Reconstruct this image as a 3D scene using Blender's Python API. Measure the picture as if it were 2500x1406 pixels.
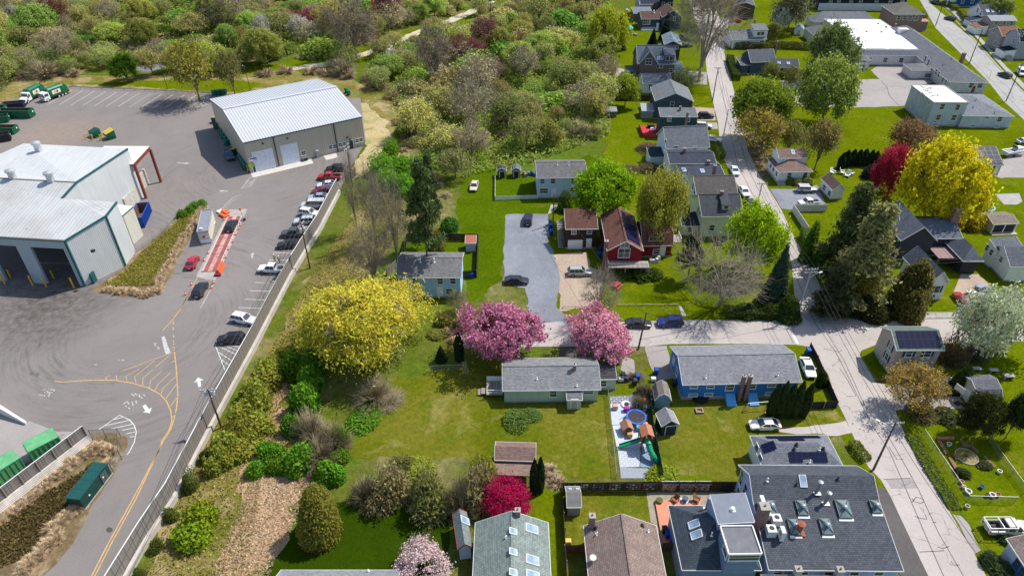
import bpy,math,random
import numpy as np
from mathutils import Vector,Matrix
for o in list(bpy.data.objects):bpy.data.objects.remove(o)
SC=bpy.context.scene
COL=SC.collection
R=math.radians
# ---------------------------------------------------------------- camera, sky, sun, exposure
cd=bpy.data.cameras.new('camera');cam=bpy.data.objects.new('camera',cd);COL.objects.link(cam)
cam.location=(0,0,78);cam.rotation_euler=(R(90-36),0,0)
cd.sensor_width=36;cd.lens=24.0;cd.clip_start=1;cd.clip_end=3000
SC.camera=cam
SUN_AZ,SUN_EL=31.0,54.0 # degrees: counter-clockwise from +X, above the horizon
W=bpy.data.worlds.new('World');SC.world=W;W.use_nodes=True
wt=W.node_tree;wt.nodes.clear()
sky=wt.nodes.new('ShaderNodeTexSky');sky.sky_type='NISHITA';sky.sun_disc=False
sky.sun_elevation=R(SUN_EL);sky.sun_rotation=R(90-SUN_AZ);sky.air_density=1.0;sky.dust_density=1.0
bg=wt.nodes.new('ShaderNodeBackground');bg.inputs[1].default_value=0.15
wo=wt.nodes.new('ShaderNodeOutputWorld');wt.links.new(sky.outputs[0],bg.inputs[0]);wt.links.new(bg.outputs[0],wo.inputs[0])
sl=bpy.data.lights.new('sun','SUN');sun=bpy.data.objects.new('sun',sl);COL.objects.link(sun)
sl.energy=4.4;sl.angle=R(0.53);sl.color=(1.0,0.955,0.88)
sd=Vector((math.cos(R(SUN_EL))*math.cos(R(SUN_AZ)),math.cos(R(SUN_EL))*math.sin(R(SUN_AZ)),math.sin(R(SUN_EL))))
sun.rotation_euler=sd.to_track_quat('Z','Y').to_euler();sun.location=(80,80,150)
vs=SC.view_settings;vs.view_transform='Standard';vs.look='None';vs.gamma=1.0;vs.exposure=0.2
vs.use_curve_mapping=False
cy=SC.cycles;cy.max_bounces=5;cy.diffuse_bounces=2;cy.glossy_bounces=2;cy.transmission_bounces=3;cy.transparent_max_bounces=6
cy.use_denoising=True;cy.caustics_reflective=False;cy.caustics_refractive=False
# ---------------------------------------------------------------- materials
MATS={}
class NT:
 def __init__(s,name):
  s.m=bpy.data.materials.new(name);s.m.use_nodes=True;s.t=s.m.node_tree;s.t.nodes.clear()
  s.out=s.n('OutputMaterial')
 def n(s,typ,**kw):
  nd=s.t.nodes.new('ShaderNode'+typ)
  for k,v in kw.items():setattr(nd,k,v)
  return nd
 def set(s,nd,i,v):
  if isinstance(v,bpy.types.NodeSocket):s.t.links.new(v,nd.inputs[i])
  else:nd.inputs[i].default_value=v
 def math(s,op,a,b=0.0,c=None):
  nd=s.n('Math',operation=op);s.set(nd,0,a);s.set(nd,1,b)
  if c is not None:s.set(nd,2,c)
  return nd.outputs[0]
 def mix(s,f,a,b,bt='MIX'):
  nd=s.n('MixRGB',blend_type=bt);s.set(nd,0,f)
  for i,v in((1,a),(2,b)):s.set(nd,i,v if isinstance(v,bpy.types.NodeSocket)else tuple(v)[:3]+(1,))
  return nd.outputs[0]
 def noise(s,vec,scale,detail=3,rough=.55,dist=0):
  nd=s.n('TexNoise');s.set(nd,'Vector',vec);s.set(nd,'Scale',scale);s.set(nd,'Detail',detail);s.set(nd,'Roughness',rough);s.set(nd,'Distortion',dist)
  return nd.outputs[0]
 def ramp(s,f,a,b):
  nd=s.n('MapRange');s.set(nd,0,f);s.set(nd,1,a);s.set(nd,2,b);return nd.outputs[0]
 def pos(s):return s.n('NewGeometry').outputs['Position']
 def uv(s):
  nd=s.n('UVMap');nd.uv_map='uv';return nd.outputs[0]
 def obj(s):return s.n('TexCoord').outputs['Object']
 def ocol(s):return s.n('ObjectInfo').outputs['Color']
 def xyz(s,v):
  nd=s.n('SeparateXYZ');s.set(nd,0,v);return nd.outputs
 def vec(s,x,y,z=0.0):
  nd=s.n('CombineXYZ');s.set(nd,0,x);s.set(nd,1,y);s.set(nd,2,z);return nd.outputs[0]
 def bump(s,h,strength=.3,dist=.05):
  nd=s.n('Bump');s.set(nd,'Height',h);s.set(nd,'Strength',strength);s.set(nd,'Distance',dist);return nd.outputs[0]
 def pbr(s,col,rough=.8,metal=0,normal=None,spec=.3,coat=0):
  p=s.n('BsdfPrincipled')
  s.set(p,'Base Color',col if isinstance(col,bpy.types.NodeSocket)else tuple(col)[:3]+(1,))
  s.set(p,'Roughness',rough);s.set(p,'Metallic',metal);s.set(p,'Specular IOR Level',spec)
  if coat:s.set(p,'Coat Weight',coat);s.set(p,'Coat Roughness',.06)
  if normal is not None:s.set(p,'Normal',normal)
  s.t.links.new(p.outputs[0],s.out.inputs[0]);return p
def hexc(h):
 h=h.lstrip('#');c=[int(h[i:i+2],16)/255 for i in(0,2,4)]
 return tuple(((x+.055)/1.055)**2.4 if x>.04045 else x/12.92 for x in c)
def C_(c):return hexc(c)if isinstance(c,str)else c
def plain(col,rough=.75,metal=0,var=.12,sc=1.2,spec=.3,coat=0,bump=0,bsc=20):
 col=C_(col);key=('plain',col,rough,metal,var,sc,coat,bump)
 if key in MATS:return MATS[key]
 t=NT('paint')
 v=t.n('TexCoord').outputs['Object']
 f=t.noise(v,sc,5,.6)
 c=t.mix(t.ramp(f,.3,.7),[x*(1-var)for x in col],[min(1,x*(1+var))for x in col])
 nrm=t.bump(t.noise(v,bsc,3),bump)if bump else None
 t.pbr(c,rough,metal,nrm,spec,coat);MATS[key]=t.m;return t.m
def objcol(rough=.4,coat=0,metal=0,spec=.5):
 key=('objcol',rough,coat,metal)
 if key in MATS:return MATS[key]
 t=NT('body_paint');t.pbr(t.mix(t.ramp(t.noise(t.obj(),3,4),.2,.8),t.ocol(),t.mix(.03,t.ocol(),(.3,.28,.25))),rough,metal,None,spec,coat);MATS[key]=t.m;return t.m
def siding(col,period=.16,vert=False,var=.1,depth=.5):
 col=C_(col);key=('siding',col,period,vert)
 if key in MATS:return MATS[key]
 col=tuple(min(.8,a*1.75)for a in col);t=NT('siding');u=t.uv();x=t.xyz(u);v=x[0]if vert else x[1]
 fr=t.math('FRACT',t.math('DIVIDE',v,period))
 st=t.ramp(t.noise(t.vec(t.math('MULTIPLY',x[0],1.2),t.math('MULTIPLY',x[1],.35)),1.0,5,.65),.25,.75)
 c=t.mix(st,[a*(1-var*1.3)for a in col],[min(1,a*(1+var*.6))for a in col])
 row=t.n('TexWhiteNoise');row.noise_dimensions='1D';t.set(row,'W',t.math('FLOOR',t.math('DIVIDE',v,period)))
 c=t.mix(.10,c,t.mix(row.outputs[0],(.02,.02,.02),(1,1,1)),'OVERLAY')
 t.pbr(c,.65,0,t.bump(fr,depth,.04),.25);MATS[key]=t.m;return t.m
def shingle(col,row=.24,var=.2,streak=.12):
 col=C_(col);key=('shingle',col,row)
 if key in MATS:return MATS[key]
 t=NT('shingle');u=t.uv()
 b=t.n('TexBrick');t.set(b,'Vector',u);t.set(b,'Scale',1.0);t.set(b,'Mortar Size',.022);t.set(b,'Mortar Smooth',.3);t.set(b,'Brick Width',row*1.5);t.set(b,'Row Height',row)
 t.set(b,'Color1',tuple(a*(1-var)for a in col)+(1,));t.set(b,'Color2',tuple(min(1,a*(1+var))for a in col)+(1,));t.set(b,'Mortar',tuple(a*.42 for a in col)+(1,))
 x=t.xyz(u)
 st=t.noise(t.vec(t.math('MULTIPLY',x[0],1.1),t.math('MULTIPLY',x[1],.16)),1.0,4,.6)
 c=t.mix(t.ramp(st,.35,.72),b.outputs[0],t.mix(1,b.outputs[0],(1+streak,)*3,'MULTIPLY'))
 g=t.noise(u,.45,5,.6);c=t.mix(t.ramp(g,.3,.75),t.mix(1,c,(.78,.79,.8),'MULTIPLY'),c)
 sp=t.noise(u,9,2,.7);c=t.mix(t.math('MULTIPLY',t.ramp(sp,.55,.75),.2),c,[min(1,a*1.9)for a in col])
 t.pbr(c,.9,0,t.bump(b.outputs[1],-.35,.03),.15);MATS[key]=t.m;return t.m
def ribs(col,period=.6,var=.08,rough=.45,metal=0,dirt=0.0,line=.35):
 col=C_(col);key=('ribs',col,period,dirt)
 if key in MATS:return MATS[key]
 t=NT('ribbed_metal');u=t.uv();x=t.xyz(u)
 fr=t.math('FRACT',t.math('DIVIDE',x[0],period));rib=t.ramp(t.math('ABSOLUTE',t.math('SUBTRACT',fr,.5)),.36,.46)
 st=t.ramp(t.noise(t.vec(t.math('MULTIPLY',x[0],1.0),t.math('MULTIPLY',x[1],.12)),1.0,5,.6),.3,.75)
 c=t.mix(st,[a*(1-var)for a in col],[min(1,a*(1+var))for a in col])
 if dirt:
  d=t.ramp(t.noise(u,.12,6,.65),.45,.72);c=t.mix(t.math('MULTIPLY',d,dirt),c,(.30,.26,.21))
  d2=t.ramp(t.noise(u,.9,2,.5),.70,.74);c=t.mix(t.math('MULTIPLY',d2,dirt),c,(.12,.11,.10))
 c=t.mix(t.math('MULTIPLY',rib,line),c,[a*.45 for a in col])
 t.pbr(c,rough,metal,t.bump(rib,.7,.05),.4);MATS[key]=t.m;return t.m
def boards(col,period=.15,var=.35):
 col=C_(col);key=('boards',col,period)
 if key in MATS:return MATS[key]
 t=NT('board_wood');u=t.uv();x=t.xyz(u);q=t.math('DIVIDE',x[0],period)
 w=t.n('TexWhiteNoise');w.noise_dimensions='1D';t.set(w,'W',t.math('FLOOR',q))
 f=t.math('ADD',t.math('MULTIPLY',w.outputs[0],.6),t.math('MULTIPLY',t.noise(t.vec(t.math('MULTIPLY',x[0],9),t.math('MULTIPLY',x[1],.8)),1,5,.7),.5))
 c=t.mix(t.ramp(f,.2,.9),[a*(1-var)for a in col],[min(1,a*(1+var))for a in col])
 gap=t.ramp(t.math('ABSOLUTE',t.math('SUBTRACT',t.math('FRACT',q),.5)),.44,.5)
 t.pbr(t.mix(t.math('MULTIPLY',gap,.3),c,(.02,.02,.02)),.85,0,t.bump(gap,-.5,.03),.2);MATS[key]=t.m;return t.m
def brick(col=(.26,.09,.06),mort=(.42,.38,.34),bw=.22,bh=.075):
 col=C_(col);key=('brick',col,bw)
 if key in MATS:return MATS[key]
 t=NT('brick');u=t.uv();b=t.n('TexBrick');t.set(b,'Vector',u);t.set(b,'Scale',1);t.set(b,'Brick Width',bw);t.set(b,'Row Height',bh);t.set(b,'Mortar Size',.01)
 t.set(b,'Color1',tuple(a*.7 for a in col)+(1,));t.set(b,'Color2',tuple(a*1.3 for a in col)+(1,));t.set(b,'Mortar',tuple(mort)+(1,))
 g=t.ramp(t.noise(u,1.2,4),.3,.8);t.pbr(t.mix(t.math('MULTIPLY',g,.35),b.outputs[0],(.1,.06,.05)),.85,0,t.bump(b.outputs[1],-.4,.02),.2);MATS[key]=t.m;return t.m
def ground(key,cols,sc=.05,fine=1.8,patch=None,bumpv=.4,rough=.95,fvar=.45,detail=8):
 """world-space ground: cols = list of colours along a large noise, fine grain on top, optional (colour, scale, lo, hi, amount) patches"""
 if key in MATS:return MATS[key]
 cols=[C_(c)for c in cols];t=NT(key);p=t.pos()
 n1=t.noise(p,sc,detail,.62,.4);cr=t.n('ValToRGB');t.set(cr,0,n1)
 el=cr.color_ramp.elements;k=len(cols)
 for i,c in enumerate(cols):
  x=.28+.46*i/max(1,k-1)
  e=el[i]if i<2 else el.new(x)
  e.position=x;e.color=tuple(c)+(1,)
 c=cr.outputs[0]
 for(pc,ps,lo,hi,am)in(patch or[]):
  f=t.math('MULTIPLY',t.ramp(t.noise(p,ps,6,.65,.6),lo,hi),am);c=t.mix(f,c,C_(pc))
 g=t.noise(p,fine,5,.75);c=t.mix(1,c,t.mix(t.ramp(g,.25,.75),(1-fvar,)*3,(1+fvar,)*3),'MULTIPLY')
 g2=t.noise(p,fine*4.5,3,.7);c=t.mix(.6,c,t.mix(1,c,t.mix(t.ramp(g2,.3,.7),(.55,)*3,(1.45,)*3),'MULTIPLY'))
 h=t.math('ADD',g,t.math('MULTIPLY',g2,.6))
 t.pbr(c,rough,0,t.bump(h,bumpv,.25)if bumpv else None,.0);MATS[key]=t.m;return t.m
def asphalt(key,a,b,tracks=(),stains=(),cracks=0.0,fvar=.12,sc=.06,paths=()):
 """paved surface: tracks = (cx, cy, r0, r1, dark) circular tyre sweeps; stains = (x, y, radius, colour, amount)"""
 if key in MATS:return MATS[key]
 t=NT(key);p=t.pos();x=t.xyz(p)
 c=t.mix(t.ramp(t.noise(p,sc,7,.65,.5),.3,.72),C_(a),C_(b))
 c=t.mix(t.math('MULTIPLY',t.ramp(t.noise(p,sc*6,5,.7,1.0),.5,.8),.35),c,[v*.7 for v in C_(a)])
 for(cx,cy,r0,r1,dk)in tracks:
  dx=t.math('SUBTRACT',x[0],cx);dy=t.math('SUBTRACT',x[1],cy)
  r=t.math('SQRT',t.math('ADD',t.math('MULTIPLY',dx,dx),t.math('MULTIPLY',dy,dy)));an=t.math('ARCTAN2',dy,dx)
  st=t.noise(t.vec(t.math('MULTIPLY',r,.8),t.math('MULTIPLY',an,1.3),3.1),1.6,7,.75)
  band=t.math('MULTIPLY',t.ramp(r,r0,r0+3),t.ramp(r,r1,r1-6))
  wob=t.ramp(t.noise(p,.07,3),.35,.62)
  c=t.mix(t.math('MULTIPLY',t.math('MULTIPLY',t.math('MULTIPLY',t.ramp(st,.48,.72),band),wob),dk),c,(.045,.042,.04))
  c=t.mix(t.math('MULTIPLY',t.math('MULTIPLY',t.ramp(st,.45,.25),band),.25),c,[v*1.25 for v in C_(b)])
 for(sx,sy,sr,col,am)in stains:
  dx=t.math('SUBTRACT',x[0],sx);dy=t.math('SUBTRACT',x[1],sy)
  r=t.math('SQRT',t.math('ADD',t.math('MULTIPLY',dx,dx),t.math('MULTIPLY',dy,dy)))
  f=t.math('MULTIPLY',t.ramp(t.math('ADD',r,t.math('MULTIPLY',t.noise(p,.18,6,.7),sr*.8)),sr*1.25,sr*.55),am)
  f=t.math('MULTIPLY',f,t.ramp(t.noise(p,.8,5,.7),.3,.62));c=t.mix(f,c,C_(col))
 if cracks:
  v=t.n('TexVoronoi');v.feature='DISTANCE_TO_EDGE';t.set(v,'Scale',.14)
  w=t.n('VectorMath',operation='ADD');t.set(w,0,p);nz=t.n('TexNoise');t.set(nz,'Scale',.5);t.set(nz,'Vector',p);t.set(nz,'Detail',5)
  sc2=t.n('VectorMath',operation='SCALE');t.set(sc2,0,nz.outputs[1]);t.set(sc2,3,4.0);t.set(w,1,sc2.outputs[0]);t.set(v,'Vector',w.outputs[0])
  cr=t.math('MULTIPLY',t.ramp(v.outputs[0],.012,.003),t.ramp(t.noise(p,.1,2),.42,.55));c=t.mix(t.math('MULTIPLY',cr,cracks),c,[q*.3 for q in C_(a)])
 g=t.noise(p,5,4,.8);c=t.mix(1,c,t.mix(t.ramp(g,.3,.7),(1-fvar,)*3,(1+fvar,)*3),'MULTIPLY')
 t.pbr(c,.9,0,t.bump(g,.15,.05),.2);MATS[key]=t.m;return t.m
def leafmat(kind='leaf',trans=.48,spread=.4,hue=.05):
 key=('leaf',kind)
 if key in MATS:return MATS[key]
 t=NT(kind);g=t.n('NewGeometry');rnd=g.outputs['Random Per Island'];oc=t.ocol()
 hs=t.n('HueSaturation');t.set(hs,'Color',oc)
 t.set(hs,'Hue',t.math('ADD',.5-hue/2,t.math('MULTIPLY',rnd,hue)))
 r2=t.math('FRACT',t.math('MULTIPLY',rnd,17.31));t.set(hs,'Value',t.math('ADD',1-spread,t.math('MULTIPLY',r2,spread*2)))
 r3=t.n('ObjectInfo').outputs['Random'];hs2=t.n('HueSaturation');t.set(hs2,'Color',hs.outputs[0]);t.set(hs2,'Hue',t.math('ADD',.485,t.math('MULTIPLY',r3,.03)));t.set(hs2,'Value',t.math('ADD',.85,t.math('MULTIPLY',r3,.3)))
 d=t.n('BsdfDiffuse');t.set(d,0,hs2.outputs[0]);tr=t.n('BsdfTranslucent');t.set(tr,0,hs2.outputs[0])
 mx=t.n('MixShader');t.set(mx,0,trans);t.t.links.new(d.outputs[0],mx.inputs[1]);t.t.links.new(tr.outputs[0],mx.inputs[2]);t.t.links.new(mx.outputs[0],t.out.inputs[0])
 MATS[key]=t.m;return t.m
def glass(tint=(.03,.035,.04),rough=.06):
 key=('glass',tint,rough)
 if key in MATS:return MATS[key]
 t=NT('glass');t.pbr(t.mix(t.ramp(t.noise(t.obj(),.9,3),.3,.7),tint,[a*2.2 for a in tint]),rough,0,None,.9);MATS[key]=t.m;return t.m
def chain():
 if 'chain' in MATS:return MATS['chain']
 t=NT('chain_link');tr=t.n('BsdfTransparent');d=t.n('BsdfDiffuse');t.set(d,0,(.28,.29,.29,1));mx=t.n('MixShader')
 x=t.xyz(t.uv());a=t.math('FRACT',t.math('MULTIPLY',t.math('ADD',x[0],x[1]),12));b=t.math('FRACT',t.math('MULTIPLY',t.math('SUBTRACT',x[0],x[1]),12))
 f=t.math('MAXIMUM',t.math('LESS_THAN',a,.12),t.math('LESS_THAN',b,.12));t.set(mx,0,f)
 t.t.links.new(tr.outputs[0],mx.inputs[1]);t.t.links.new(d.outputs[0],mx.inputs[2]);t.t.links.new(mx.outputs[0],t.out.inputs[0]);MATS['chain']=t.m;return t.m
def solar():
 if 'solar' in MATS:return MATS['solar']
 t=NT('solar_cell');x=t.xyz(t.uv())
 a=t.math('LESS_THAN',t.math('ABSOLUTE',t.math('SUBTRACT',t.math('FRACT',t.math('MULTIPLY',x[0],6)),.5)),.46);b=t.math('LESS_THAN',t.math('ABSOLUTE',t.math('SUBTRACT',t.math('FRACT',t.math('MULTIPLY',x[1],6)),.5)),.46)
 t.pbr(t.mix(t.math('MULTIPLY',a,b),(.022,.026,.05),(.006,.010,.045)),.45,0,None,.08);MATS['solar']=t.m;return t.m
# ---------------------------------------------------------------- mesh building
class MB:
 def __init__(s):s.v=[];s.f=[];s.mi=[]
 def add(s,vs,fs,mi=0):
  b=len(s.v);s.v+=[tuple(p)for p in vs];s.f+=[[i+b for i in f]for f in fs];s.mi+=[mi]*len(fs);return s
 def box(s,x0,y0,z0,x1,y1,z1,mi=0):
  return s.add([(x0,y0,z0),(x1,y0,z0),(x1,y1,z0),(x0,y1,z0),(x0,y0,z1),(x1,y0,z1),(x1,y1,z1),(x0,y1,z1)],
                     [(0,3,2,1),(4,5,6,7),(0,1,5,4),(1,2,6,5),(2,3,7,6),(3,0,4,7)],mi)
 def hexa(s,b,t,mi=0):return s.add(list(b)+list(t),[(0,3,2,1),(4,5,6,7),(0,1,5,4),(1,2,6,5),(2,3,7,6),(3,0,4,7)],mi)
 def prism(s,pts,z0,z1,mi=0):
  n=len(pts);return s.add([(p[0],p[1],z0)for p in pts]+[(p[0],p[1],z1)for p in pts],
                                   [list(range(n))[::-1],list(range(n,2*n))]+[(i,(i+1)%n,n+(i+1)%n,n+i)for i in range(n)],mi)
 def poly(s,pts,mi=0):return s.add(pts,[list(range(len(pts)))],mi)
 def extr(s,prof,a,b,axis='x',mi=0):
  """closed profile in the plane across `axis`, from a to b"""
  n=len(prof);f=(lambda t,p:(t,p[0],p[1]))if axis=='x' else(lambda t,p:(p[0],t,p[1]))
  return s.add([f(a,p)for p in prof]+[f(b,p)for p in prof],[list(range(n)),list(range(n,2*n))[::-1]]+[(i,n+i,n+(i+1)%n,(i+1)%n)for i in range(n)],mi)
 def tube(s,p,q,r0,r1=None,n=8,mi=0,caps=True):
  p,q=Vector(p),Vector(q);r1=r0 if r1 is None else r1;d=(q-p).normalized()
  u=d.cross(Vector((0,0,1))if abs(d.z)<.9 else Vector((1,0,0))).normalized();w=d.cross(u)
  an=[2*math.pi*i/n for i in range(n)]
  vs=[p+(u*math.cos(a)+w*math.sin(a))*r0 for a in an]+[q+(u*math.cos(a)+w*math.sin(a))*r1 for a in an]
  fs=[(i,(i+1)%n,n+(i+1)%n,n+i)for i in range(n)]
  if caps:fs+=[list(range(n))[::-1],list(range(n,2*n))]
  return s.add(vs,fs,mi)
 def lathe(s,prof,n=12,c=(0,0,0),mi=0):
  k=len(prof);vs=[(c[0]+r*math.cos(2*math.pi*i/n),c[1]+r*math.sin(2*math.pi*i/n),c[2]+z)for(r,z)in prof for i in range(n)]
  fs=[(j*n+i,j*n+(i+1)%n,(j+1)*n+(i+1)%n,(j+1)*n+i)for j in range(k-1)for i in range(n)]
  if k>3 and prof[0][0]>.15 and abs(prof[0][0]-prof[-1][0])<.12*prof[0][0]:fs+=[((k-1)*n+i,(k-1)*n+(i+1)%n,(i+1)%n,i)for i in range(n)]
  else:fs+=[list(range(n))[::-1],[(k-1)*n+i for i in range(n)]]
  return s.add(vs,fs,mi)
 def beam(s,p,q,w,h,mi=0):
  """box beam from p to q, w wide (horizontal), h deep (hangs centred)"""
  p,q=Vector(p),Vector(q);d=(q-p).normalized();u=d.cross(Vector((0,0,1)))
  u=Vector((1,0,0))if u.length<1e-4 else u.normalized();n=u.cross(d)
  f=lambda c:[c-u*w/2-n*h/2,c+u*w/2-n*h/2,c+u*w/2+n*h/2,c-u*w/2+n*h/2]
  a,b=f(p),f(q);return s.add(a+b,[(0,1,2,3),(7,6,5,4),(0,4,5,1),(1,5,6,2),(2,6,7,3),(3,7,4,0)],mi)
 def mesh(s,name,mats,smooth=False):
  return mk_mesh(name,s.v,s.f,mats,s.mi,smooth)
def mk_mesh(name,verts,faces,mats,mi=None,smooth=False,uv=True):
 me=bpy.data.meshes.new(name);me.from_pydata([tuple(v)for v in verts],[],[tuple(f)for f in faces])
 mats=mats if isinstance(mats,(list,tuple))else[mats]
 for m in mats:me.materials.append(m)
 if mi is not None and len(mats)>1:me.polygons.foreach_set('material_index',mi)
 if uv:
  ul=me.uv_layers.new(name='uv');n=len(me.loops)
  co=np.empty(len(me.vertices)*3,'f');me.vertices.foreach_get('co',co);co=co.reshape(-1,3)
  li=np.empty(n,'i');me.loops.foreach_get('vertex_index',li)
  pn=np.empty(len(me.polygons)*3,'f');me.polygons.foreach_get('normal',pn);pn=pn.reshape(-1,3)
  lt=np.empty(len(me.polygons),'i');me.polygons.foreach_get('loop_total',lt)
  nn=np.repeat(pn,lt,axis=0);p=co[li]
  flat=np.abs(nn[:,2])>.9995
  u=np.stack([-nn[:,1],nn[:,0],np.zeros(n)],1);ln=np.linalg.norm(u,axis=1,keepdims=True);u=np.where(flat[:,None],np.array([[1.,0,0]]),u/np.maximum(ln,1e-6))
  v=np.where(flat[:,None],np.array([[0.,1,0]]),np.cross(nn,u))
  ul.data.foreach_set('uv',np.stack([(p*u).sum(1),(p*v).sum(1)],1).astype('f').ravel())
 if smooth:me.polygons.foreach_set('use_smooth',[True]*len(me.polygons))
 me.update();return me
def fast_mesh(name,V,nper,mat):
 """V: (count*nper, 3) array, each run of nper vertices is a separate face"""
 me=bpy.data.meshes.new(name);nv=len(V);nf=nv//nper
 me.vertices.add(nv);me.vertices.foreach_set('co',np.asarray(V,'f').ravel())
 me.loops.add(nv);me.loops.foreach_set('vertex_index',np.arange(nv,dtype='i'))
 me.polygons.add(nf);me.polygons.foreach_set('loop_start',np.arange(nf,dtype='i')*nper)
 me.materials.append(mat);me.update(calc_edges=True);return me
def obj(name,me,parent=None,loc=(0,0,0),rot=(0,0,0),scale=None,mat=None):
 if isinstance(me,MB):me=me.mesh(name,mat)
 o=bpy.data.objects.new(name,me);COL.objects.link(o)
 if parent is not None:o.parent=parent
 o.location=loc;o.rotation_euler=rot
 if scale is not None:o.scale=scale if isinstance(scale,(tuple,list))else(scale,)*3
 return o
def tag(o,label=None,cat=None,group=None,kind=None):
 if label:o['label']=label
 if cat:o['category']=cat
 if group:o['group']=group
 if kind:o['kind']=kind
 return o
def thing(name,label,cat,loc=(0,0,0),rz=0.0,group=None):
 o=obj(name,None,None,(loc[0],loc[1],loc[2]if len(loc)>2 else 0),(0,0,rz));o.empty_display_size=.5
 return tag(o,label,cat,group)
MC={}
def cached(key,fn):
 if key not in MC:MC[key]=fn()
 return MC[key]
# ---------------------------------------------------------------- common materials
WHITE=plain('#e9e9e6',.55,var=.06);TRIM=plain('#dcdcd8',.6,var=.08);BLACK=plain((.015,.015,.016),.6);RUBBER=plain((.02,.02,.02),.85,var=.2)
CONC=plain((.36,.34,.31),.9,var=.18,sc=.8,bump=.2);GALV=plain((.42,.43,.44),.4,.7,.12);WOODP=plain((.13,.085,.055),.85,var=.35,sc=2.5)
GLASS=glass();DGLASS=glass((.012,.014,.018),.05);YEL=plain((.75,.42,.03),.55,var=.15);ORANGE=plain((.80,.14,.04),.6,var=.12)
def wmat(c):return siding(c)
# ---------------------------------------------------------------- ground sheets and markings
def PT(p):return[tuple(float(v)for v in q.split())for q in p.split(',')]if isinstance(p,str)else p
def sheet(name,mat,pts,z,label=None,kind='structure',wob=0.0,seed=1,hole=None,parent=None):
 rnd=random.Random(seed);pts=PT(pts)
 if wob:
  q=[]
  for i,p in enumerate(pts):
   a=Vector(p[:2]);b=Vector(pts[(i+1)%len(pts)][:2]);L=(b-a).length;n=max(1,int(L/1.2));q.append(tuple(a))
   nn=Vector((-(b-a).y,(b-a).x)).normalized()if L>0 else Vector((0,0));off=0
   for k in range(1,n):
    off=off*.6+rnd.uniform(-wob,wob);q.append(tuple(a+(b-a)*k/n+nn*off))
  pts=q
 o=obj(name,mk_mesh(name,[(p[0],p[1],0)for p in pts],[list(range(len(pts)))],mat),parent,(0,0,z))
 if o.data.polygons[0].normal.z<0:o.data.flip_normals()
 if parent is None:tag(o,label,None,None,kind)
 return o
def ribbon(name,mat,pts,w,z,parent,w2=None):
 pts=PT(pts);vs=[];n=len(pts);pts=[Vector(p[:2])for p in pts]
 for i,p in enumerate(pts):
  d=(pts[min(i+1,n-1)]-pts[max(i-1,0)]).normalized();s=Vector((-d.y,d.x))*((w if w2 is None else w+(w2-w)*i/(n-1))/2)
  vs+=[(p+s).to_3d(),(p-s).to_3d()]
 me=mk_mesh(name,vs,[(2*i,2*i+1,2*i+3,2*i+2)for i in range(n-1)],mat)
 if me.polygons[0].normal.z<0:me.flip_normals()
 return obj(name,me,parent,(0,0,z))
def ribbons(name,mat,s,w,z,parent,**k):
 for q in s.split(';'):o=ribbon(name,mat,q,w,z,parent,**k)
 return o
# ---------------------------------------------------------------- houses
def roof_fn(kind,L,D,ze,zr,hip=.5):
 if isinstance(kind,list):return lambda x,y:float(np.interp(y,[p[0]for p in kind],[p[1]for p in kind]))
 def tri(t,T):return 1-abs(2*t/T-1)
 if kind=='x':return lambda x,y:ze+(zr-ze)*tri(y,D)
 if kind=='y':return lambda x,y:ze+(zr-ze)*tri(x,L)
 if kind=='flat':return lambda x,y:zr
 if kind=='shed':return lambda x,y:ze+(zr-ze)*y/D
 if kind=='shedx':return lambda x,y:ze+(zr-ze)*x/L
 if kind=='hip':
  m=min(L,D)/2;return lambda x,y:ze+(zr-ze)*max(0,min(x,L-x,y,D-y))/m
 def gam(t,T):
  q=min(t,T-t)/(T/2);return q/.35*.62 if q<.35 else .62+(q-.35)/.65*.38
 if kind=='gamx':return lambda x,y:ze+(zr-ze)*gam(y,D)
 if kind=='gamy':return lambda x,y:ze+(zr-ze)*gam(x,L)
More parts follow.
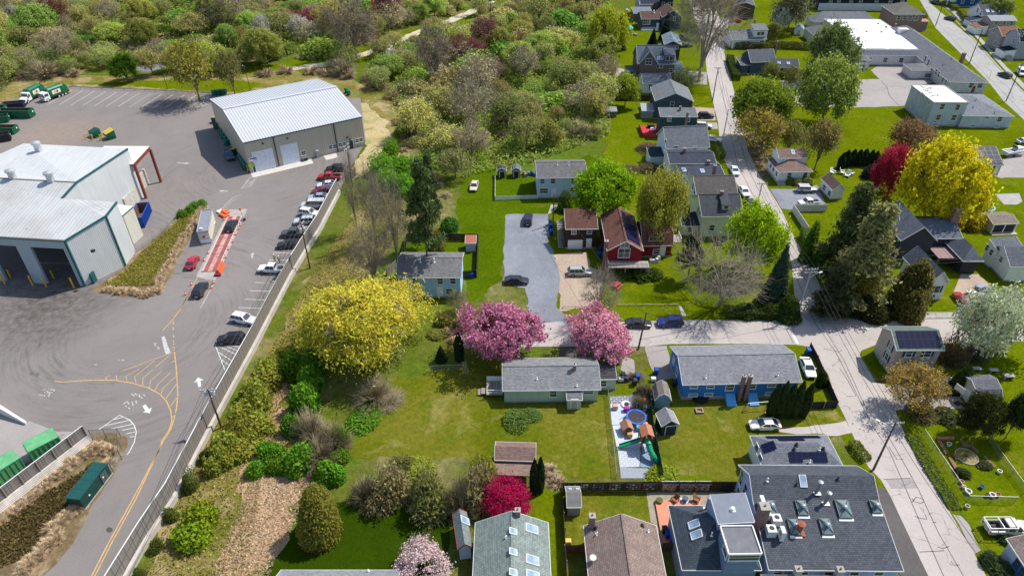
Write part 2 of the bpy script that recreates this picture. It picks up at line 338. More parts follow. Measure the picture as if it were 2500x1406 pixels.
class House:
 def __init__(s,name,label,cat,x,y,rz,L,D,ze,zr,roof,wall,rm,oh=.3,z0=0,found=.35,trim=TRIM,th=.16,group=None,wallpart='wall',parent=None,fm=None):
  s.L,s.D,s.ze,s.zr,s.roof,s.oh=L,D,ze,zr,roof,oh;s.rz=roof_fn(roof,L,D,ze,zr);s.trim=trim;s.rm=rm;s.wall=wall;s.z0=z0;s.th=th
  if parent is None:s.t=thing(name,label,cat,(x,y,0),rz,group)
  else:s.t=obj(name,None,parent,(x,y,0),(0,0,rz))
  w=MB();o=oh;m=MB();tr=MB()
  if isinstance(roof,list)or roof in('x','gamx'):
   pts=roof if isinstance(roof,list)else[(0,ze),(D/2,zr),(D,ze)]if roof=='x' else[(D*k,s.rz(0,D*k))for k in(0,.175,.5,.825,1)]
   wp=[(o,z0),(D-o,z0)]+[(min(max(p[0],o),D-o),s.rz(0,min(max(p[0],o),D-o))-th*.6)for p in pts[::-1]]
   w.extr(wp,o,L-o,'x');m.extr(pts+[(p[0],p[1]-th)for p in pts[::-1]],0,L,'x')
   for xx in(-.03,L+.03):
    for a,b in zip(pts,pts[1:]):tr.beam((xx,a[0],a[1]-th*.55),(xx,b[0],b[1]-th*.55),.05,th+.04)
   for yy in(-.03,D+.03):tr.box(-.05,yy-.03,s.rz(0,yy)-th-.03,L+.05,yy+.03,s.rz(0,yy)-.01)
  elif roof in('y','gamy'):
   pts=[(0,ze),(L/2,zr),(L,ze)]if roof=='y' else[(L*k,s.rz(L*k,0))for k in(0,.175,.5,.825,1)]
   wp=[(o,z0),(L-o,z0)]+[(min(max(p[0],o),L-o),s.rz(min(max(p[0],o),L-o),0)-th*.6)for p in pts[::-1]]
   w.extr(wp[::-1],o,D-o,'y');m.extr((pts+[(p[0],p[1]-th)for p in pts[::-1]])[::-1],0,D,'y')
   for yy in(-.03,D+.03):
    for a,b in zip(pts,pts[1:]):tr.beam((a[0],yy,a[1]-th*.55),(b[0],yy,b[1]-th*.55),.05,th+.04)
   for xx in(-.03,L+.03):tr.box(xx-.03,-.05,ze-th-.03,xx+.03,D+.05,ze-.01)
  elif roof=='hip':
   w.box(o,o,z0,L-o,D-o,ze-th*.6);h=min(L,D)/2
   a,b=((h,D/2),(L-h,D/2))if L>=D else((L/2,h),(L/2,D-h))
   vs=[(0,0,ze),(L,0,ze),(L,D,ze),(0,D,ze),(a[0],a[1],zr),(b[0],b[1],zr)]
   fs=[(0,1,5,4),(1,2,5),(2,3,4,5),(3,0,4)]if L>=D else[(0,1,4),(1,2,5,4),(2,3,5),(3,0,4,5)]
   if abs(L-D)<.05:vs=vs[:5];fs=[(0,1,4),(1,2,4),(2,3,4),(3,0,4)]
   m.add(vs,fs);k=len(m.v);m.box(0,0,ze-th,L,D,ze-.002)
   for(p,q)in(((0,-.03),(L,-.03)),((0,D+.03),(L,D+.03)),((-.03,0),(-.03,D)),((L+.03,0),(L+.03,D))):tr.beam((p[0],p[1],ze-th*.6),(q[0],q[1],ze-th*.6),.05,th+.03)
  elif roof=='flat':
   w.box(o,o,z0,L-o,D-o,zr-.1);m.box(0,0,zr-.12,L,D,zr)
   for a,b in(((0,0),(L,0)),((L,0),(L,D)),((L,D),(0,D)),((0,D),(0,0))):tr.beam((a[0],a[1],zr+.02),(b[0],b[1],zr+.02),.14,.32)
  elif roof=='shed':
   wp=[(o,z0),(D-o,z0),(D-o,s.rz(0,D-o)-th*.6),(o,s.rz(0,o)-th*.6)];w.extr(wp,o,L-o,'x')
   m.extr([(0,ze),(D,zr),(D,zr-th),(0,ze-th)],0,L,'x');tr.box(-.04,-.07,ze-th-.03,L+.04,-.01,ze-.01)
   for xx in(-.03,L+.03):tr.beam((xx,0,ze-th*.55),(xx,D,zr-th*.55),.05,th+.03)
  elif roof=='shedx':
   wp=[(o,z0),(L-o,z0),(L-o,s.rz(L-o,0)-th*.6),(o,s.rz(o,0)-th*.6)];w.extr(wp[::-1],o,D-o,'y')
   m.extr([(0,ze),(L,zr),(L,zr-th),(0,ze-th)][::-1],0,D,'y')
   for yy in(-.03,D+.03):tr.beam((0,yy,ze-th*.55),(L,yy,zr-th*.55),.05,th+.03)
  obj(wallpart,w,s.t,mat=wall);s.roofo=obj('roof',m,s.t,mat=rm)
  if trim:obj('fascia',tr,s.t,mat=trim)
  if found and z0==0:
   f=MB();f.box(o-.04,o-.04,0,L-o+.04,D-o+.04,found);obj('foundation',f,s.t,mat=fm or CONC)
 def cap(s,col=None):
  """ridge cap on gable roofs"""
  m=MB();a,b=((0,s.D/2,s.zr),(s.L,s.D/2,s.zr))if s.roof=='x' else((s.L/2,0,s.zr),(s.L/2,s.D,s.zr))
  m.beam((a[0],a[1],a[2]+.01),(b[0],b[1],b[2]+.01),.3,.06);obj('ridge_cap',m,s.roofo,mat=col or s.rm);return s
 def place(s,side,u,z):
  o=s.oh
  return{'F':((u,o-.01,z),0),'B':((u,s.D-o+.01,z),math.pi),'L':((o-.01,u,z),-math.pi/2),'R':((s.L-o+.01,u,z),math.pi/2)}[side]
 def win(s,side,u,z,w=.9,h=1.4,frame=None,shut=None,bars=1,dy=0):
  fr=frame or WHITE
  def mk():
   m=MB();t=.09
   for b in((-w/2-t,-h/2-t,w/2+t,-h/2),(-w/2-t,h/2,w/2+t,h/2+t),(-w/2-t,-h/2,-w/2,h/2),(w/2,-h/2,w/2+t,h/2)):m.box(b[0],-.07,b[1],b[2],0,b[3])
   m.box(-w/2-t-.04,-.12,-h/2-t-.04,w/2+t+.04,0,-h/2-t)
   return m.mesh('window',fr)
  def mp():m=MB();m.box(-w/2,-.02,-h/2,w/2,0,h/2);return m.mesh('pane',GLASS)
  def ms():
   m=MB();m.box(-w/2,-.045,-.035,w/2,-.021,.035)
   for k in range(1,bars):x=-w/2+w*k/bars;m.box(x-.03,-.046,-h/2,x+.03,-.0205,h/2)
   return m.mesh('sash',fr)
  loc,r=s.place(side,u,z);k=(round(w,2),round(h,2),fr.name,bars)
  wn=obj('window',cached(('win',)+k,mk),s.t,loc,(0,0,r));obj('pane',cached(('pane',)+k,mp),wn);obj('sash',cached(('sash',)+k,ms),wn)
  if shut:
   for sg in(-1,1):
    m=MB();m.box(-.2,-.05,-h/2,.2,0,h/2);obj('shutter',cached(('shut',k,shut.name),lambda:m.mesh('shutter',shut)),wn,(sg*(w/2+.31),0,0))
  return s
 def wins(s,side,q,**k):
  for a in q.split(','):s.win(side,*[float(v)for v in a.split()],**k)
  return s
 def door(s,side,u,w=.95,h=2.1,z=.35,col=None,frame=None):
  m=MB();m.box(-w/2,-.06,0,w/2,0,h)
  for k in(.12,.56):m.box(-w*.34,-.075,h*k,w*.34,-.06,h*(k+.36))
  loc,r=s.place(side,u,z);d=obj('door',m,s.t,loc,(0,0,r),mat=col or WHITE)
  f=MB();t=.1;f.box(-w/2-t,-.09,0,-w/2,0,h+t);f.box(w/2,-.09,0,w/2+t,0,h+t);f.box(-w/2,-.09,h,w/2,0,h+t);obj('door_frame',f,d,mat=frame or WHITE)
  k=MB();k.tube((w*.38,-.06,h*.47),(w*.38,-.13,h*.47),.035,n=6);obj('handle',k,d,mat=GALV);return s
 def garage(s,side,u,w=2.7,h=2.2,z=.02,n=4,col=None):
  loc,r=s.place(side,u,z);g=obj('garage_door',(lambda m:(m.box(-w/2-.1,-.05,0,w/2+.1,0,h+.1),m)[1])(MB()),s.t,loc,(0,0,r),mat=WHITE)
  for i in range(n):
   m=MB();m.box(-w/2,-.09,h*i/n+.02,w/2,-.05,h*(i+1)/n-.02);obj('panel',m,g,mat=col or WHITE)
  return s
 def chimney(s,x,y,w=.6,d=.6,top=None,base=None,mat=None):
  z=s.rz(x,y);zt=top if top else max(z+1.0,s.zr+.5);zb=base if base is not None else z-.5
  m=MB();m.box(x-w/2,y-d/2,zb,x+w/2,y+d/2,zt);c=obj('chimney',m,s.t,mat=mat or brick())
  k=MB();k.box(x-w/2-.06,y-d/2-.06,zt,x+w/2+.06,y+d/2+.06,zt+.1);obj('cap',k,c,mat=CONC)
  f=MB();f.tube((x,y,zt+.1),(x,y,zt+.35),.11,n=8);obj('flue',f,c,mat=plain((.25,.12,.08)));return s
 def vent(s,x,y,h=.5,r=.07,mat=None,hood=True):
  z=s.rz(x,y);m=MB();m.tube((x,y,z-.05),(x,y,z+h),r,n=8);
  if hood:m.lathe([(r*1.6,0),(r*1.7,.06),(r*.4,.16)],8,(x,y,z+h))
  m.box(x-r*2.2,y-r*2.2,z-.03,x+r*2.2,y+r*2.2,z+.03);obj('vent_pipe',m,s.t,mat=mat or WHITE);return s
 def slope(s,x,y):
  e=.02;a=(s.rz(x+e,y)-s.rz(x-e,y))/(2*e);b=(s.rz(x,y+e)-s.rz(x,y-e))/(2*e)
  n=Vector((-a,-b,1)).normalized()
  u=Vector((1,0,a)).normalized()if abs(b)>=abs(a)else Vector((0,1,b)).normalized()
  if abs(b)<abs(a)and a>0:u=-u
  if abs(b)>=abs(a)and b<0:u=-u
  v=n.cross(u);return Matrix((u,v,n)).transposed().to_euler()
 def skylight(s,x,y,w=.7,l=1.1,gm=None):
  z=s.rz(x,y);e=s.slope(x,y);m=MB();t=.07
  for b in((-w/2-t,-l/2-t,w/2+t,-l/2),(-w/2-t,l/2,w/2+t,l/2+t),(-w/2-t,-l/2,-w/2,l/2),(w/2,-l/2,w/2+t,l/2)):m.box(b[0],b[1],0,b[2],b[3],.13)
  k=obj('skylight',m,s.t,(x,y,z),e,mat=WHITE);g=MB();g.box(-w/2,-l/2,0,w/2,l/2,.09);obj('pane',g,k,mat=gm or glass((.16,.22,.30),.12));return s
 def solar(s,x0,y0,x1,y1,nx,ny):
  w,l=(x1-x0)/nx,(y1-y0)/ny;e0=s.slope((x0+x1)/2,(y0+y1)/2)
  a=Vector((0,0,1));n=e0.to_matrix()@a;rot=0
  ex=abs(n.x)>abs(n.y);sx=math.sqrt(1+(n.x/n.z)**2);sy=math.sqrt(1+(n.y/n.z)**2)
  pw,pl=(l,w*sx)if ex else(w,l*sy)
  def mk():
   m=MB();m.box(-pw/2+.03,-pl/2+.03,.06,pw/2-.03,pl/2-.03,.10,0)
   t=.045
   for b in((-pw/2+.012,-pl/2+.012,pw/2-.012,-pl/2+t),(-pw/2+.012,pl/2-t,pw/2-.012,pl/2-.012),(-pw/2+.012,-pl/2+t,-pw/2+t,pl/2-t),(pw/2-t,-pl/2+t,pw/2-.012,pl/2-t)):m.box(b[0],b[1],.055,b[2],b[3],.108,1)
   m.box(-pw*.3,-.03,0,pw*.3,.03,.06,1);return m.mesh('solar_panel',[solar(),plain((.03,.033,.045),.4,.3)])
  me=cached(('solar',round(pw,2),round(pl,2)),mk)
  for i in range(nx):
   for j in range(ny):
    x,y=x0+w*(i+.5),y0+l*(j+.5);obj('solar_panel',me,s.t,(x,y,s.rz(x,y)+.02),s.slope(x,y))
  return s
 def dormer(s,x,y,w,h,kind='shed',wn=(.9,1.0),wall=None,n=1):
  """dormer whose face stands at plan y, w wide and h tall above the roof there"""
  z=s.rz(x,y);zt=z+h;b=(s.zr-s.ze)/(s.D/2);dep=min(h/b if kind=='gable' else h/max(.15,b-.25),s.D/2-y+.3);d=obj('dormer',None,s.t,(x,y,0))
  m=MB();zb=zt+(.25*dep if kind=='shed' else 0)
  if kind=='shed':
   m.hexa([(-w/2,0,z-.3),(w/2,0,z-.3),(w/2,dep,z-.3),(-w/2,dep,z-.3)],[(-w/2,0,zt),(w/2,0,zt),(w/2,dep,zb),(-w/2,dep,zb)]);o=.2
   r=MB();r.hexa([(-w/2-o,-o,zt-.02),(w/2+o,-o,zt-.02),(w/2+o,dep+.2,zb),(-w/2-o,dep+.2,zb)],[(-w/2-o,-o,zt+.12),(w/2+o,-o,zt+.12),(w/2+o,dep+.2,zb+.14),(-w/2-o,dep+.2,zb+.14)])
  else:
   pk=w*.42;o=.15;m.extr([(-w/2,z-.3),(w/2,z-.3),(w/2,zt),(0,zt+pk),(-w/2,zt)][::-1],0,dep,'y')
   pr=[(-w/2-o,zt-o*.8),(0,zt+pk+.05),(w/2+o,zt-o*.8),(w/2+o,zt-o*.8+.13),(0,zt+pk+.2),(-w/2-o,zt-o*.8+.13)];r=MB();r.extr(pr,-o,dep+(pk/b if b>0 else 1),'y')
  obj('dormer_wall',m,d,mat=wall or s.wall);obj('dormer_roof',r,d,mat=s.rm)
  for i in range(n):
   xx=(i-(n-1)/2)*(wn[0]+.25);f=MB();t=.08;ww,hh=wn;zc=z+h*.52
   for q in((-ww/2-t,-hh/2-t,ww/2+t,-hh/2),(-ww/2-t,hh/2,ww/2+t,hh/2+t),(-ww/2-t,-hh/2,-ww/2,hh/2),(ww/2,-hh/2,ww/2+t,hh/2)):f.box(xx+q[0],-.07,zc+q[1],xx+q[2],-.005,zc+q[3],0)
   f.box(xx-ww/2,-.03,zc-hh/2,xx+ww/2,-.004,zc+hh/2,1);obj('dormer_window',f.mesh('dormer_window',[WHITE,GLASS]),d)
  return s
 def wing(s,name,x,y,rz,L,D,ze,zr,roof,wall=None,rm=None,**k):
  """a volume that is part of the same house: a part named after what it is"""
  return House(name,None,None,x,y,rz,L,D,ze,zr,roof,wall or s.wall,rm or s.rm,parent=s.t,**k)
 def part(s,name,mb,mat,parent=None):return obj(name,mb,parent or s.t,mat=mat)
 def steps(s,x,y,n,w=1.4,rise=.18,run=.28,mat=None,ang=0):
  m=MB()
  for i in range(n):m.box(-w/2,-run*(n-i),0,w/2,-run*(n-i-1)+.001*i,rise*(i+1))
  obj('steps',m,s.t,(x,y,0),(0,0,ang),mat=mat or CONC);return s
 def posts(s,pts,z0,z1,w=.14,mat=None):
  for(x,y)in pts:m=MB();m.box(x-w/2,y-w/2,z0,x+w/2,y+w/2,z1);obj('porch_post',m,s.t,mat=mat or WHITE)
  return s
 def rail(s,pts,z,h=.95,mat=None,gap=.22,name='railing'):
  m=MB()
  for a,b in zip(pts,pts[1:]):
   m.beam((a[0],a[1],z+h),(b[0],b[1],z+h),.07,.07);m.beam((a[0],a[1],z+.12),(b[0],b[1],z+.12),.05,.05);L=math.dist(a,b);n=max(1,int(L/gap))
   for i in range(n+1):
    t=i/n;x,y=a[0]+(b[0]-a[0])*t,a[1]+(b[1]-a[1])*t;w=.05 if i in(0,n)else .02;m.box(x-w,y-w,z,x+w,y+w,z+h)
  obj(name,m,s.t,mat=mat or WHITE);return s
 def box(s,name,x0,y0,z0,x1,y1,z1,mat,parent=None):m=MB();m.box(x0,y0,z0,x1,y1,z1);return obj(name,m,parent or s.t,mat=mat)
def house(*a,**k):return House(*a,**k)
# ---------------------------------------------------------------- trees
def _perp(d):
 a=np.cross(d,np.array([0,0,1.0]));bad=np.linalg.norm(a,axis=1)<1e-3;a[bad]=(1,0,0);a/=np.linalg.norm(a,axis=1)[:,None];return a,np.cross(d,a)
def tubes(P,Q,r0,r1,n=5):
 """vectorised tapered tubes -> quads as separate faces (4 verts each)"""
 P,Q=np.asarray(P,float),np.asarray(Q,float);d=Q-P;d/=np.maximum(np.linalg.norm(d,axis=1)[:,None],1e-6);u,w=_perp(d)
 r0=np.broadcast_to(r0,len(P))[:,None];r1=np.broadcast_to(r1,len(P))[:,None];out=[]
 for i in range(n):
  a,b=2*math.pi*i/n,2*math.pi*(i+1)/n
  A=u*math.cos(a)+w*math.sin(a);B=u*math.cos(b)+w*math.sin(b)
  out.append(np.stack([P+A*r0,P+B*r0,Q+B*r1,Q+A*r1],1))
 return np.concatenate(out).reshape(-1,3)
def leaves(rng,C,size,nrm=None,flat=.5,aspect=.62,var=.35,droop=None):
 """one rhombic leaf-clump face per centre"""
 k=len(C);n=rng.normal(size=(k,3));n/=np.linalg.norm(n,axis=1)[:,None]
 if nrm is not None:n=n*(1-flat)+nrm*flat;n/=np.maximum(np.linalg.norm(n,axis=1)[:,None],1e-6)
 if droop is None:r=rng.normal(size=(k,3))
 else:r=np.tile(np.array([0,0,-1.0]),(k,1))+rng.normal(size=(k,3))*droop
 u=r-n*(r*n).sum(1)[:,None];u/=np.maximum(np.linalg.norm(u,axis=1)[:,None],1e-6);w=np.cross(n,u)
 s=size*(1+rng.uniform(-var,var,k))[:,None];a=s*aspect
 return np.stack([C-u*s,C+w*a-u*s*.1,C+u*s,C-w*a-u*s*.1],1).reshape(-1,3)
def crown_dirs(rng,n,zmin=-1.0):
 d=rng.normal(size=(n*3,3));d/=np.linalg.norm(d,axis=1)[:,None];d=d[d[:,2]>zmin][:n];return d
def lobes(rng,d,k=9,amp=.28):
 c=crown_dirs(rng,k);a=rng.uniform(-amp,amp,k);r=np.ones(len(d))
 for i in range(k):r+=a[i]*np.exp(-((1-d@c[i])/.22))
 return r
def gen_tree(seed,h=8.,w=4.,cb=.25,nclump=90,per=45,leaf=.28,cl=.75,twig=400,trunk=.2,limbs=9,shell=.5,flat=.45,zmin=-.75,droop=None,aspect=.62,blunt=1.0,twl=1.0,twr=.022,lob=.4):
 """returns (branch verts, leaf verts) of a broad-leaved tree h high, w crown radius"""
 rng=np.random.default_rng(seed);z0=h*cb;cz=(h+z0)/2;rz=(h-z0)/2;cen=np.array([0,0,cz])
 d=crown_dirs(rng,nclump,zmin);lb=lobes(rng,d,11,lob);rad=(shell+(1-shell)*rng.random(nclump)**.6)*lb
 tip=cen+np.stack([np.sign(d[:,0])*np.abs(d[:,0])**blunt*w,np.sign(d[:,1])*np.abs(d[:,1])**blunt*w,d[:,2]*rz],1)*rad[:,None]
 ld=crown_dirs(rng,limbs,-.15);lt=cen+ld*np.array([w,w,rz])*rng.uniform(.45,.7,limbs)[:,None]
 fork=np.array([0,0,z0+(cz-z0)*.35]);P,Q,a,b=[np.zeros(3)],[fork],[trunk],[trunk*.75]
 mids=[]
 for t in lt:
  st=np.array([0,0,z0*rng.uniform(.75,1.15)+.1]);m=st+(t-st)*.5+np.array([0,0,rz*.22]);
  P+=[st,m];Q+=[m,t];a+=[trunk*.62,trunk*.38];b+=[trunk*.38,trunk*.16];mids+=[m,(m+t)/2,t]
 P.append(fork);Q.append(cen+np.array([0,0,rz*.6]));a.append(trunk*.6);b.append(trunk*.12);mids.append(cen);mids.append(cen+np.array([0,0,rz*.5]))
 mids=np.array(mids);near=mids[np.argmin(((tip[:,None]-mids[None])**2).sum(2),1)];mm=(near+tip)/2+rng.normal(size=tip.shape)*.12*w*.3
 br=tubes(np.array(P+list(near)),np.array(Q+list(mm)),np.array(a+[trunk*.17]*nclump),np.array(b+[trunk*.1]*nclump),5)
 V=[br,tubes(mm,tip,trunk*.1,trunk*.04,4)]
 if twig:
  i=rng.integers(0,nclump,twig);s=mm[i]+(tip[i]-mm[i])*rng.uniform(.2,1,twig)[:,None];dd=(tip[i]-cen)/np.array([w,w,rz])*.8+rng.normal(size=(twig,3))*.65+np.array([0,0,.25 if droop is None else-.6])
  dd/=np.linalg.norm(dd,axis=1)[:,None];V.append(tubes(s,s+dd*(cl*1.5*twl*rng.uniform(.5,1.2,twig))[:,None],twr,twr*.4,3))
 L=np.zeros((0,3))
 if per:
  i=np.repeat(np.arange(nclump),per);off=rng.normal(size=(len(i),3))*cl*.55*rng.uniform(.6,1.4,nclump)[i][:,None]
  if droop is not None:off[:,2]-=np.abs(rng.normal(size=len(i)))*droop
  c=tip[i]+off;nn=(c-cen)/np.array([w,w,rz]);nn/=np.maximum(np.linalg.norm(nn,axis=1)[:,None],.05);nn[:,2]+=.35;L=leaves(rng,c,leaf,nn,flat,aspect,droop=None if droop is None else .35)
 return np.concatenate(V),L
def gen_shrub(seed,h=2.2,w=1.6,n=1600,leaf=.2,stems=12,twig=120,flat=.45,twr=.018,shape='dome',shell=.45):
 rng=np.random.default_rng(seed);d=crown_dirs(rng,n,-.05);lb=lobes(rng,d,12,.42);q=(shell+(1-shell)*rng.random(len(d))**.5)*lb;c=d*np.array([w,w,h])*q[:,None];c+=rng.normal(size=c.shape)*.06*w
 c[:,2]=np.maximum(c[:,2],.04);L=leaves(rng,c,leaf,d,flat)
 i=rng.integers(0,len(d),max(stems,1));st=rng.normal(size=(len(i),3))*.15*w;st[:,2]=0;V=[tubes(st,c[i]*.85,.05,.015,4)]
 if twig:j=rng.integers(0,len(d),twig);V.append(tubes(c[j]*.45,c[j]*1.1+rng.normal(size=(twig,3))*.12*w,twr,twr*.4,3))
 return np.concatenate(V),L
def gen_conifer(seed,h=12.,w=3.,n=5200,leaf=.32,kind='spruce',trunk=.2):
 rng=np.random.default_rng(seed)
 if kind=='spruce':
  z=h*(.06+.94*(1-np.sqrt(rng.random(n))));rr=w*(1-z/h)*.98+.12;lay=(z/.75)%1.0;rr=rr*(.72+.32*(1-lay));an=rng.random(n)*2*math.pi
  an=an+.12*np.sin(an*9+z*5);r=rr*(.35+.65*rng.random(n)**.45);c=np.stack([np.cos(an)*r,np.sin(an)*r,z-.18*r],1)
  nn=np.stack([np.cos(an)*.5,np.sin(an)*.5,np.ones(n)*.7],1);L=leaves(rng,c,leaf,nn,.6,.45,droop=.9)
  k=90;zz=np.linspace(h*.06,h*.95,k);a2=np.arange(k)*2.4;e=np.stack([np.cos(a2)*w*(1-zz/h),np.sin(a2)*w*(1-zz/h),zz-.25],1);s=np.stack([zz*0,zz*0,zz],1)
  return np.concatenate([tubes([[0,0,0]],[[0,0,h]],trunk,.03,7),tubes(s,e,.05,.015,3)]),L
 if kind in('pine','cedar'):
  lo=.32 if kind=='pine' else .05;k=64 if kind=='pine' else 110;zz=h*(lo+(.98-lo)*rng.random(k));a2=rng.random(k)*6.28;rl=w*(1-np.maximum(0,(zz/h-lo)/(1.04-lo))**(1.6 if lo>.1 else 1.15))*rng.uniform(.55,1.1,k)+.3
  e=np.stack([np.cos(a2)*rl,np.sin(a2)*rl,zz+rl*rng.uniform(-.05,.25,k)],1);s=np.stack([zz*0,zz*0,zz-.2],1)
  i=np.repeat(np.arange(k),n//k);t=rng.uniform(.35,1.08,len(i))**.8;c=s[i]+(e[i]-s[i])*t[:,None]+rng.normal(size=(len(i),3))*np.array([.42,.42,.2]);L=leaves(rng,c,leaf,np.tile([0,0,1.],(len(i),1)),.5,.4)
  return np.concatenate([tubes([[0,0,0]],[[0,0,h*.97]],trunk,.05,7),tubes(s,e,.06,.02,4)]),L
 if kind=='column': # clipped or columnar evergreen: dense upright sprays over a tapering body
  z=h*rng.random(n)**.9;rr=w*np.minimum(1,((1-z/h)*2.6)**.75)*(.85+.15*np.minimum(1,z/(h*.2)));an=rng.random(n)*6.283;r=rr*(.62+.38*rng.random(n)**.4)*(1+.10*np.sin(an*5+z*2))
  c=np.stack([np.cos(an)*r,np.sin(an)*r,z+.03],1);nn=np.stack([np.cos(an),np.sin(an),np.ones(n)*.25],1);L=leaves(rng,c,leaf,nn,.55,.45,droop=.5);return tubes([[0,0,0]],[[0,0,h*.9]],trunk,.02,6),L
BARK=plain((.15,.12,.095),.9,var=.35,sc=3);BARKG=plain((.30,.25,.18),.9,var=.3,sc=3);TWIG=plain((.31,.255,.15),.9,var=.25,sc=2)
TREE_DEF={
 'maple':lambda s:gen_tree(s,9,4.6,.2,170,85,.21,.85,150,.24,10,.55),
 'bud':lambda s:gen_tree(s,8,3.8,.18,130,34,.16,.85,800,.16,10,.3,flat=.3),
 'budthin':lambda s:gen_tree(s,8,3.8,.18,110,11,.17,.9,1300,.16,11,.25,flat=.2),
 'bare':lambda s:gen_tree(s,8,4,.16,110,0,.2,1.0,1500,.17,11,.3,twl=1.3,twr=.016),
 'blossom':lambda s:gen_tree(s,7,4.2,.2,190,85,.155,.62,260,.2,12,.45,blunt=.9),
 'white':lambda s:gen_tree(s,7,3.6,.15,120,38,.19,.7,400,.18,10,.4),
 'willow':lambda s:gen_tree(s,14,9.5,.22,300,130,.26,1.1,500,.55,13,.45,droop=1.6,aspect=.3,zmin=-.3,lob=.5),
 'lacy':lambda s:gen_tree(s,7,3.5,.1,150,100,.145,.7,250,.16,10,.4,droop=.5,aspect=.5),
 'shrub':lambda s:gen_shrub(s),'shrubfine':lambda s:gen_shrub(s,2.2,1.7,1500,.15,14,420,.3,.02,shell=.25),
 'scrub':lambda s:gen_shrub(s,3.4,2.6,1300,.2,24,900,.2,.022,shell=.2),'scrubgreen':lambda s:gen_shrub(s,3.4,2.6,2600,.24,20,260,.35,.02,shell=.3),
 'twigs':lambda s:gen_shrub(s,3.2,2.6,160,.13,40,1700,.2,.02,shell=.2),
 'reed':lambda s:gen_shrub(s,1.3,1.6,60,.12,60,900,.2,.03,shell=.2),
 'topiary':lambda s:gen_shrub(s,3.2,1.6,3200,.15,6,0,.6,shell=.8),
 'dense':lambda s:gen_shrub(s,7,3.2,8000,.2,8,0,.5,shell=.72),
 'spruce':lambda s:gen_conifer(s),'pine':lambda s:gen_conifer(s,13,4,5600,.34,'pine',.24),'cedar':lambda s:gen_conifer(s,12,4,9000,.3,'cedar',.26),'column':lambda s:gen_conifer(s,5,.85,2600,.2,'column',.08),
}
TREE_SIZE={'maple':(9,4.6),'bud':(8,3.8),'budthin':(8,3.8),'bare':(8,4),'blossom':(7,4.2),'white':(7,3.6),'willow':(14,9.5),'lacy':(7,3.5),'shrub':(2.2,1.6),'shrubfine':(2.2,1.7),'scrub':(3.4,2.6),'scrubgreen':(3.4,2.6),'twigs':(3.2,2.6),'reed':(1.3,1.6),'topiary':(3.2,1.6),'dense':(7,3.2),'spruce':(12,3),'pine':(13,4),'cedar':(12,4),'column':(5,.85)}
TC={}
TRN=random.Random(5)
def tree(kind,x,y,h,r,col,name,label,group=None,var=None,bark=None,cat=None,z=0):
 nv=3 if kind in('bud','budthin','scrub','scrubgreen','maple','bare','shrub')else(2 if kind not in('willow',)else 1)
 v=TRN.randrange(nv)if var is None else var%nv;key=(kind,v)
 if key not in TC:
  b,l=TREE_DEF[kind](11+7*v+len(kind));lm=leafmat('needle',.25,.35,.03)if kind in('spruce','pine','column','cedar')else(leafmat('blossom_leaf',.3,.35,.03)if kind in('blossom','white')else leafmat())
  bk={'bare':BARKG,'twigs':TWIG,'scrub':TWIG,'budthin':BARKG,'reed':plain((.42,.32,.20),.9,var=.3)}.get(kind,BARK)
  TC[key]=(fast_mesh('trunk',b,4,bk),fast_mesh('crown',l,4,lm)if len(l)else None)
 H0,R0=TREE_SIZE[kind];cat=cat or('shrub' if h<3.2 else 'tree')
 t=thing(name,label,cat,(x,y,z),TRN.uniform(0,6.28),group);sc=(r/R0,r/R0,h/H0)
 tm,cm=TC[key]
 if bark is not None:tm=cached(('bark',key,bark.name),lambda:(lambda m:(m.materials.clear(),m.materials.append(bark),m)[2])(tm.copy()))
 obj('trunk' if h>3.2 else 'stems',tm,t,scale=sc)
 if cm is not None:c=obj('crown' if h>3.2 else 'foliage',cm,t,scale=sc);c.color=tuple(C_(col))+(1,)
 return t
def trees(kind,col,name,label,group,s,**k):
 for q in s.split(','):tree(kind,*[float(v)for v in q.split()],col,name,label,group,**k)
def undergrowth(name,label,pts,size,col,seed,hmax=.7,zb=0.0):
 """uncountable ground cover: leaf faces over the given plan points"""
 rng=np.random.default_rng(seed);p=np.array(pts,float);c=np.concatenate([p,zb+rng.random((len(p),1))**1.5*hmax],1)
 o=obj(name,fast_mesh(name,leaves(rng,c,size,np.tile([0,0,1.],(len(c),1)),.3,.5),4,leafmat()));o.color=tuple(C_(col))+(1,);return tag(o,label,None,None,'stuff')
def hedge(p,h,w,col,label,group='hedges',name='hedge'):
 p=PT(p);rng=np.random.default_rng(int(abs(p[0][0]*13)));C=[]
 for a,b in zip(p,p[1:]):
  a,b=np.array(a),np.array(b);L=np.linalg.norm(b-a);d=(b-a)/L;n=np.array([-d[1],d[0]]);k=int(L*260*(h+w)/3);q=rng.uniform(-1,1,(k,2));s_=rng.random(k)<w/(w+2*h);q[s_,1]=np.sign(q[s_,1]);v=q[:,0]*w/2
  z=np.where(s_,h*(.93+.1*rng.random(k)),rng.random(k)*h);v=np.where(s_,v,np.sign(q[:,0])*w/2*(.85+.2*rng.random(k)));t=rng.random(k)*L;C.append(np.concatenate([a+d*t[:,None]+n*v[:,None],z[:,None]+.1*np.sin(t*1.7)[:,None]],1))
 C=np.concatenate(C);o=np.array([p[0][0],p[0][1],0]);h_=obj(name,fast_mesh(name,leaves(rng,C-o,.17),4,leafmat()),None,tuple(o));h_.color=tuple(C_(col))+(1,);return tag(h_,label,'hedge',group)
def in_poly(x,y,poly):
 c=np.zeros(len(x),bool);n=len(poly);j=n-1
 for i in range(n):
  xi,yi=poly[i];xj,yj=poly[j];k=((yi>y)!=(yj>y))&(x<(xj-xi)*(y-yi)/(yj-yi+1e-12)+xi);c^=k;j=i
 return c
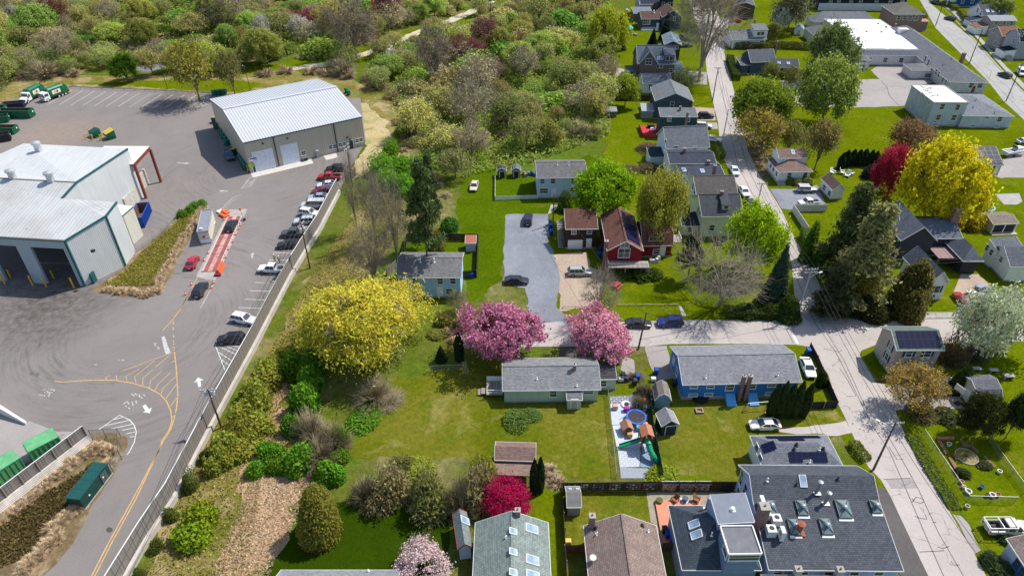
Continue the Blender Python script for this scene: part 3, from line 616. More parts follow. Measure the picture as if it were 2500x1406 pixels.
def scatter(poly,n,seed):
 rng=np.random.default_rng(seed);P=np.array(poly);lo,hi=P.min(0),P.max(0);out=np.zeros((0,2))
 while len(out)<n:
  q=rng.uniform(lo,hi,(n*2,2));out=np.concatenate([out,q[in_poly(q[:,0],q[:,1],poly)]])
 return out[:n]
# ---------------------------------------------------------------- vehicles
CARP=objcol(.3,.25);CARG=glass((.02,.024,.03),.04);CHROME=plain((.6,.6,.62),.25,.9);LAMP=plain((.75,.78,.8),.15,0,.1);TAIL=plain((.35,.01,.01),.25);DARKP=plain((.03,.03,.032),.6)
CAR_T={ # length, width, belt, height, wheel radius, wheel x, body stations (x, zlow, ztop, halfwidth factor), cabin base x0 x1, cabin top x0 x1
 'sedan':(4.75,1.84,.98,1.46,.33,(-1.38,1.42),[(-2.37,.45,.80,.78),(-2.25,.30,.97,.92),(-1.3,.24,1.0,1),(.7,.22,.99,1),(1.5,.24,.90,1),(2.2,.30,.78,.93),(2.37,.42,.66,.76)],(-1.95,1.05),(-1.05,.25)),
 'suv':(4.7,1.9,1.08,1.72,.37,(-1.38,1.4),[(-2.35,.5,.95,.85),(-2.27,.34,1.1,.95),(-1.3,.28,1.12,1),(.8,.27,1.1,1),(1.6,.28,1.04,1),(2.22,.34,.92,.93),(2.35,.48,.75,.8)],(-2.24,1.1),(-1.9,.35)),
 'hatch':(4.2,1.78,1.0,1.52,.33,(-1.25,1.25),[(-2.1,.45,.9,.82),(-2.02,.3,1.02,.94),(-1.1,.24,1.03,1),(.7,.24,1.0,1),(1.4,.25,.92,1),(1.98,.3,.8,.92),(2.1,.42,.66,.78)],(-2.0,1.0),(-1.55,.25)),
 'pickup':(5.75,2.02,1.18,1.92,.40,(-1.75,1.85),[(-2.87,.6,1.1,.93),(-2.82,.45,1.2,.97),(-1.7,.42,1.2,1),(.9,.40,1.2,1),(1.9,.42,1.17,1),(2.7,.46,1.05,.95),(2.87,.55,.85,.85)],(-.75,1.45),(-.6,.75)),
 'van':(5.6,2.0,1.25,2.15,.37,(-1.75,1.75),[(-2.8,.5,1.15,.92),(-2.74,.36,1.27,.98),(-1.6,.32,1.28,1),(1.0,.32,1.26,1),(1.9,.33,1.18,1),(2.65,.38,1.0,.93),(2.8,.5,.8,.8)],(-2.72,1.75),(-2.6,1.0)),
 'jeep':(4.5,1.88,1.15,1.86,.41,(-1.4,1.4),[(-2.2,.55,1.1,.92),(-2.15,.45,1.16,.93),(-1.2,.45,1.17,.93),(.6,.45,1.16,.93),(1.2,.45,1.13,.82),(2.1,.5,1.08,.8),(2.2,.6,.95,.76)],(-2.1,.75),(-2.05,.45)),
}
def quadslab(m,pts,t,mi=0):
 p=[Vector(a)for a in pts];n=(p[1]-p[0]).cross(p[2]-p[0]).normalized()*t;m.hexa(p,[q+n for q in p],mi)
def car_meshes(kind):
 L,Wd,belt,H,wr,wx,st,(b0,b1),(t0,t1)=CAR_T[kind];hw=Wd/2;out={}
 m=MB();k=10
 for(x,zl,zt,f)in st:
  h=hw*f;zm=zt-.16
  m.v+=[(x,-h*.84,zl),(x,-h,zl+.16),(x,-h*1.0,zm),(x,-h*.95,zt-.04),(x,-h*.82,zt),(x,h*.82,zt),(x,h*.95,zt-.04),(x,h,zm),(x,h,zl+.16),(x,h*.84,zl)]
 for i in range(len(st)-1):m.f+=[[i*k+j,(i+1)*k+j,(i+1)*k+(j+1)%k,i*k+(j+1)%k]for j in range(k)]
 m.f+=[list(range(k)),[(len(st)-1)*k+j for j in range(k)][::-1]];m.f=[f[::-1]for f in m.f];m.mi=[0]*len(m.f)
 if kind=='pickup': # open load bed
  m.f=[f for f in m.f if not(all(abs(m.v[i][2]-1.2)<.03 for i in f)and max(m.v[i][0]for i in f)<=.95 and min(m.v[i][0]for i in f)>=-2.83)];m.mi=[0]*len(m.f)
  bw=hw*.80;m.box(-2.78,-bw,.62,-.8,bw,.66,1);
  for sg in(-1,1):m.hexa([(-2.8,sg*bw,.62),(-.75,sg*bw,.62),(-.75,sg*hw*.83,.62),(-2.8,sg*hw*.83,.62)],[(-2.8,sg*bw,1.22),(-.75,sg*bw,1.22),(-.75,sg*hw*.95,1.19),(-2.8,sg*hw*.95,1.19)],0)
  m.box(-2.84,-bw,.6,-2.76,bw,1.2,0);m.box(-.8,-bw,.62,-.7,bw,1.25,0);m.box(-.72,-hw*.95,1.14,1.2,hw*.95,1.195,0)
 for x in wx:
  for sg in(-1,1):m.tube((x,sg*(hw-.25),wr),(x,sg*(hw+.004),wr),wr+.07,n=14,mi=1)
 out['body']=m.mesh('body',[CARP,DARKP],False)
 gb,gt=hw*.90,hw*(.90 if kind in('jeep',)else .74 if kind!='van' else .84);zb,zt=belt-.02,H-.05
 B=[(b0,-gb,zb),(b1,-gb,zb),(b1,gb,zb),(b0,gb,zb)];T=[(t0,-gt,zt),(t1,-gt,zt),(t1,gt,zt),(t0,gt,zt)]
 m=MB();quadslab(m,[B[1],B[2],T[2],T[1]],-.03);out['windshield']=m.mesh('windshield',CARG)
 m=MB();quadslab(m,[B[3],B[0],T[0],T[3]],-.03);out['rear_window']=m.mesh('rear_window',CARG)
 m=MB();quadslab(m,[B[0],B[1],T[1],T[0]],-.03);out['side_window']=m.mesh('side_window',CARG)
 m=MB();quadslab(m,[B[2],B[3],T[3],T[2]],-.03);out['side_window2']=m.mesh('side_window',CARG)
 m=MB();e=.04;r=[(t0-e,-gt-.01,zt),(t1+e,-gt-.01,zt),(t1+e,gt+.01,zt),(t0-e,gt+.01,zt)]
 m.hexa(r,[(t0+.08,-gt*.85,H),(t1-.08,-gt*.85,H),(t1-.08,gt*.85,H),(t0+.08,gt*.85,H)])
 for a,b in zip(B,T):m.beam(a,b,.10,.07)
 for f in((.45,)if kind not in('suv','van','hatch')else(.36,.66)):
  for sg in(-1,1):xb,xt=b0+(b1-b0)*f,t0+(t1-t0)*f;m.beam((xb,sg*(gb+.012),zb),(xt,sg*(gt+.012),zt),.07,.05)
 if kind=='suv':[m.beam((t0+.1,sg*gt*.9,H+.05),(t1-.1,sg*gt*.9,H+.05),.05,.04)for sg in(-1,1)]
 out['roof']=m.mesh('roof',CARP)
 m=MB();w=.22;m.lathe([(wr*.6,-w/2),(wr*.94,-w/2),(wr,-w*.32),(wr,w*.32),(wr*.94,w/2),(wr*.6,w/2)],16);out['tyre']=m.mesh('tyre',RUBBER,False)
 m=MB();m.lathe([(wr*.2,-.1),(wr*.6,-.07),(wr*.62,.09),(wr*.5,.10),(wr*.12,.075)],12);out['rim']=m.mesh('rim',CHROME)
 zf=st[-1][2]-.05;m=MB();m.box(-.12,-.17,-.07,.03,.17,.07);out['headlight']=m.mesh('headlight',LAMP)
 m=MB();m.box(-.03,-.13,-.12,.09,.13,.12);out['taillight']=m.mesh('taillight',TAIL)
 m=MB();m.box(-.02,-.26,-.07,.03,.26,.07);out['number_plate']=m.mesh('number_plate',WHITE)
 m=MB();m.box(-.09,-.1,-.06,.06,.1,.07);out['mirror']=m.mesh('mirror',CARP)
 m=MB();m.box(-.06,-hw*.5,-.12,.04,hw*.5,.12);out['grille']=m.mesh('grille',DARKP)
 return out
def car(kind,x,y,rz,col,label,group=None,name=None,cat='car',detail=2,z=0,sc=1.0):
 M_=cached(('car',kind),lambda:car_meshes(kind));L,Wd,belt,H,wr,wx,st,(b0,b1),_=CAR_T[kind];hw=Wd/2;c4=tuple(C_(col))+(1,)
 t=thing(name or{'pickup':'pickup_truck','van':'passenger_van','suv':'sport_utility_car','jeep':'off_road_car','hatch':'hatchback_car'}.get(kind,'sedan_car'),label,cat,(x,y,z),rz,group)
 if sc!=1:t.scale=(sc,)*3
 obj('body',M_['body'],t).color=c4;obj('roof',M_['roof'],t).color=c4
 for k in('windshield','rear_window','side_window'):obj(k,M_[k],t)
 obj('side_window',M_['side_window2'],t)
 for wxx in wx:
  for sg in(-1,1):
   w=obj('wheel',M_['tyre'],t,(wxx,sg*(hw-.11),wr),(R(-90*sg),0,0));obj('rim',M_['rim'],w,(0,0,.02))
 if detail:
  for sg in(-1,1):
   obj('headlight',M_['headlight'],t,(st[-2][0]+.05,sg*hw*.66,st[-2][2]-.13));obj('taillight',M_['taillight'],t,(st[1][0]-.08,sg*hw*.78,st[1][2]-.16))
   obj('mirror',M_['mirror'],t,(b1-.35,sg*(hw+.06),belt+.06)).color=c4
  obj('number_plate',M_['number_plate'],t,(st[0][0]-.01,0,.62));obj('grille',M_['grille'],t,(st[-1][0],0,st[-1][2]-.1))
 return t
def wheel(parent,x,y,r,w=.3,sg=1):
 def mk():m=MB();m.lathe([(r*.6,-w/2),(r*.95,-w/2),(r,-w*.3),(r,w*.3),(r*.95,w/2),(r*.6,w/2)],16);return m.mesh('wheel',RUBBER)
 def mr():m=MB();m.lathe([(r*.15,-.1),(r*.6,-.05),(r*.6,w*.45),(r*.25,w*.3)],12);return m.mesh('rim',plain((.7,.7,.7),.4,.3))
 o=obj('wheel',cached(('whl',r,w),mk),parent,(x,y,r),(R(-90*sg),0,0));obj('rim',cached(('rim',r,w),mr),o);return o
GREEN=plain((.008,.13,.055),.45,var=.2,sc=.8,coat=.2);DGREEN=plain((.01,.075,.06),.5,var=.2)
def refuse_truck(x,y,rz,label,group,conventional=False):
 t=thing('refuse_truck',label,'truck',(x,y,0),rz,group);m=MB();m.box(-4.6,-.45,.75,4.4,.45,1.0);m.box(-4.4,-1.1,.7,2.2,1.1,.85);obj('chassis',m,t,mat=DARKP)
 m=MB()
 if conventional:
  m.hexa([(2.3,-1.15,.6),(3.9,-1.15,.6),(3.9,1.15,.6),(2.3,1.15,.6)],[(2.3,-1.1,2.85),(3.45,-1.1,2.85),(3.45,1.1,2.85),(2.3,1.1,2.85)]);m.hexa([(3.8,-1.1,.6),(5.3,-.95,.55),(5.3,.95,.55),(3.8,1.1,.6)],[(3.8,-.95,1.85),(5.2,-.8,1.5),(5.2,.8,1.5),(3.8,.95,1.85)])
 else:m.hexa([(2.4,-1.2,.55),(4.4,-1.2,.55),(4.4,1.2,.55),(2.4,1.2,.55)],[(2.4,-1.15,2.75),(4.25,-1.15,2.75),(4.25,1.15,2.75),(2.4,1.15,2.75)])
 c=obj('cab',m,t,mat=WHITE);g=MB();xf=(3.79,3.5)if conventional else(4.405,4.30)
 quadslab(g,[(xf[0]-.0,-1.0,1.65),(xf[0],1.0,1.65),(xf[1],1.0,2.55),(xf[1],-1.0,2.55)],.04);obj('windshield',g,c,mat=CARG)
 for sg in(-1,1):
  g=MB();q=[(2.75,sg*1.165,1.7),(xf[0]-.35,sg*1.165,1.7),(xf[0]-.5,sg*1.145,2.45),(2.75,sg*1.145,2.45)];quadslab(g,q if sg<0 else q[::-1],.03);obj('side_window',g,c,mat=CARG)
  g=MB();g.box(xf[0]+(.0 if conventional else-.1),sg*1.35-.05,1.5,xf[0]+.15,sg*1.35+.05,2.2);obj('mirror',g,c,mat=DARKP);g=MB();fx=5.28 if conventional else 4.4;g.box(fx,sg*.8-.18,.75,fx+.06,sg*.8+.18,1.0);obj('headlight',g,c,mat=LAMP)
 m=MB();w=1.2;pr=[(-w,1.0),(w,1.0),(w+.05,2.2),(w-.1,3.2),(w-.45,3.55),(-w+.45,3.55),(-w+.1,3.2),(-w-.05,2.2)];m.v+=[(-3.2,p[0],p[1])for p in pr]+[(2.2,p[0],p[1])for p in pr];k=8;m.f+=[list(range(k))[::-1],list(range(k,2*k))]+[(i,(i+1)%k,k+(i+1)%k,k+i)for i in range(k)];m.mi=[0]*len(m.f)
 for xx in(-2.2,-1.1,0,1.1):m.v and[m.box(xx-.06,sg*1.18-.07,1.05,xx+.06,sg*1.18+.07,3.1)for sg in(-1,1)]
 b=obj('compactor_body',m,t,mat=GREEN)
 for sg in(-1,1):
  l=MB();l.box(-1.55,sg*1.29-.012,1.55,1.35,sg*1.29+.012,2.75,0);l.box(-.75,sg*1.31-.006,1.85,-.15,sg*1.31+.006,2.5,1);l.box(-.05,sg*1.31-.006,1.85,.6,sg*1.31+.006,2.5,2);l.box(-1.45,sg*1.31-.006,1.58,1.25,sg*1.31+.006,1.72,2);obj('side_panel',l.mesh('side_panel',[WHITE,GREEN,YEL]),b)
 m=MB();m.hexa([(-4.5,-1.2,1.1),(-3.2,-1.2,1.0),(-3.2,1.2,1.0),(-4.5,1.2,1.1)],[(-4.0,-1.1,3.1),(-3.2,-1.1,3.6),(-3.2,1.1,3.6),(-4.0,1.1,3.1)]);obj('tailgate',m,t,mat=GREEN)
 m=MB();m.hexa([(-5.0,-1.1,.55),(-4.0,-1.1,.55),(-4.0,1.1,.55),(-5.0,1.1,.55)],[(-4.9,-1.1,1.35),(-4.3,-1.1,1.5),(-4.3,1.1,1.5),(-4.9,1.1,1.35)]);obj('hopper',m,t,mat=YEL)
 for xx in((4.3 if conventional else 3.4),-.6,-1.8,-2.95):
  for sg in(-1,1):wheel(t,xx,sg*1.05,.52,.32,sg)
 return t
def rolloff(x,y,rz,L,Wd,H,col,label,group,lid=False,rust=True):
 t=thing('roll_off_container',label,'container',(x,y,0),rz,group);hw=Wd/2;a=L/2;th=.08;mt=col;inn=plain((.16,.09,.055),.9,var=.4,sc=.9)if rust else col
 m=MB();m.box(-a,-hw,.25,a,hw,.35,1);m.box(-a,-hw,.1,a,-hw+.2,.25,0);m.box(-a,hw-.2,.1,a,hw,.25,0);obj('floor',m.mesh('floor',[col,inn]),t)
 for sg in(-1,1):
  m=MB();m.box(-a,sg*hw-th/2,.25,a,sg*hw+th/2,H,0);m.box(-a+.1,sg*(hw-th/2-.012)-.01,.35,a-.1,sg*(hw-th/2-.012)+.01,H-.12,1)
  for i in range(int(L/.6)+1):xx=-a+i*L/int(L/.6);m.box(xx-.05,sg*(hw+.08)-.06,.25,xx+.05,sg*(hw+.08)+.06,H,0)
  m.box(-a,sg*hw-.1,H,a,sg*hw+.12,H+.1,0);obj('side_wall',m.mesh('side_wall',[col,inn]),t)
 for sg in(-1,1):
  m=MB();m.box(sg*a-th/2,-hw+.06,.25,sg*a+th/2,hw-.06,H,0);m.box(sg*(a-.055)-.01,-hw+.1,.35,sg*(a-.055)+.01,hw-.1,H-.1,1)
  for yy in(-.55,.0,.55):m.box(sg*(a+.08)-.05,yy*hw-.05,.25,sg*(a+.08)+.05,yy*hw+.05,H,0)
  m.box(sg*a-.08,-hw,H,sg*a+.08,hw,H+.09,0);e=obj('end_gate',m.mesh('end_gate',[col,inn]),t);p=MB();p.box(sg*(a+.14)-.02,hw*.15,H*.6,sg*(a+.14)+.02,hw*.5,H*.8);obj('sticker',p,e,mat=WHITE)
 if lid:m=MB();m.box(-a,-hw,H+.02,a,hw,H+.12);obj('lid',m,t,mat=lid)
 return t
def dumpster(x,y,rz,col,lidc,label,group=None,s=1.0):
 t=thing('dumpster',label,'dumpster',(x,y,0),rz,group);t.scale=(s,)*3
 m=MB();m.extr([(-.8,.15),(.7,.15),(.85,1.0),(.85,1.3),(-.8,1.75)][::-1],-.95,.95,'x');obj('body',m,t,mat=col)
 for sg in(-1,1):m=MB();quadslab(m,[(sg*.47-.45,.88,1.32),(sg*.47+.45,.88,1.32),(sg*.47+.45,-.84,1.79),(sg*.47-.45,-.84,1.79)],.05);obj('lid',m,t,mat=lidc);m=MB();m.box(sg*1.02-.06,-.6,.75,sg*1.02+.06,.6,.95);obj('fork_pocket',m,t,mat=col)
 m=MB();m.box(-.5,.835,.5,.5,.9,.8);obj('sticker',m,t,mat=WHITE)
 for a in(-.7,.7):
  for b in(-.6,.55):m=MB();m.tube((a-.05,b,.09),(a+.05,b,.09),.09,n=8);obj('caster',m,t,mat=RUBBER)
 return t
def bin_(x,y,rz,col,label,group=None,lid=None,s=1.0):
 t=thing('wheeled_bin',label,'bin',(x,y,0),rz,group);t.scale=(s,)*3;c=plain(col,.45)
 def mk():m=MB();m.hexa([(-.24,-.26,.06),(.24,-.26,.06),(.24,.26,.06),(-.24,.26,.06)],[(-.3,-.36,1.0),(.3,-.36,1.0),(.3,.36,1.0),(-.3,.36,1.0)]);return m.mesh('body',c)
 def ml():m=MB();m.hexa([(-.33,-.4,1.0),(.33,-.4,1.0),(.33,.4,1.0),(-.33,.4,1.0)],[(-.27,-.32,1.1),(.27,-.32,1.1),(.27,.34,1.14),(-.27,.34,1.14)]);return m.mesh('lid',plain(lid,.45)if lid else c)
 obj('body',cached(('bin',c.name),mk),t);obj('lid',cached(('binlid',c.name,lid),ml),t)
 for sg in(-1,1):obj('wheel',cached('binw',lambda:(lambda m:(m.tube((-.03,0,0),(.03,0,0),.13,n=10),m.mesh('wheel',RUBBER))[1])(MB())),t,(sg*.3,.3,.13))
 m=MB();m.beam((-.25,.42,1.02),(.25,.42,1.02),.04,.04);obj('handle',m,t,mat=c);return t
def cone(x,y,label,group,s=1.0):
 t=thing('traffic_cone',label,'cone',(x,y,0),0,group);t.scale=(s,)*3
 obj('base',cached('coneb',lambda:(lambda m:(m.box(-.22,-.22,0,.22,.22,.05),m.mesh('base',plain((.5,.08,.04))))[1])(MB())),t);obj('cone',cached('conec',lambda:(lambda m:(m.lathe([(.17,.05),(.04,.9),(.0,.92)],12),m.mesh('cone',plain((.85,.12,.05),.6)))[1])(MB())),t);obj('band',cached('conew',lambda:(lambda m:(m.lathe([(.138,.33),(.105,.56)],12),m.mesh('band',WHITE))[1])(MB())),t);return t
def bollard(x,y,label,group,h=1.3,r=.11,rz=0):
 m=cached(('boll',h,r),lambda:(lambda m:(m.lathe([(r,0),(r,h-.08),(r*.7,h-.02),(.02,h)],12),m.mesh('bollard',YEL))[1])(MB()));return tag(obj('bollard',m,None,(x,y,0)),label,'bollard',group)
# ---------------------------------------------------------------- poles, wires, fences
def pole(x,y,h,label,rz=0,arms=(.45,),aw=2.4,tr=(),light=None,col=None,group='utility poles',r=.17,lean=0,name='utility_pole'):
 t=thing(name,label,'utility pole',(x,y,0),rz,group);c=col or WOODP;m=MB();m.tube((0,0,0),(lean,0,h),r,r*.62,10);obj('pole',m,t,mat=c)
 for dz in arms:
  m=MB();m.box(-aw/2,-.06,h-dz-.06,aw/2,.06,h-dz+.08);a=obj('crossarm',m,t,mat=plain((.42,.39,.35),.85));m=MB();m.beam((-aw*.3,.0,h-dz),(0,0,h-dz-.7),.03,.03);m.beam((aw*.3,.0,h-dz),(0,0,h-dz-.7),.03,.03);obj('brace',m,a,mat=GALV)
  for k in(-.46,-.25,.25,.46):m=MB();m.lathe([(.03,0),(.07,.05),(.04,.12),(.06,.18),(.02,.24)],8,(aw*k,0,h-dz+.08));obj('insulator',m,a,mat=WHITE)
 for(dx,dy,dz)in tr:
  m=MB();m.lathe([(.24,0),(.27,.05),(.27,.85),(.22,.95),(.05,.98)],12,(dx,dy,h-dz));k=obj('transformer',m,t,mat=plain((.55,.57,.58),.4));m=MB();m.tube((dx,dy,h-dz+.95),(dx,dy,h-dz+1.2),.04,n=6);obj('bushing',m,k,mat=plain((.3,.12,.06)))
 if light:
  ln,an,z=light;m=MB();q=(math.cos(an)*ln,math.sin(an)*ln);m.tube((0,0,z),(q[0]*.6,q[1]*.6,z+.5),.04,n=6);m.tube((q[0]*.6,q[1]*.6,z+.5),(q[0],q[1],z+.55),.04,n=6);a=obj('lamp_arm',m,t,mat=GALV);m=MB();m.beam((q[0]*.95,q[1]*.95,z+.53),(q[0]*1.28,q[1]*1.28,z+.55),.3,.16);obj('lamp_head',m,a,mat=plain((.6,.62,.62),.4))
 return t
def wire(p,q,sag,label,group,r=.034,n=14):
 p,q=Vector(p),Vector(q);pts=[p.lerp(q,i/n)-Vector((0,0,4*sag*(i/n)*(1-i/n)))for i in range(n+1)];m=MB()
 for a,b in zip(pts,pts[1:]):m.tube(a-p,b-p,r,n=4,caps=False)
 return tag(obj('power_line',m,None,p,mat=plain((.05,.05,.05),.6)),label,'power line',group)
def wires(p,q,sag,label,n,sp=.8):
 d=(Vector(q[:2])-Vector(p[:2])).normalized();m=Vector((-d.y,d.x,0))
 for i in range(n):o=m*(i-(n-1)/2)*sp;wire(Vector(p)+o,Vector(q)+o,sag,label,'overhead wires')
def fence(kind,pts,h,label,col=None,z0=0.0,seg=2.4,name=None,group=None,base=None,gap=True,postc=None):
 nm=name or{'board':'board_fence','chain':'chain_link_fence','picket':'picket_fence','vinyl':'panel_fence','rail':'guardrail','split':'rail_fence'}[kind]
 t=thing(nm,label,'fence',(0,0,0),0,group);pts=PT(pts);ox,oy=pts[0];t.location=(ox,oy,0);rnd=random.Random(int(abs(ox*10+oy)))
 mt={'board':lambda:boards(col or(.22,.195,.175)),'chain':chain,'picket':lambda:WHITE,'vinyl':lambda:plain(col or '#e6e6e2',.5),'rail':lambda:GALV,'split':lambda:plain(col or(.4,.34,.27),.9)}[kind]();pm=postc or{'board':plain((.30,.26,.22),.9),'chain':GALV,'picket':WHITE,'vinyl':mt,'rail':WOODP,'split':mt}[kind]
 for a,b in zip(pts,pts[1:]):
  D=math.dist(a,b);n=max(1,round(D/seg));s=D/n;an=math.atan2(b[1]-a[1],b[0]-a[0])
  def mk(v):
   m=MB()
   if kind=='board':
    k=max(2,int(s/.19));w=s/k;rr=random.Random(v)
    for i in range(k):m.box(i*w+.006,-.012+rr.uniform(-.006,.006),.03,(i+1)*w-.006,.014,h-rr.uniform(0,.04))
    m.box(0,.016,.3,s,.06,.4);m.box(0,.016,h-.4,s,.06,h-.3)
    if col is None or base:m.box(0,-.05,h,s,.07,h+.06,1)
   elif kind=='chain':
    m.add([(0,0,.05),(s,0,.05),(s,0,h),(0,0,h)],[(0,1,2,3)],0)
   elif kind=='picket':
    k=max(3,int(s/.2));w=s/k
    for i in range(k):x=i*w;m.prism([(x+.03,-.012),(x+w-.03,-.012),(x+w-.03,.012),(x+.03,.012)],.06,h)
    m.box(0,.013,.25,s,.05,.33);m.box(0,.013,h-.3,s,.05,h-.22)
   elif kind=='vinyl':m.box(0,-.02,.06,s,.02,h-.02);m.box(0,-.045,h-.12,s,.045,h);m.box(0,-.045,.05,s,.045,.17)
   elif kind=='rail':pr=[(-.05,h-.3),(-.09,h-.23),(-.05,h-.15),(-.09,h-.07),(-.05,h),(-.035,h),(-.075,h-.07),(-.035,h-.15),(-.075,h-.23),(-.035,h-.3)];m.extr(pr,0,s,'x')
   elif kind=='split':[m.beam((0,0,z),(s,0,z),.08,.1)for z in([h*.9]if h<.6 else[h*.4,h*.85])]
   return m.mesh('panel',[mt,TRIM]if base else mt)
  mes=[cached(('fence',kind,round(s,3),h,mt.name,v,bool(base)),lambda v=v:mk(v))for v in range(3 if kind=='board' else 1)]
  pmesh=cached(('fpost',kind,h,pm.name),lambda:(lambda m:((m.tube((0,0,0),(0,0,h+.05),.035,n=6)if kind=='chain' else m.box(-.05,-.05 if kind!='board' else .062,0,.05,.05 if kind!='board' else .15,h+.08 if kind in('vinyl','picket')else h)),m.mesh('post',pm))[1])(MB()))
  for i in range(n):
   x,y=a[0]-ox+(b[0]-a[0])*i/n,a[1]-oy+(b[1]-a[1])*i/n
   p=obj('panel',mes[rnd.randrange(len(mes))],t,(x,y,z0),(0,0,an));obj('post',pmesh,t,(x,y,z0),(0,0,an))
   if kind=='chain':m=cached(('trail',round(s,3),h),lambda:(lambda m:(m.tube((0,0,h),(s,0,h),.025,n=6),m.mesh('top_rail',GALV if postc is None else pm))[1])(MB()));obj('top_rail',m,p)
  obj('post',pmesh,t,(b[0]-ox,b[1]-oy,z0),(0,0,an))
 return t
# ---------------------------------------------------------------- small props
def prop(name,label,cat,x,y,parts,rz=0,z=0,group=None,s=1.0):
 """parts: list of (part name, MB, material)"""
 t=thing(name,label,cat,(x,y,z),rz,group)
 if s!=1:t.scale=(s,)*3
 for p in parts:obj(p[0],p[1],t,mat=p[2])
 return t
def B(*boxes):
 m=MB()
 for b in boxes:m.box(*b)
 return m
def TB(*ts):
 m=MB()
 for t in ts:m.tube(*t[:4],n=t[4]if len(t)>4 else 8)
 return m
def LA(prof,n=14,c=(0,0,0)):m=MB();m.lathe(prof,n,c);return m
def ac_unit(h,x,y,w=.85,hh=.85,fan=True):
 z=h.rz(x,y);a=obj('air_conditioner',B((x-w/2,y-w/2,z-.1,x+w/2,y+w/2,z+hh)),h.t,mat=plain((.62,.62,.6),.5))
 if fan:
  obj('fan_ring',LA([(w*.30,0),(w*.43,.0),(w*.43,.05),(w*.30,.05)],16,(x,y,z+hh)),a,mat=WHITE);obj('fan_guard',LA([(w*.29,.01),(w*.29,.03),(.01,.03)],12,(x,y,z+hh)),a,mat=DARKP)
def split_unit(h,x,y,w=.9,d=.38,hh=1.25,an=0):
 z=h.rz(x,y);a=obj('heat_pump',B((-d/2,-w/2,-.1,d/2,w/2,hh)),h.t,(x,y,z),(0,0,an),mat=WHITE);obj('fan_grille',LA([(.3,0),(.32,.02),(.05,.03)],14),a,(-d/2-.01,0,hh*.6),(0,R(-90),0),mat=plain((.3,.3,.3)))
def person(x,y,rz,label,pose,top,bottom,helmet=None,z=0):
 """one continuous skinned body, with clothing and hair or helmet as children"""
 t=thing('person',label,'person',(x,y,z),rz);g=bpy.data.meshes.new('body')
 J={'pel':(0,0,.95,.15),'ch':(0,.01,1.28,.17),'nk':(0,0,1.5,.065),'hd':(0,-.01,1.62,.095),'ht':(0,0,1.74,.085)}
 for s_,k in((-1,'l'),(1,'r')):
  J.update({'hp'+k:(s_*.09,0,.9,.10),'kn'+k:(s_*.11,-.03+.05*s_,.5,.07),'an'+k:(s_*.12,.02+.08*s_,.09,.045),'to'+k:(s_*.13,-.14+.08*s_,.04,.04),'sh'+k:(s_*.18,0,1.43,.075),'el'+k:(s_*.25,-.05,1.15,.05),'wr'+k:(s_*.22,-.22,1.02+(.1 if pose else-.12),.035),'fi'+k:(s_*.19,-.32,1.03+(.12 if pose else-.2),.03)})
 nm=list(J);E=[('pel','ch'),('ch','nk'),('nk','hd'),('hd','ht')]
 for k in 'lr':E+=[('pel','hp'+k),('hp'+k,'kn'+k),('kn'+k,'an'+k),('an'+k,'to'+k),('ch','sh'+k),('sh'+k,'el'+k),('el'+k,'wr'+k),('wr'+k,'fi'+k)]
 g.from_pydata([J[n][:3]for n in nm],[(nm.index(a),nm.index(b))for a,b in E],[]);b=obj('body',g,t)
 g.materials.append(plain(bottom,.8));sk=b.modifiers.new('skin','SKIN');b.modifiers.new('sub','SUBSURF').render_levels=1
 for v,n in zip(g.skin_vertices[0].data,nm):v.radius=(J[n][3],)*2;v.use_root=n=='pel'
 m=MB();m.lathe([(.19,.98),(.22,1.15),(.235,1.38),(.12,1.5)],12);v=obj('vest',m,t,mat=plain(top,.7));v.scale=(1.05,.72,1.0)
 m=MB();m.lathe([(.225,1.15),(.24,1.16),(.24,1.21),(.225,1.22)],12);k=obj('reflective_band',m,v,mat=WHITE)
 if helmet is not None:m=MB();m.lathe([(.16,1.70),(.135,1.71),(.12,1.80),(.06,1.86),(.01,1.87)],12);obj('hard_hat',m,t,mat=plain(helmet,.4))
 m=MB();m.lathe([(.02,1.52),(.085,1.58),(.098,1.66),(.09,1.72)],10);obj('face',m,t,(0,-.012,0),mat=plain((.45,.27,.19),.7));return t
# ================================================================ the ground
GR=ground('scrub_ground',[(.075,.095,.012),(.12,.125,.025),(.09,.125,.012),(.18,.15,.06)],.035,.8,[((.33,.25,.15),.03,.52,.66,.75),((.07,.14,.01),.05,.5,.66,.8)])
tag(obj('ground',mk_mesh('ground',[(-900,-60,0),(900,-60,0),(900,1400,0),(-900,1400,0)],[(0,1,2,3)],GR)),None,None,None,'structure')
LAWN=ground('lawn_grass',[(.082,.110,.002),(.104,.140,.002),(.12,.155,.003),(.094,.127,.002)],.09,1.6,[((.24,.21,.03),.16,.56,.74,.5),((.06,.10,.002),.3,.52,.7,.6),((.20,.19,.04),1.1,.58,.74,.45)],fvar=.4)
LAWNMID=ground('green_lawn_grass',[(.052,.088,.002),(.066,.112,.002),(.078,.125,.003),(.06,.10,.002)],.09,1.6,[((.2,.19,.03),.2,.58,.76,.45),((.05,.09,.002),.3,.52,.7,.5)],fvar=.4)
LAWNDRY=ground('dry_lawn_grass',[(.088,.108,.005),(.115,.128,.008),(.15,.145,.018),(.097,.118,.006)],.08,1.3,[((.30,.26,.09),.13,.54,.70,.65),((.065,.12,.006),.22,.52,.68,.6)],fvar=.42)
LAWNRICH=ground('rich_lawn_grass',[(.022,.045,.002),(.028,.055,.002),(.036,.066,.003)],.1,1.5,None,fvar=.25)
ROUGH=ground('rough_grass',[(.10,.12,.012),(.17,.15,.03),(.24,.19,.065),(.09,.13,.01)],.1,1.4,[((.40,.31,.18),.12,.5,.64,.8),((.07,.16,.02),.2,.54,.68,.7)],fvar=.45)
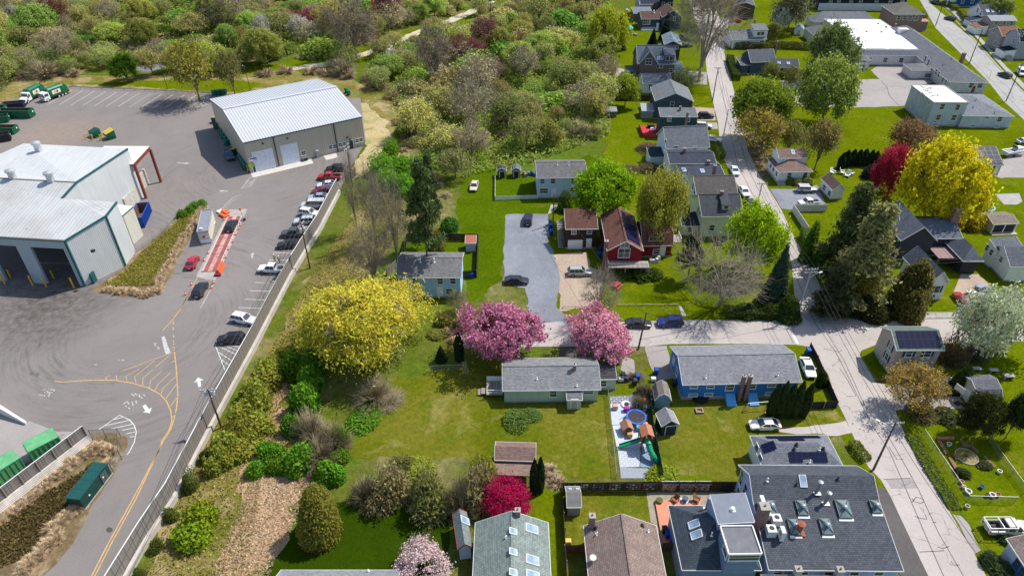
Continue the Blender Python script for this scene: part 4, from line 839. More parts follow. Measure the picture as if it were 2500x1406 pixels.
CHIPS=ground('wood_chip_ground',['#96795c','#a98a6e','#a28467','#8d7054'],.12,2.4,[((.24,.19,.14),.14,.56,.72,.6),((.62,.48,.34),.3,.5,.7,.5)],fvar=.5)
SOIL=ground('planting_soil',['#6a5a45','#7d6a50','#5d4f3c'],.2,2.2,[((.42,.33,.21),.3,.5,.66,.6),((.09,.10,.03),.25,.5,.64,.7)],fvar=.4)
GRAVEL=asphalt('gravel_drive','#6f737c','#93969d',fvar=.34,sc=.09)
DIRT=ground('sandy_drive',['#a08d7c','#b09e8c','#978572'],.12,1.8,[((.20,.2,.1),.16,.6,.76,.5)],fvar=.16,bumpv=.15)
LOT=asphalt('lot_asphalt','#79736f','#89827e',tracks=[(-67.8,95.2,9,40,.62),(-92.4,116.4,4,30,.5),(-65.4,157.4,6,34,.4)],stains=[(-86.9,101.9,20,'#3f3833',.75),(-104.2,202.0,14,'#574c42',.55),(-128.8,180.4,22,'#a88f74',.5),(-108.3,208.9,9,'#2c2723',.6)],sc=.03)
ROAD=asphalt('road_asphalt','#a9a19b','#b9b0aa',cracks=.55,sc=.07)
ROADG=asphalt('street_asphalt','#9b9994','#aaa8a3',cracks=.8,sc=.07)
DARKASPH=asphalt('dark_asphalt','#54504f','#65605d',sc=.1,fvar=.2)
PALEASPH=asphalt('worn_asphalt','#938b88','#a69f9b',cracks=.6,sc=.06)
PAINTW=plain((.60,.60,.58),.8,var=.25,sc=2.0);PAINTY=plain((.58,.36,.12),.8,var=.25,sc=2.0);TAR=plain((.14,.13,.125),.8,var=.3);WORNW=plain((.46,.45,.43),.85,var=.35,sc=3)
sheet('lawn',LAWN,'39 293,58.8 334.3,96.8 386.6,294.7 386.6,159.2 162.1,73.5 44.3,50.5 44.3,50.4 47.1,49.2 70,33.1 61,20 61,22.3 78.6,16.4 78.6,27.9 90.7,18 97.5,6.8 100,4.7 136.6,7.9 146.4,22.9 157.4,28.6 189.2',0.02,wob=0.5,seed=2)
sheet('lawn',LAWNMID,'-6.6 169,-3.5 156.2,6.2 156.2,20.6 167,24.9 157.4,20.6 136.6,-1.3 135.8,-1.8 110.5,-5.5 104.8,-7.9 102.2,-10.6 122.6,-12.9 136.6,-12.4 152.9,-10.6 162.1',0.022,wob=0.5,seed=3)
sheet('lawn',LAWNDRY,'-25.1 67.5,-22.7 76.8,-20.5 82,-13 83.9,-3.5 86.4,-1.4 86.4,-1.2 76.4,14.9 77.3,16 76.4,14.7 61.9,6.9 61.9,4.3 61.6,-2.6 64.6,-14.8 65.5,-20.7 65.2',0.024,wob=0.7,seed=4)
sheet('lawn',LAWNDRY,'22.4 76.8,26.3 78.6,50.5 75.1,51.2 72.7,48.8 69.8,36.5 68.8,33.4 62,20.5 62',0.026,wob=0.4,seed=5)
sheet('lawn',LAWNRICH,'-25 57.6,-8.8 57,-8 52,-9.1 47.1,-9.9 45.3,-31.2 45.3,-30.6 48.5,-28.9 52.6',0.024,wob=0.6,seed=6)
sheet('lawn',LAWNMID,'-22.9 124.6,-8.8 124.6,-7.3 122.6,-6.9 111.7,-9.8 111.7,-9.8 109.1,-23.3 109.1,-24.3 120.7',0.028,wob=0.2,seed=7)
sheet('lawn',LAWNDRY,'7.1 59.6,18.9 59.6,18.9 51.4,9.4 51.4,6.8 51.3',0.026,wob=0.2,seed=8)
sheet('lawn',LAWN,'2.3 61,6.9 59.6,6.4 47.4,6.7 44.8,3.9 44.8,2.2 55.7',0.025,wob=0.3,seed=9)
sheet('rough_grass',ROUGH,'-34.4 148.5,-37 129.3,-39.5 116.4,-41.2 97.5,-41.8 84.4,-43.8 74.2,-44.9 70,-45.1 61,-45.6 51.4,-45.3 44.8,-30 44.8,-29.9 59.6,-29.9 74.2,-34.5 88.5,-29.5 107.8,-25.2 122.6,-27.2 136.6,-25.4 152.9,-28.8 180.4,-32.9 162.1',0.015,wob=0.8,seed=10)
sheet('rough_grass',ROUGH,'-145.1 218.8,-153.3 208.9,-164 201.3,-166.6 205.4,-164.7 223.9,-152.3 231.2,-131.9 229.5,-97 232.9,-78 235.4,-53.7 227.1,-38.9 210.7,-28.3 186.2,-31.5 167,-38.2 189.2,-47.7 208.9,-95 213.2,-122.2 216.9',0.016,wob=0.6,seed=14)
sheet('wood_chip_path',CHIPS,'-35.9 44.8,-36.2 51.4,-36.3 60.3,-35.1 62.1,-32.4 64.6,-28.2 63.1,-27.5 61.4,-29 58.3,-29.5 53.8,-30.8 49.1,-32 44.8',0.03,wob=1.3,seed=11)
sheet('wood_chip_path',CHIPS,'-38.1 59.6,-38.4 70,-38.6 85.4,-36.8 84.9,-35.2 75.1,-34.5 66.9,-34.3 61,-36.5 59',0.032,wob=1.2,seed=12)
sheet('sandy_path',ground("sandy_path",["#a8986f","#b7a67e","#8f8a55"],.1,1.6,[((.12,.17,.04),.15,.5,.66,.6)]),'-50.2 205.4,-44.2 203.7,-35.8 189.2,-34 169.6,-36.4 157.4,-39.5 152.9,-41.5 157.4,-40.4 174.3,-44.1 189.2',0.02,wob=0.8,seed=13)
# ---- the paved yard and its markings
lot=sheet('parking_lot',LOT,'-170.3 192.2,-154.2 210.3,-145.1 218.8,-122 216.5,-94.8 212.8,-71.6 211.7,-47.7 208.9,-40.3 176.2,-41.2 162.1,-41.6 149.6,-41.8 146.4,-42.1 129.3,-43.2 119.4,-43.5 107.8,-44.6 89.6,-45.5 72,-45.9 58.5,-47.2 48.2,-47.5 45.3,-69.8 45.3',0.04)
ribbons('centre_line',PAINTY,'-58.1 88.6,-56.3 84.8,-54.6 81,-53.4 78.2,-52.5 75.4,-51.9 72.9,-51.6 70.8,-51.8 68.7,-51.7 66.9,-51.3 58.3,-51.4 51.4,-51.3 47.1,-51.2 45.3;-74.8 81.4,-73.3 81.2,-70.9 81.5,-67.8 81.7,-65 81.6,-62.1 81,-58.9 79.9,-56.3 78.4,-54.6 76.8,-53.1 74.7,-52.1 72.6,-51.8 70.8,-52 68.8,-51.7 66.7,-51.7 58.1,-51.8 51.4,-51.7 47.1,-51.7 45.3',0.16,0.006,lot)
ribbons('edge_line',PAINTY,'-64.8 83.8,-62.7 85.4,-60.6 86.9,-58.1 88.6',0.12,0.006,lot)
ribbons('hatch_line',PAINTY,'-55.4 82.7,-56.4 79.8,-56.2 78.4;-54.6 81,-55 77.4;-53.3 77.9,-53.6 75.7;-52.2 74.3,-52.3 73.3;-56.7 83.5,-57.6 80.7,-57.5 79.2;-58.3 83.8,-59.2 81.5,-58.6 79.8;-59.9 84.1,-60.7 82.1,-60 80.5;-60.6 86.4,-62.2 82.4,-61.3 81;-62.2 84.4,-63.7 82.6,-63 81.4;-65.3 82.8,-65.3 82.6,-64.7 81.6;-66.5 82.8,-66.9 82.2,-66.3 81.7;-57.1 86.6,-57.6 85.8;-58.6 87.7,-59.8 84.7',0.11,0.006,lot)
ribbons('lane_dash',PAINTY,'-59.5 91.6,-59.2 90.9;-58.8 89.9,-58.4 89.2',0.2,0.006,lot)
ribbons('lane_dash',PAINTY,'-61.7 97,-61.3 96.2;-61 95.2,-60.6 94.5;-60.1 93.1,-59.8 92.5;-59.4 91.2,-59 90.6;-58.7 89.6,-58.4 89',0.18,0.006,lot)
ribbons('edge_line',PAINTY,'-62.2 107.2,-62 104.6,-61.8 100.7,-62 97.4,-62.5 94.4',0.14,0.006,lot)
ribbons('stop_line',WORNW,'-61.8 92.7,-61.1 91.6,-60.3 90.2,-59 88.2',0.5,0.006,lot,w2=0.8)
ribbons('edge_line',PAINTW,'-62.5 70.9,-60.7 73.9,-58.7 72.9,-57.5 71.8,-56.6 70.5,-56 68.5,-55.9 66.7,-56 66.1',0.14,0.006,lot)
ribbons('hatch_line',PAINTW,'-61.3 72.9,-59.9 73.5;-61.9 71.7,-58.8 72.8;-60.7 71.1,-57.9 72;-58.9 70.8,-57.2 71.3;-57.9 70.1,-56.8 70.5;-57.1 69.5,-56.3 69.6',0.13,0.006,lot)
sheet('arrow_marking',PAINTW,'-50.8 80,-51.5 81.3,-51.9 81,-51.7 82.3,-50.6 81.7,-51 81.5,-50.4 80.2',0.006,parent=lot)
sheet('arrow_marking',PAINTW,'-57.7 76.2,-56.7 75.2,-56.4 75.5,-56.2 74.3,-57.4 74.5,-57.1 74.8,-58 75.8',0.006,parent=lot)
sheet('arrow_marking',WORNW,'-53.9 117.8,-54.2 119,-54.5 119,-54.2 119.9,-53.6 119.2,-53.9 119.1,-53.6 117.9',0.006,parent=lot)
sheet('arrow_marking',WORNW,'-68.5 146.7,-69.8 146.9,-69.9 146.6,-70.8 147.3,-69.7 147.6,-69.8 147.2,-68.4 147',0.006,parent=lot)
sheet('arrow_marking',WORNW,'-87 162.7,-84.9 162.4,-84.8 162.8,-83.3 162.1,-85 161.8,-84.9 162.1,-87.1 162.4',0.006,parent=lot)
sheet('arrow_marking',WORNW,'-60.1 103.1,-60.5 103.7,-60.7 103.5,-60.6 104.2,-60 103.9,-60.2 103.8,-59.9 103.2',0.006,parent=lot)
ribbons('worn_letter',WORNW,'-75.7 79.4,-75.2 79.5;-75.1 78.8,-74.8 79.1,-74.3 78.7,-74.6 78.5;-74.7 79.4,-73.9 79.5;-74 79.5,-73.6 79.1;-74.3 78.8,-73.7 78.8;-75.7 78.3,-75 78.2;-74.8 78.2,-74.5 78;-74.2 78.2,-73.7 77.9;-74.1 78.8,-74 78.2;-61 78.5,-60.2 78;-60.5 78.6,-59.9 78.2;-59.7 78.4,-59.3 77.8,-58.7 77.5;-59 78.3,-58.5 78;-61.2 76.2,-60.9 76.9;-60.9 76.9,-60.3 76.2;-60.7 75.8,-60.4 75.7;-60.1 76.8,-59.5 75.9;-59.6 77.1,-59.2 76.4;-60.1 75.5,-59.7 75.2;-62.6 90.9,-62.1 90.8;-62 90.1,-62.4 90.7;-61.7 90,-61.1 89.6;-61.4 89.4,-61 89.3;-66.8 86.4,-66.5 86.5;-66.2 86.5,-65.8 86.5;-70.3 85.4,-69.9 85.4',0.16,0.006,lot)
ribbons('stall_line',PAINTW,'-49.1 109.1,-46.4 108.9;-50.5 109.1,-46.4 108.9;-50.6 106.4,-46.5 106.2;-50.8 103.7,-46.8 103.4;-51.1 101.1,-46.6 100.8;-49.9 119.9,-45.6 119.6;-50 117.1,-45.7 117;-50.7 95.8,-47.2 95.7;-49.1 130.9,-44.5 130.4;-48.9 127.1,-45 126.7;-51.2 90.4,-46.9 90;-48.9 112,-45.8 111.8;-48.9 139,-45.5 138.6;-48.8 144.4,-45.3 144;-48.7 148.1,-44.6 147.5',0.13,0.006,lot)
ribbons('edge_line',PAINTW,'-51.7 90.4,-47.9 84.1',0.14,0.006,lot)
ribbons('hatch_line',PAINTW,'-51 90.1,-47.2 87.9;-50.5 88.5,-47.1 86.1;-49.4 86.7,-47.5 85.2;-49.5 90,-47.1 88.8;-47.8 89.9,-47 89.3',0.13,0.006,lot)
ribbons('stall_line',PAINTW,'-142.1 215.8,-143.1 203.3;-138.3 215.4,-139.3 203;-134.4 214.9,-135.6 202.7;-130.6 214.5,-131.8 202.4;-126.8 214.1,-128.1 202.2;-122.9 213.7,-124.3 201.9;-119.1 213.2,-120.6 201.6',0.14,0.006,lot)
ribbons('stall_line',WORNW,'-115.3 212.8,-116.9 201.3',0.14,0.006,lot)
ribbons('stall_line',PAINTW,'-111.5 212.4,-113.2 201;-107.8 212,-109.5 200.7;-104 211.6,-105.8 200.4;-100.3 211.1,-102.1 200.2;-96.5 210.7,-98.5 199.9',0.14,0.006,lot)
ribbons('edge_line',PAINTW,'-96.2 200.9,-95.9 211.8,-92.6 207.2,-92.5 204.3,-96.2 200.9',0.14,0.006,lot)
ribbons('hatch_line',PAINTW,'-96.2 202.5,-94.7 202.3;-96.1 203.9,-94.3 203;-96.1 205.5,-94 203.6;-96 207,-93.6 204.2;-96 208.6,-93.2 204.9;-95.9 210.1,-92.8 205.5',0.13,0.006,lot)
ribbons('edge_line',WORNW,'-65.4 152.9,-65.8 148.2;-63.8 152.9,-63.9 149.2',0.12,0.006,lot)
ribbons('hatch_line',WORNW,'-63.8 152.3,-65.5 151.6;-63.8 151.4,-65.6 150.5;-63.9 150.4,-65.7 149.4;-63.9 149.4,-65.7 148.4',0.12,0.006,lot)
ribbons('edge_line',WORNW,'-64.7 145.1,-66.3 143.9,-67.2 138.3',0.12,0.006,lot)
ribbons('hatch_line',WORNW,'-65.2 143.3,-66.2 142.6;-65.4 142.3,-66.4 141.7;-65.7 141.3,-66.5 140.8;-65.9 140.3,-66.7 139.9;-66.1 139.3,-66.9 139',0.12,0.006,lot)
ribbons('edge_line',WORNW,'-63.7 154.3,-64.6 150.7;-65.2 155.2,-65.8 151.5;-58.4 108.5,-58.2 101',0.14,0.006,lot)
ribbons('edge_line',PAINTY,'-62.5 113.6,-62.3 108.2,-61.7 100.2',0.13,0.006,lot)
ribbons('hatch_line',PAINTY,'-62.4 111.5,-59 111.6',0.35,0.006,lot)
sheet('concrete_apron',CONC,'-65.2 138,-61.1 138.3,-58.5 109.7,-62.8 111',0.012,parent=lot)
sheet('concrete_apron',plain((.55,.52,.47),.9,var=.12),'-66.1 156.8,-52.7 164.8,-51.5 162.3,-64.7 154.1',0.01,parent=lot)
sheet('concrete_apron',plain((.55,.52,.47),.9,var=.12),'-50 166.8,-47 168.5,-45.9 165.9,-48.5 164.1',0.01,parent=lot)
sheet('manhole_cover',plain((.10,.09,.08),.7,.3),'-52.2 53.6,-52.1 53.4,-52.2 53.3,-52.4 53.2,-52.7 53.3,-52.9 53.4,-53 53.6,-53.1 53.8,-53 54,-52.8 54,-52.6 54,-52.3 53.8',0.007,parent=lot)
sheet('manhole_cover',plain((.16,.15,.14),.7,.3),'-79.2 83.2,-79.1 83,-79.2 82.8,-79.3 82.8,-79.5 82.8,-79.8 83,-80 83.2,-80 83.4,-80 83.6,-79.8 83.7,-79.6 83.6,-79.3 83.4',0.007,parent=lot)
sheet('manhole_cover',plain((.16,.15,.14),.7,.3),'-78.2 83,-78.1 82.8,-78.2 82.6,-78.3 82.6,-78.6 82.6,-78.8 82.8,-79 83,-79 83.2,-79 83.4,-78.8 83.5,-78.6 83.4,-78.3 83.2',0.007,parent=lot)
sheet('planting_bed',SOIL,'-73.2 141.9,-70.8 139.5,-69.4 128.1,-68.7 116,-67.6 107.4,-67.5 106.5,-68.4 104.6,-70.1 103.9,-75.3 104.7,-80.5 106,-81.3 107,-80.7 108.5,-78.7 114.5,-78.5 119.8,-76.7 127.2,-75.1 135.2,-75.1 139.9',0.08,wob=0.25,seed=21)
sheet('planting_bed',SOIL,'-68.5 55.7,-62.4 68.8,-63.1 70.3,-59.3 70.4,-57.4 69.3,-56.5 66.5,-56.3 65.2,-56.5 60.7,-56.7 56.5,-56.3 51.7,-56.6 50.4,-56.8 48.9,-57.7 47.1,-57.4 45.3,-64.8 45.3',0.08,wob=0.25,seed=22)
sheet('lower_apron',PALEASPH,'-81.4 74.9,-79.8 74.9,-73.9 71.9,-74 72.7,-68.5 70.5,-66.3 70.5,-66.6 69.3,-71.7 61.6,-72.8 61.1',0.05)
# ---- streets, drives and paths
st=sheet('street',ROAD,'89.9 386.6,81.6 334.3,74.8 279.6,72.2 259.5,67.1 234,62.4 205.2,60 189,55.6 167.8,55.3 150.2,56.9 139.9,59 138,59.5 128.5,57 115.2,54.7 107.2,52.6 99.2,52.4 97.7,46.7 97.3,31.2 97.4,20.9 96.8,11.2 97.1,3.7 96.4,-5.2 95.2,-9.5 93.5,-8.5 89.6,6.2 90,22.9 90,27.9 90.7,44.7 90.7,49.3 90.5,51.6 90,52 87,52.3 82.8,51.4 77.3,51.3 73,51 68.5,50.9 63.9,51.7 61.6,51.8 58.7,51.5 53.5,51.2 47.2,51 44.8,58.1 44.8,58.3 47.1,58.5 50.1,58.6 56.7,58.7 60.7,59 65.4,58.8 69.5,59 70.3,59.8 75.1,62.3 80.1,59.4 81,59.5 87.8,60.2 88.9,63.7 90.6,75.2 90.9,94.2 91.6,97.9 97.3,82.4 97.7,62.7 97.5,60.1 99.2,60 103.9,60 107.2,60.9 116.4,60.9 123.8,62.1 138,62.3 148.6,62.3 156.9,63.4 170.3,66.2 185.3,72.5 220.8,76.3 245.1,85.3 283.9,91.4 323.1,104.3 386.6',0.05)
st2=sheet('street',ROADG,'204.6 396.7,188.8 334.3,172.6 286.9,158.3 223.8,153.1 206.1,150.4 191.3,146.6 167,157.6 180.4,164.3 214.2,169.2 236.2,179.5 272.6,189.9 324.9,194.5 342.1,209.1 396.7',0.05)
sheet('worn_lot',PALEASPH,'89.1 224.7,114.5 225.8,123.3 226.2,124 235.1,129.2 240.6,139.6 240.6,140.9 223.8,134.4 220.8,125.2 204.4,118.3 201.8,101.5 200.6,86.5 202.7',0.045,wob=0.2,seed=23)
sheet('gravel_drive',GRAVEL,'-1.4 135.8,8.2 136.2,7.7 124.2,8.7 119.1,9.5 112.8,9.2 107.2,8.3 101.2,10.3 96.8,3.6 96.4,3.1 102.5,2.5 107.2,-1.8 109.1',0.042,wob=0.25,seed=24)
sheet('sandy_drive',DIRT,'8.5 119.1,12 119.7,15.9 119.7,15.8 114.6,18.5 113.1,17.5 107.1,16 102.2,8.7 100,9.2 107.2',0.041,wob=0.3,seed=25)
sheet('driveway',PALEASPH,'23 90.1,26.9 90.2,26.9 85,27 82.3,23.9 81.5,23.2 85',0.043,wob=0.1,seed=26)
sheet('driveway',PALEASPH,'19.3 87.6,20.7 86.5,20.4 83.5,19.3 82.5,18.1 84.2',0.043,wob=0.15,seed=27)
sheet('driveway',DARKASPH,'8.2 89.4,11 89.7,11.2 87.6,8.4 87.6',0.043)
sheet('driveway',DARKASPH,'50.5 60.3,51.5 60.2,51.8 58.7,51.5 53.5,51.2 47.1,49 46.8,47.9 47.2,47 45.3,45.3 53.2,49.7 61',0.046)
sheet('driveway',PALEASPH,'59.8 55.7,60.2 54.5,59.7 50.7,58.5 50.1,58.8 56',0.043,wob=0.15,seed=28)
sheet('driveway',PALEASPH,'62.3 80.6,72.7 82.5,71.1 78,71.3 75.3,59.9 74.9,59.2 75.8',0.051,wob=0.1,seed=29)
sheet('driveway',ROAD,'40.8 71.1,51.2 72.7,51.2 70.3,47.5 69.7,46.9 70.1,38.6 70.5',0.044,wob=0.2,seed=30)
sheet('driveway',GRAVEL,'62.6 148.1,68.8 148.1,74.8 150.2,73.4 140.9,64 138,62.3 138.5',0.046)
sheet('driveway',PALEASPH,'59.9 235.1,66.9 233,64.1 220.8,59.5 221.8',0.045)
sheet('driveway',DIRT,'55.3 201.8,61.9 200.2,59.6 190.6,54.4 190.6',0.045,wob=0.2,seed=31)
sheet('driveway',PALEASPH,'53.9 189.8,59.7 189,58.9 184.5,55.7 184.5',0.045)
sheet('driveway',PALEASPH,'84.8 283.9,93 294.5,93.8 305.7,86.4 300.8',0.045)
sheet('driveway',PALEASPH,'128.7 164.6,137.7 170.3,135.2 161.6,129.8 154.6,121.9 153.8,120.9 155.2',0.043,wob=0.2,seed=32)
sheet('patio',CONC,'115.6 145.5,121.8 146,120.1 141.9,118 140.4,114.9 140.4',0.043)
sheet('driveway',DIRT,'89.7 112,93.4 112,93.3 107.2,89.3 107.2,89.6 105.2,83.2 99.8,84.5 105.2',0.044)
sw=sheet('sidewalk',CONC,'60.1 101,61.2 99,63.1 98.1,73.3 98.3,74.8 99.6,83.5 99.6,82.6 97.9,63 97.7,60.4 98.8',0.13)
ribbons('joint',TAR,'74 99.6,73.4 97.9;75 99.6,74.5 97.9;76.2 99.6,75.5 97.9;77.2 99.6,76.6 97.9;78.3 99.6,77.7 97.9;79.5 99.6,78.8 97.9;80.5 99.6,79.9 97.9;81.7 99.6,81 97.9;82.8 99.6,82.1 97.9',0.05,0.004,sw)
sheet('kerb',CONC,'60.1 104.1,60.2 99.2,62.7 97.6,82.4 97.7,82.5 97.8,62.9 97.8,60.4 99.3,60.3 103.9',0.1)
sw2=sheet('sidewalk',CONC,'193.6 323.1,192.7 314.2,181.5 272.6,170.7 236.2,165.4 216,168.9 221.8,173 238.3,183.1 272.6,195.4 314.2',0.12)
sheet('kerb',CONC,'193 322.7,179.2 271.3,169 235.1,163.6 213.1,164.3 214.2,169.8 235.9,180.3 272.6',0.1)
sheet('garden_path',CONC,'9.1 140.4,11.2 139.9,8.7 136.1,8.2 136.1',0.043)
sheet('stone_path',CONC,'31.2 101.8,31.7 101.7,32.1 98.6,31.3 98.6',0.043)
sheet('concrete_pad',CONC,'36.6 238.3,39.1 236.2,37.4 228.3,35 228.8',0.043)
ribbons('stop_line',PAINTW,'49.9 93.1,49.9 90.7;63.8 97.5,63.8 94.7',0.55,0.006,st)
ribbons('tar_seam',TAR,'68.3 218.1,63 189.2,58.4 162.1,57.4 140.4,56.5 122.6,56.4 110.5,55 96.4,55.7 88.5,55.3 80.5,54.8 71.7,55.2 66.9,54.5 60.3,53.6 52.6,53 46.4;69.6 218.1,63.3 180.4,60.2 157.4,59.1 136.6,58.2 121,57.9 107.8,56 95.2,56.3 86.4,55.4 75.9,56.3 70,56.3 65.3,56.2 60.3,55.5 53.2,55.5 46.4;50.7 109.1,50.5 95.2,49.6 90.5;56.5 65.3,55.6 65.2,55.5 67.6;52.1 61.7,56 61.9,56 60.2;51.7 50.4,53.6 50.5,54.9 50.6;54.3 51.1,54.9 50.9,55.9 51.2;53.6 55.7,54.1 55.4,55 55.2,55.1 56;55 49.1,55.1 48.6,55.8 48.6;55.5 54.8,56 54.7;46.5 96.5,47.3 95.6,49.2 94.7,49.2 90.8;53.9 89.4,56.4 88.6,57 89.2;54.8 84.5,55 81.5,54.9 78,53.4 77.9;33.2 95.2,28.4 93.5,22.3 91.8;54.2 57.8,55.2 58.7,55.9 58.5,56 58,55.4 57.7,54.6 58,54.6 58.5',0.13,0.005,st)
ribbons('tar_seam',TAR,'184.4 323.1,173.5 279.6,163 238.3,156.3 208.7,153.3 196.9;179.6 279.6,172.3 254.6,166.7 249.7;166 240.6,165.2 234,160.9 227.8;163.3 227.8,161.7 217.9,157.6 208.7',0.14,0.005,st2)
sheet('road_patch',PALEASPH,'52.4 61.7,55.9 61.8,55.9 60.2,52.5 60.1',0.004,parent=st)
tag(ribbon('lot_crack',TAR,'123 224.7,122.4 218.9,119.8 211.4,119 206.1,119 202.7',0.25,0.05,None),None,None,None,'structure')
def mat_pattern(key,a,b,period=.9):
 if key in MATS:return MATS[key]
 t=NT(key);x=t.xyz(t.pos());p=t.math('ABSOLUTE',t.math('SUBTRACT',t.math('FRACT',t.math('MULTIPLY',t.math('ADD',x[0],x[1]),1/period)),.5));q=t.math('ABSOLUTE',t.math('SUBTRACT',t.math('FRACT',t.math('MULTIPLY',t.math('SUBTRACT',x[0],x[1]),1/period)),.5))
 f=t.math('MAXIMUM',p,q);g=t.math('LESS_THAN',t.math('ABSOLUTE',t.math('SUBTRACT',f,.36)),.07);t.pbr(t.mix(g,C_(a),C_(b)),.8);MATS[key]=t.m;return t.m
tag(sheet('outdoor_rug',mat_pattern("rug_dark","#a3a5ab","#3c4048"),'15.6 77.9,18.9 78.1,18.7 76.5,15.5 76.4',0.035),'black and white diamond rug at the house end of the play yard','rug','rugs laid over the play yard','thing')
tag(sheet('outdoor_rug',mat_pattern("rug_grey","#969ca8","#6f7888",1.4),'19 78.3,20.7 78.4,20.1 74.8,18.2 74.6',0.035),'grey diamond rug by the barbecue in the play yard','rug','rugs laid over the play yard','thing')
tag(sheet('outdoor_rug',plain("#b4bdca",.8,var=.1),'15.5 76.3,18.5 76.4,17.8 72,15.2 71.9',0.035),'plain pale rug beside the trampoline in the play yard','rug','rugs laid over the play yard','thing')
tag(sheet('outdoor_rug',plain("#bfc5cf",.8,var=.1),'15.3 71.8,21 72,20.5 67.6,15.4 67.6',0.035),'white tile mat under the playhouse in the play yard','rug','rugs laid over the play yard','thing')
tag(sheet('outdoor_rug',mat_pattern("rug_pale","#c9ccd2","#8e95a0",.75),'15.5 67.6,19 67.6,18.2 63.9,15.4 63.8',0.035),'white rug with grey nested diamonds beside the green slide','rug','rugs laid over the play yard','thing')
tag(sheet('outdoor_rug',mat_pattern("rug_blue","#9aa8ba","#4f7099",.5),'19.1 67.6,20.6 67.6,20.5 63.7,18.3 63.9',0.035),'pale blue rug under the green tube slide','rug','rugs laid over the play yard','thing')
tag(sheet('outdoor_rug',mat_pattern("rug_dot","#abafb7","#5f6878",.45),'15.4 63.8,19.8 63.6,19.5 61.9,15.3 61.9',0.035),'small dotted rug at the fence end of the play yard','rug','rugs laid over the play yard','thing')
# ================================================================ industrial buildings
h=house('metal_garage','long beige ribbed metal garage with white roof beside the parked trucks','building',-66.0,156.41,0.568,31.15,34.94,8.3,11.1,'x',ribs('#b9b2a0',.55),plain('#8e9398',.5),oh=0.12,found=0.5,th=0.2,trim=plain((.03,.07,.07),.5))
n=44;s=h.L/n;th=math.atan2(h.zr-h.ze,h.D/2);ln=math.hypot(h.zr-h.ze,h.D/2)
pm=cached('roofpanel',lambda:(lambda m:(m.box(.012,0,.01,s-.012,ln,.05),m.box(-.045,0,.01,.045,ln,.15),m.mesh('roof_panel',plain('#c4c6c9',.42,var=.05,sc=.3)))[2])(MB()))
for i in range(n):
 obj('roof_panel',pm,h.roofo,(i*s,0,h.ze),(th,0,0));obj('roof_panel',pm,h.roofo,((i+1)*s,h.D,h.ze),(th,0,math.pi))
h.box('ridge_vent',0,h.D/2-.5,h.zr,h.L,h.D/2+.5,h.zr+.22,plain('#bcc1c7',.4))
h.box('downpipe',7.23,-.12,.2,7.43,.1,8.1,plain((.02,.06,.055),.5))
h.box('downpipe',23.06,-.12,.2,23.26,.1,8.1,plain((.02,.06,.055),.5))
h.garage('F',3.96,5.06,5.2,.05,6,plain('#d6dbe6',.45))
h.garage('F',10.71,4.21,5.2,.05,6,plain('#d6dbe6',.45))
h.door('F',1.54,w=1.3,h=2.4,z=0.1,col=plain((.012,.06,.045),.5))
h.door('F',26.99,w=1.3,h=2.4,z=0.1,col=plain((.012,.06,.045),.5))
h.wins('F','21.46 1.93 1.1 1.0,22.50 1.89 1.1 1.0,24.19 1.92 1.1 1.0,25.15 1.90 1.1 1.0,28.92 1.98 1.1 1.0,29.89 1.97 1.1 1.0,14.08 2.03 1.1 1.0')
h.box('sign',0.34,.02,3.12,2.34,.1,4.02,WHITE)
h.box('sign',0.00,.02,1.60,1.20,.1,2.60,plain((.45,.62,.05)))
h.box('sign_text',0.54,.005,3.62,2.14,.02,3.87,plain((.05,.08,.2)))
h.box('wall_lamp',4.35,-.3,6.91,4.75,.12,7.21,DARKP)
h.box('wall_lamp',10.57,-.3,6.86,10.97,.12,7.16,DARKP)
h.box('wall_lamp',26.05,-.3,3.43,26.45,.12,3.73,DARKP)
h.box('wall_lamp',26.80,-.3,2.72,27.20,.12,3.02,DARKP)
h.box('meter_cabinet',17.26,-.4,0,18.06,.1,2.0,plain((.4,.41,.4)))
bollard(-64.2,158.56,'yellow bollard left of the first garage door','bollards of the beige garage',h=1.9,r=0.14)
bollard(-60.56,160.74,'yellow bollard right of the first garage door','bollards of the beige garage',h=1.9,r=0.14)
bollard(-59.1,161.84,'yellow bollard left of the second garage door','bollards of the beige garage',h=1.9,r=0.14)
bollard(-55.13,163.86,'yellow bollard right of the second garage door','bollards of the beige garage',h=1.9,r=0.14)
bollard(-66.89,157.27,'yellow bollard at the corner of the beige garage, outer one','bollards of the beige garage',h=1.9,r=0.14)
bollard(-66.31,157.27,'yellow bollard at the corner of the beige garage, next to the green door','bollards of the beige garage',h=1.9,r=0.14)
prop('air_conditioner','small grey cooling unit by the garage wall','machine',-54.01,163.86,[('casing',B((-.6,-.4,0,.6,.4,1.0)),plain((.2,.21,.2))),('grille',B((-.5,-.43,.2,.5,-.4,.9)),DARKP)],rz=0.7)
TW=ribs('#cdd0d0',.35,dirt=.12);TR=ribs('#bfc0be',.75,dirt=.55,line=.3);TEAL=plain((.01,.10,.10),.5)
t=thing('transfer_building','large white metal waste transfer building with open dark bays','building',(-83.22,107.87,0));o=Vector((-83.22,107.87,0))
F0,F1,K1,K2,S1,R1,R0,B1,B2,B3,B0=[Vector(v)-o for v in[(-106.35,110.24,10.4),(-83.22,107.87,10.4),(-78.59,114.97,11.6),(-78.84,120.2,11.8),(-89.82,120.62,12.4),(-88.78,125.23,13.6),(-116.89,128.35,13.6),(-87.57,144.51,12.2),(-113.98,148.71,11.6),(-116.39,143.47,11.4),(-127.08,139.85,11.2)]]
m=MB();m.poly([F0,F1,K1,S1,R1,R0]);m.poly([K1,K2,S1]);obj('front_roof',m,t,mat=TR)
m=MB();m.poly([R0,R1,B1,B2,B3,B0]);obj('rear_roof',m,t,mat=ribs('#c6c7c6',.75,dirt=.2,line=.3))
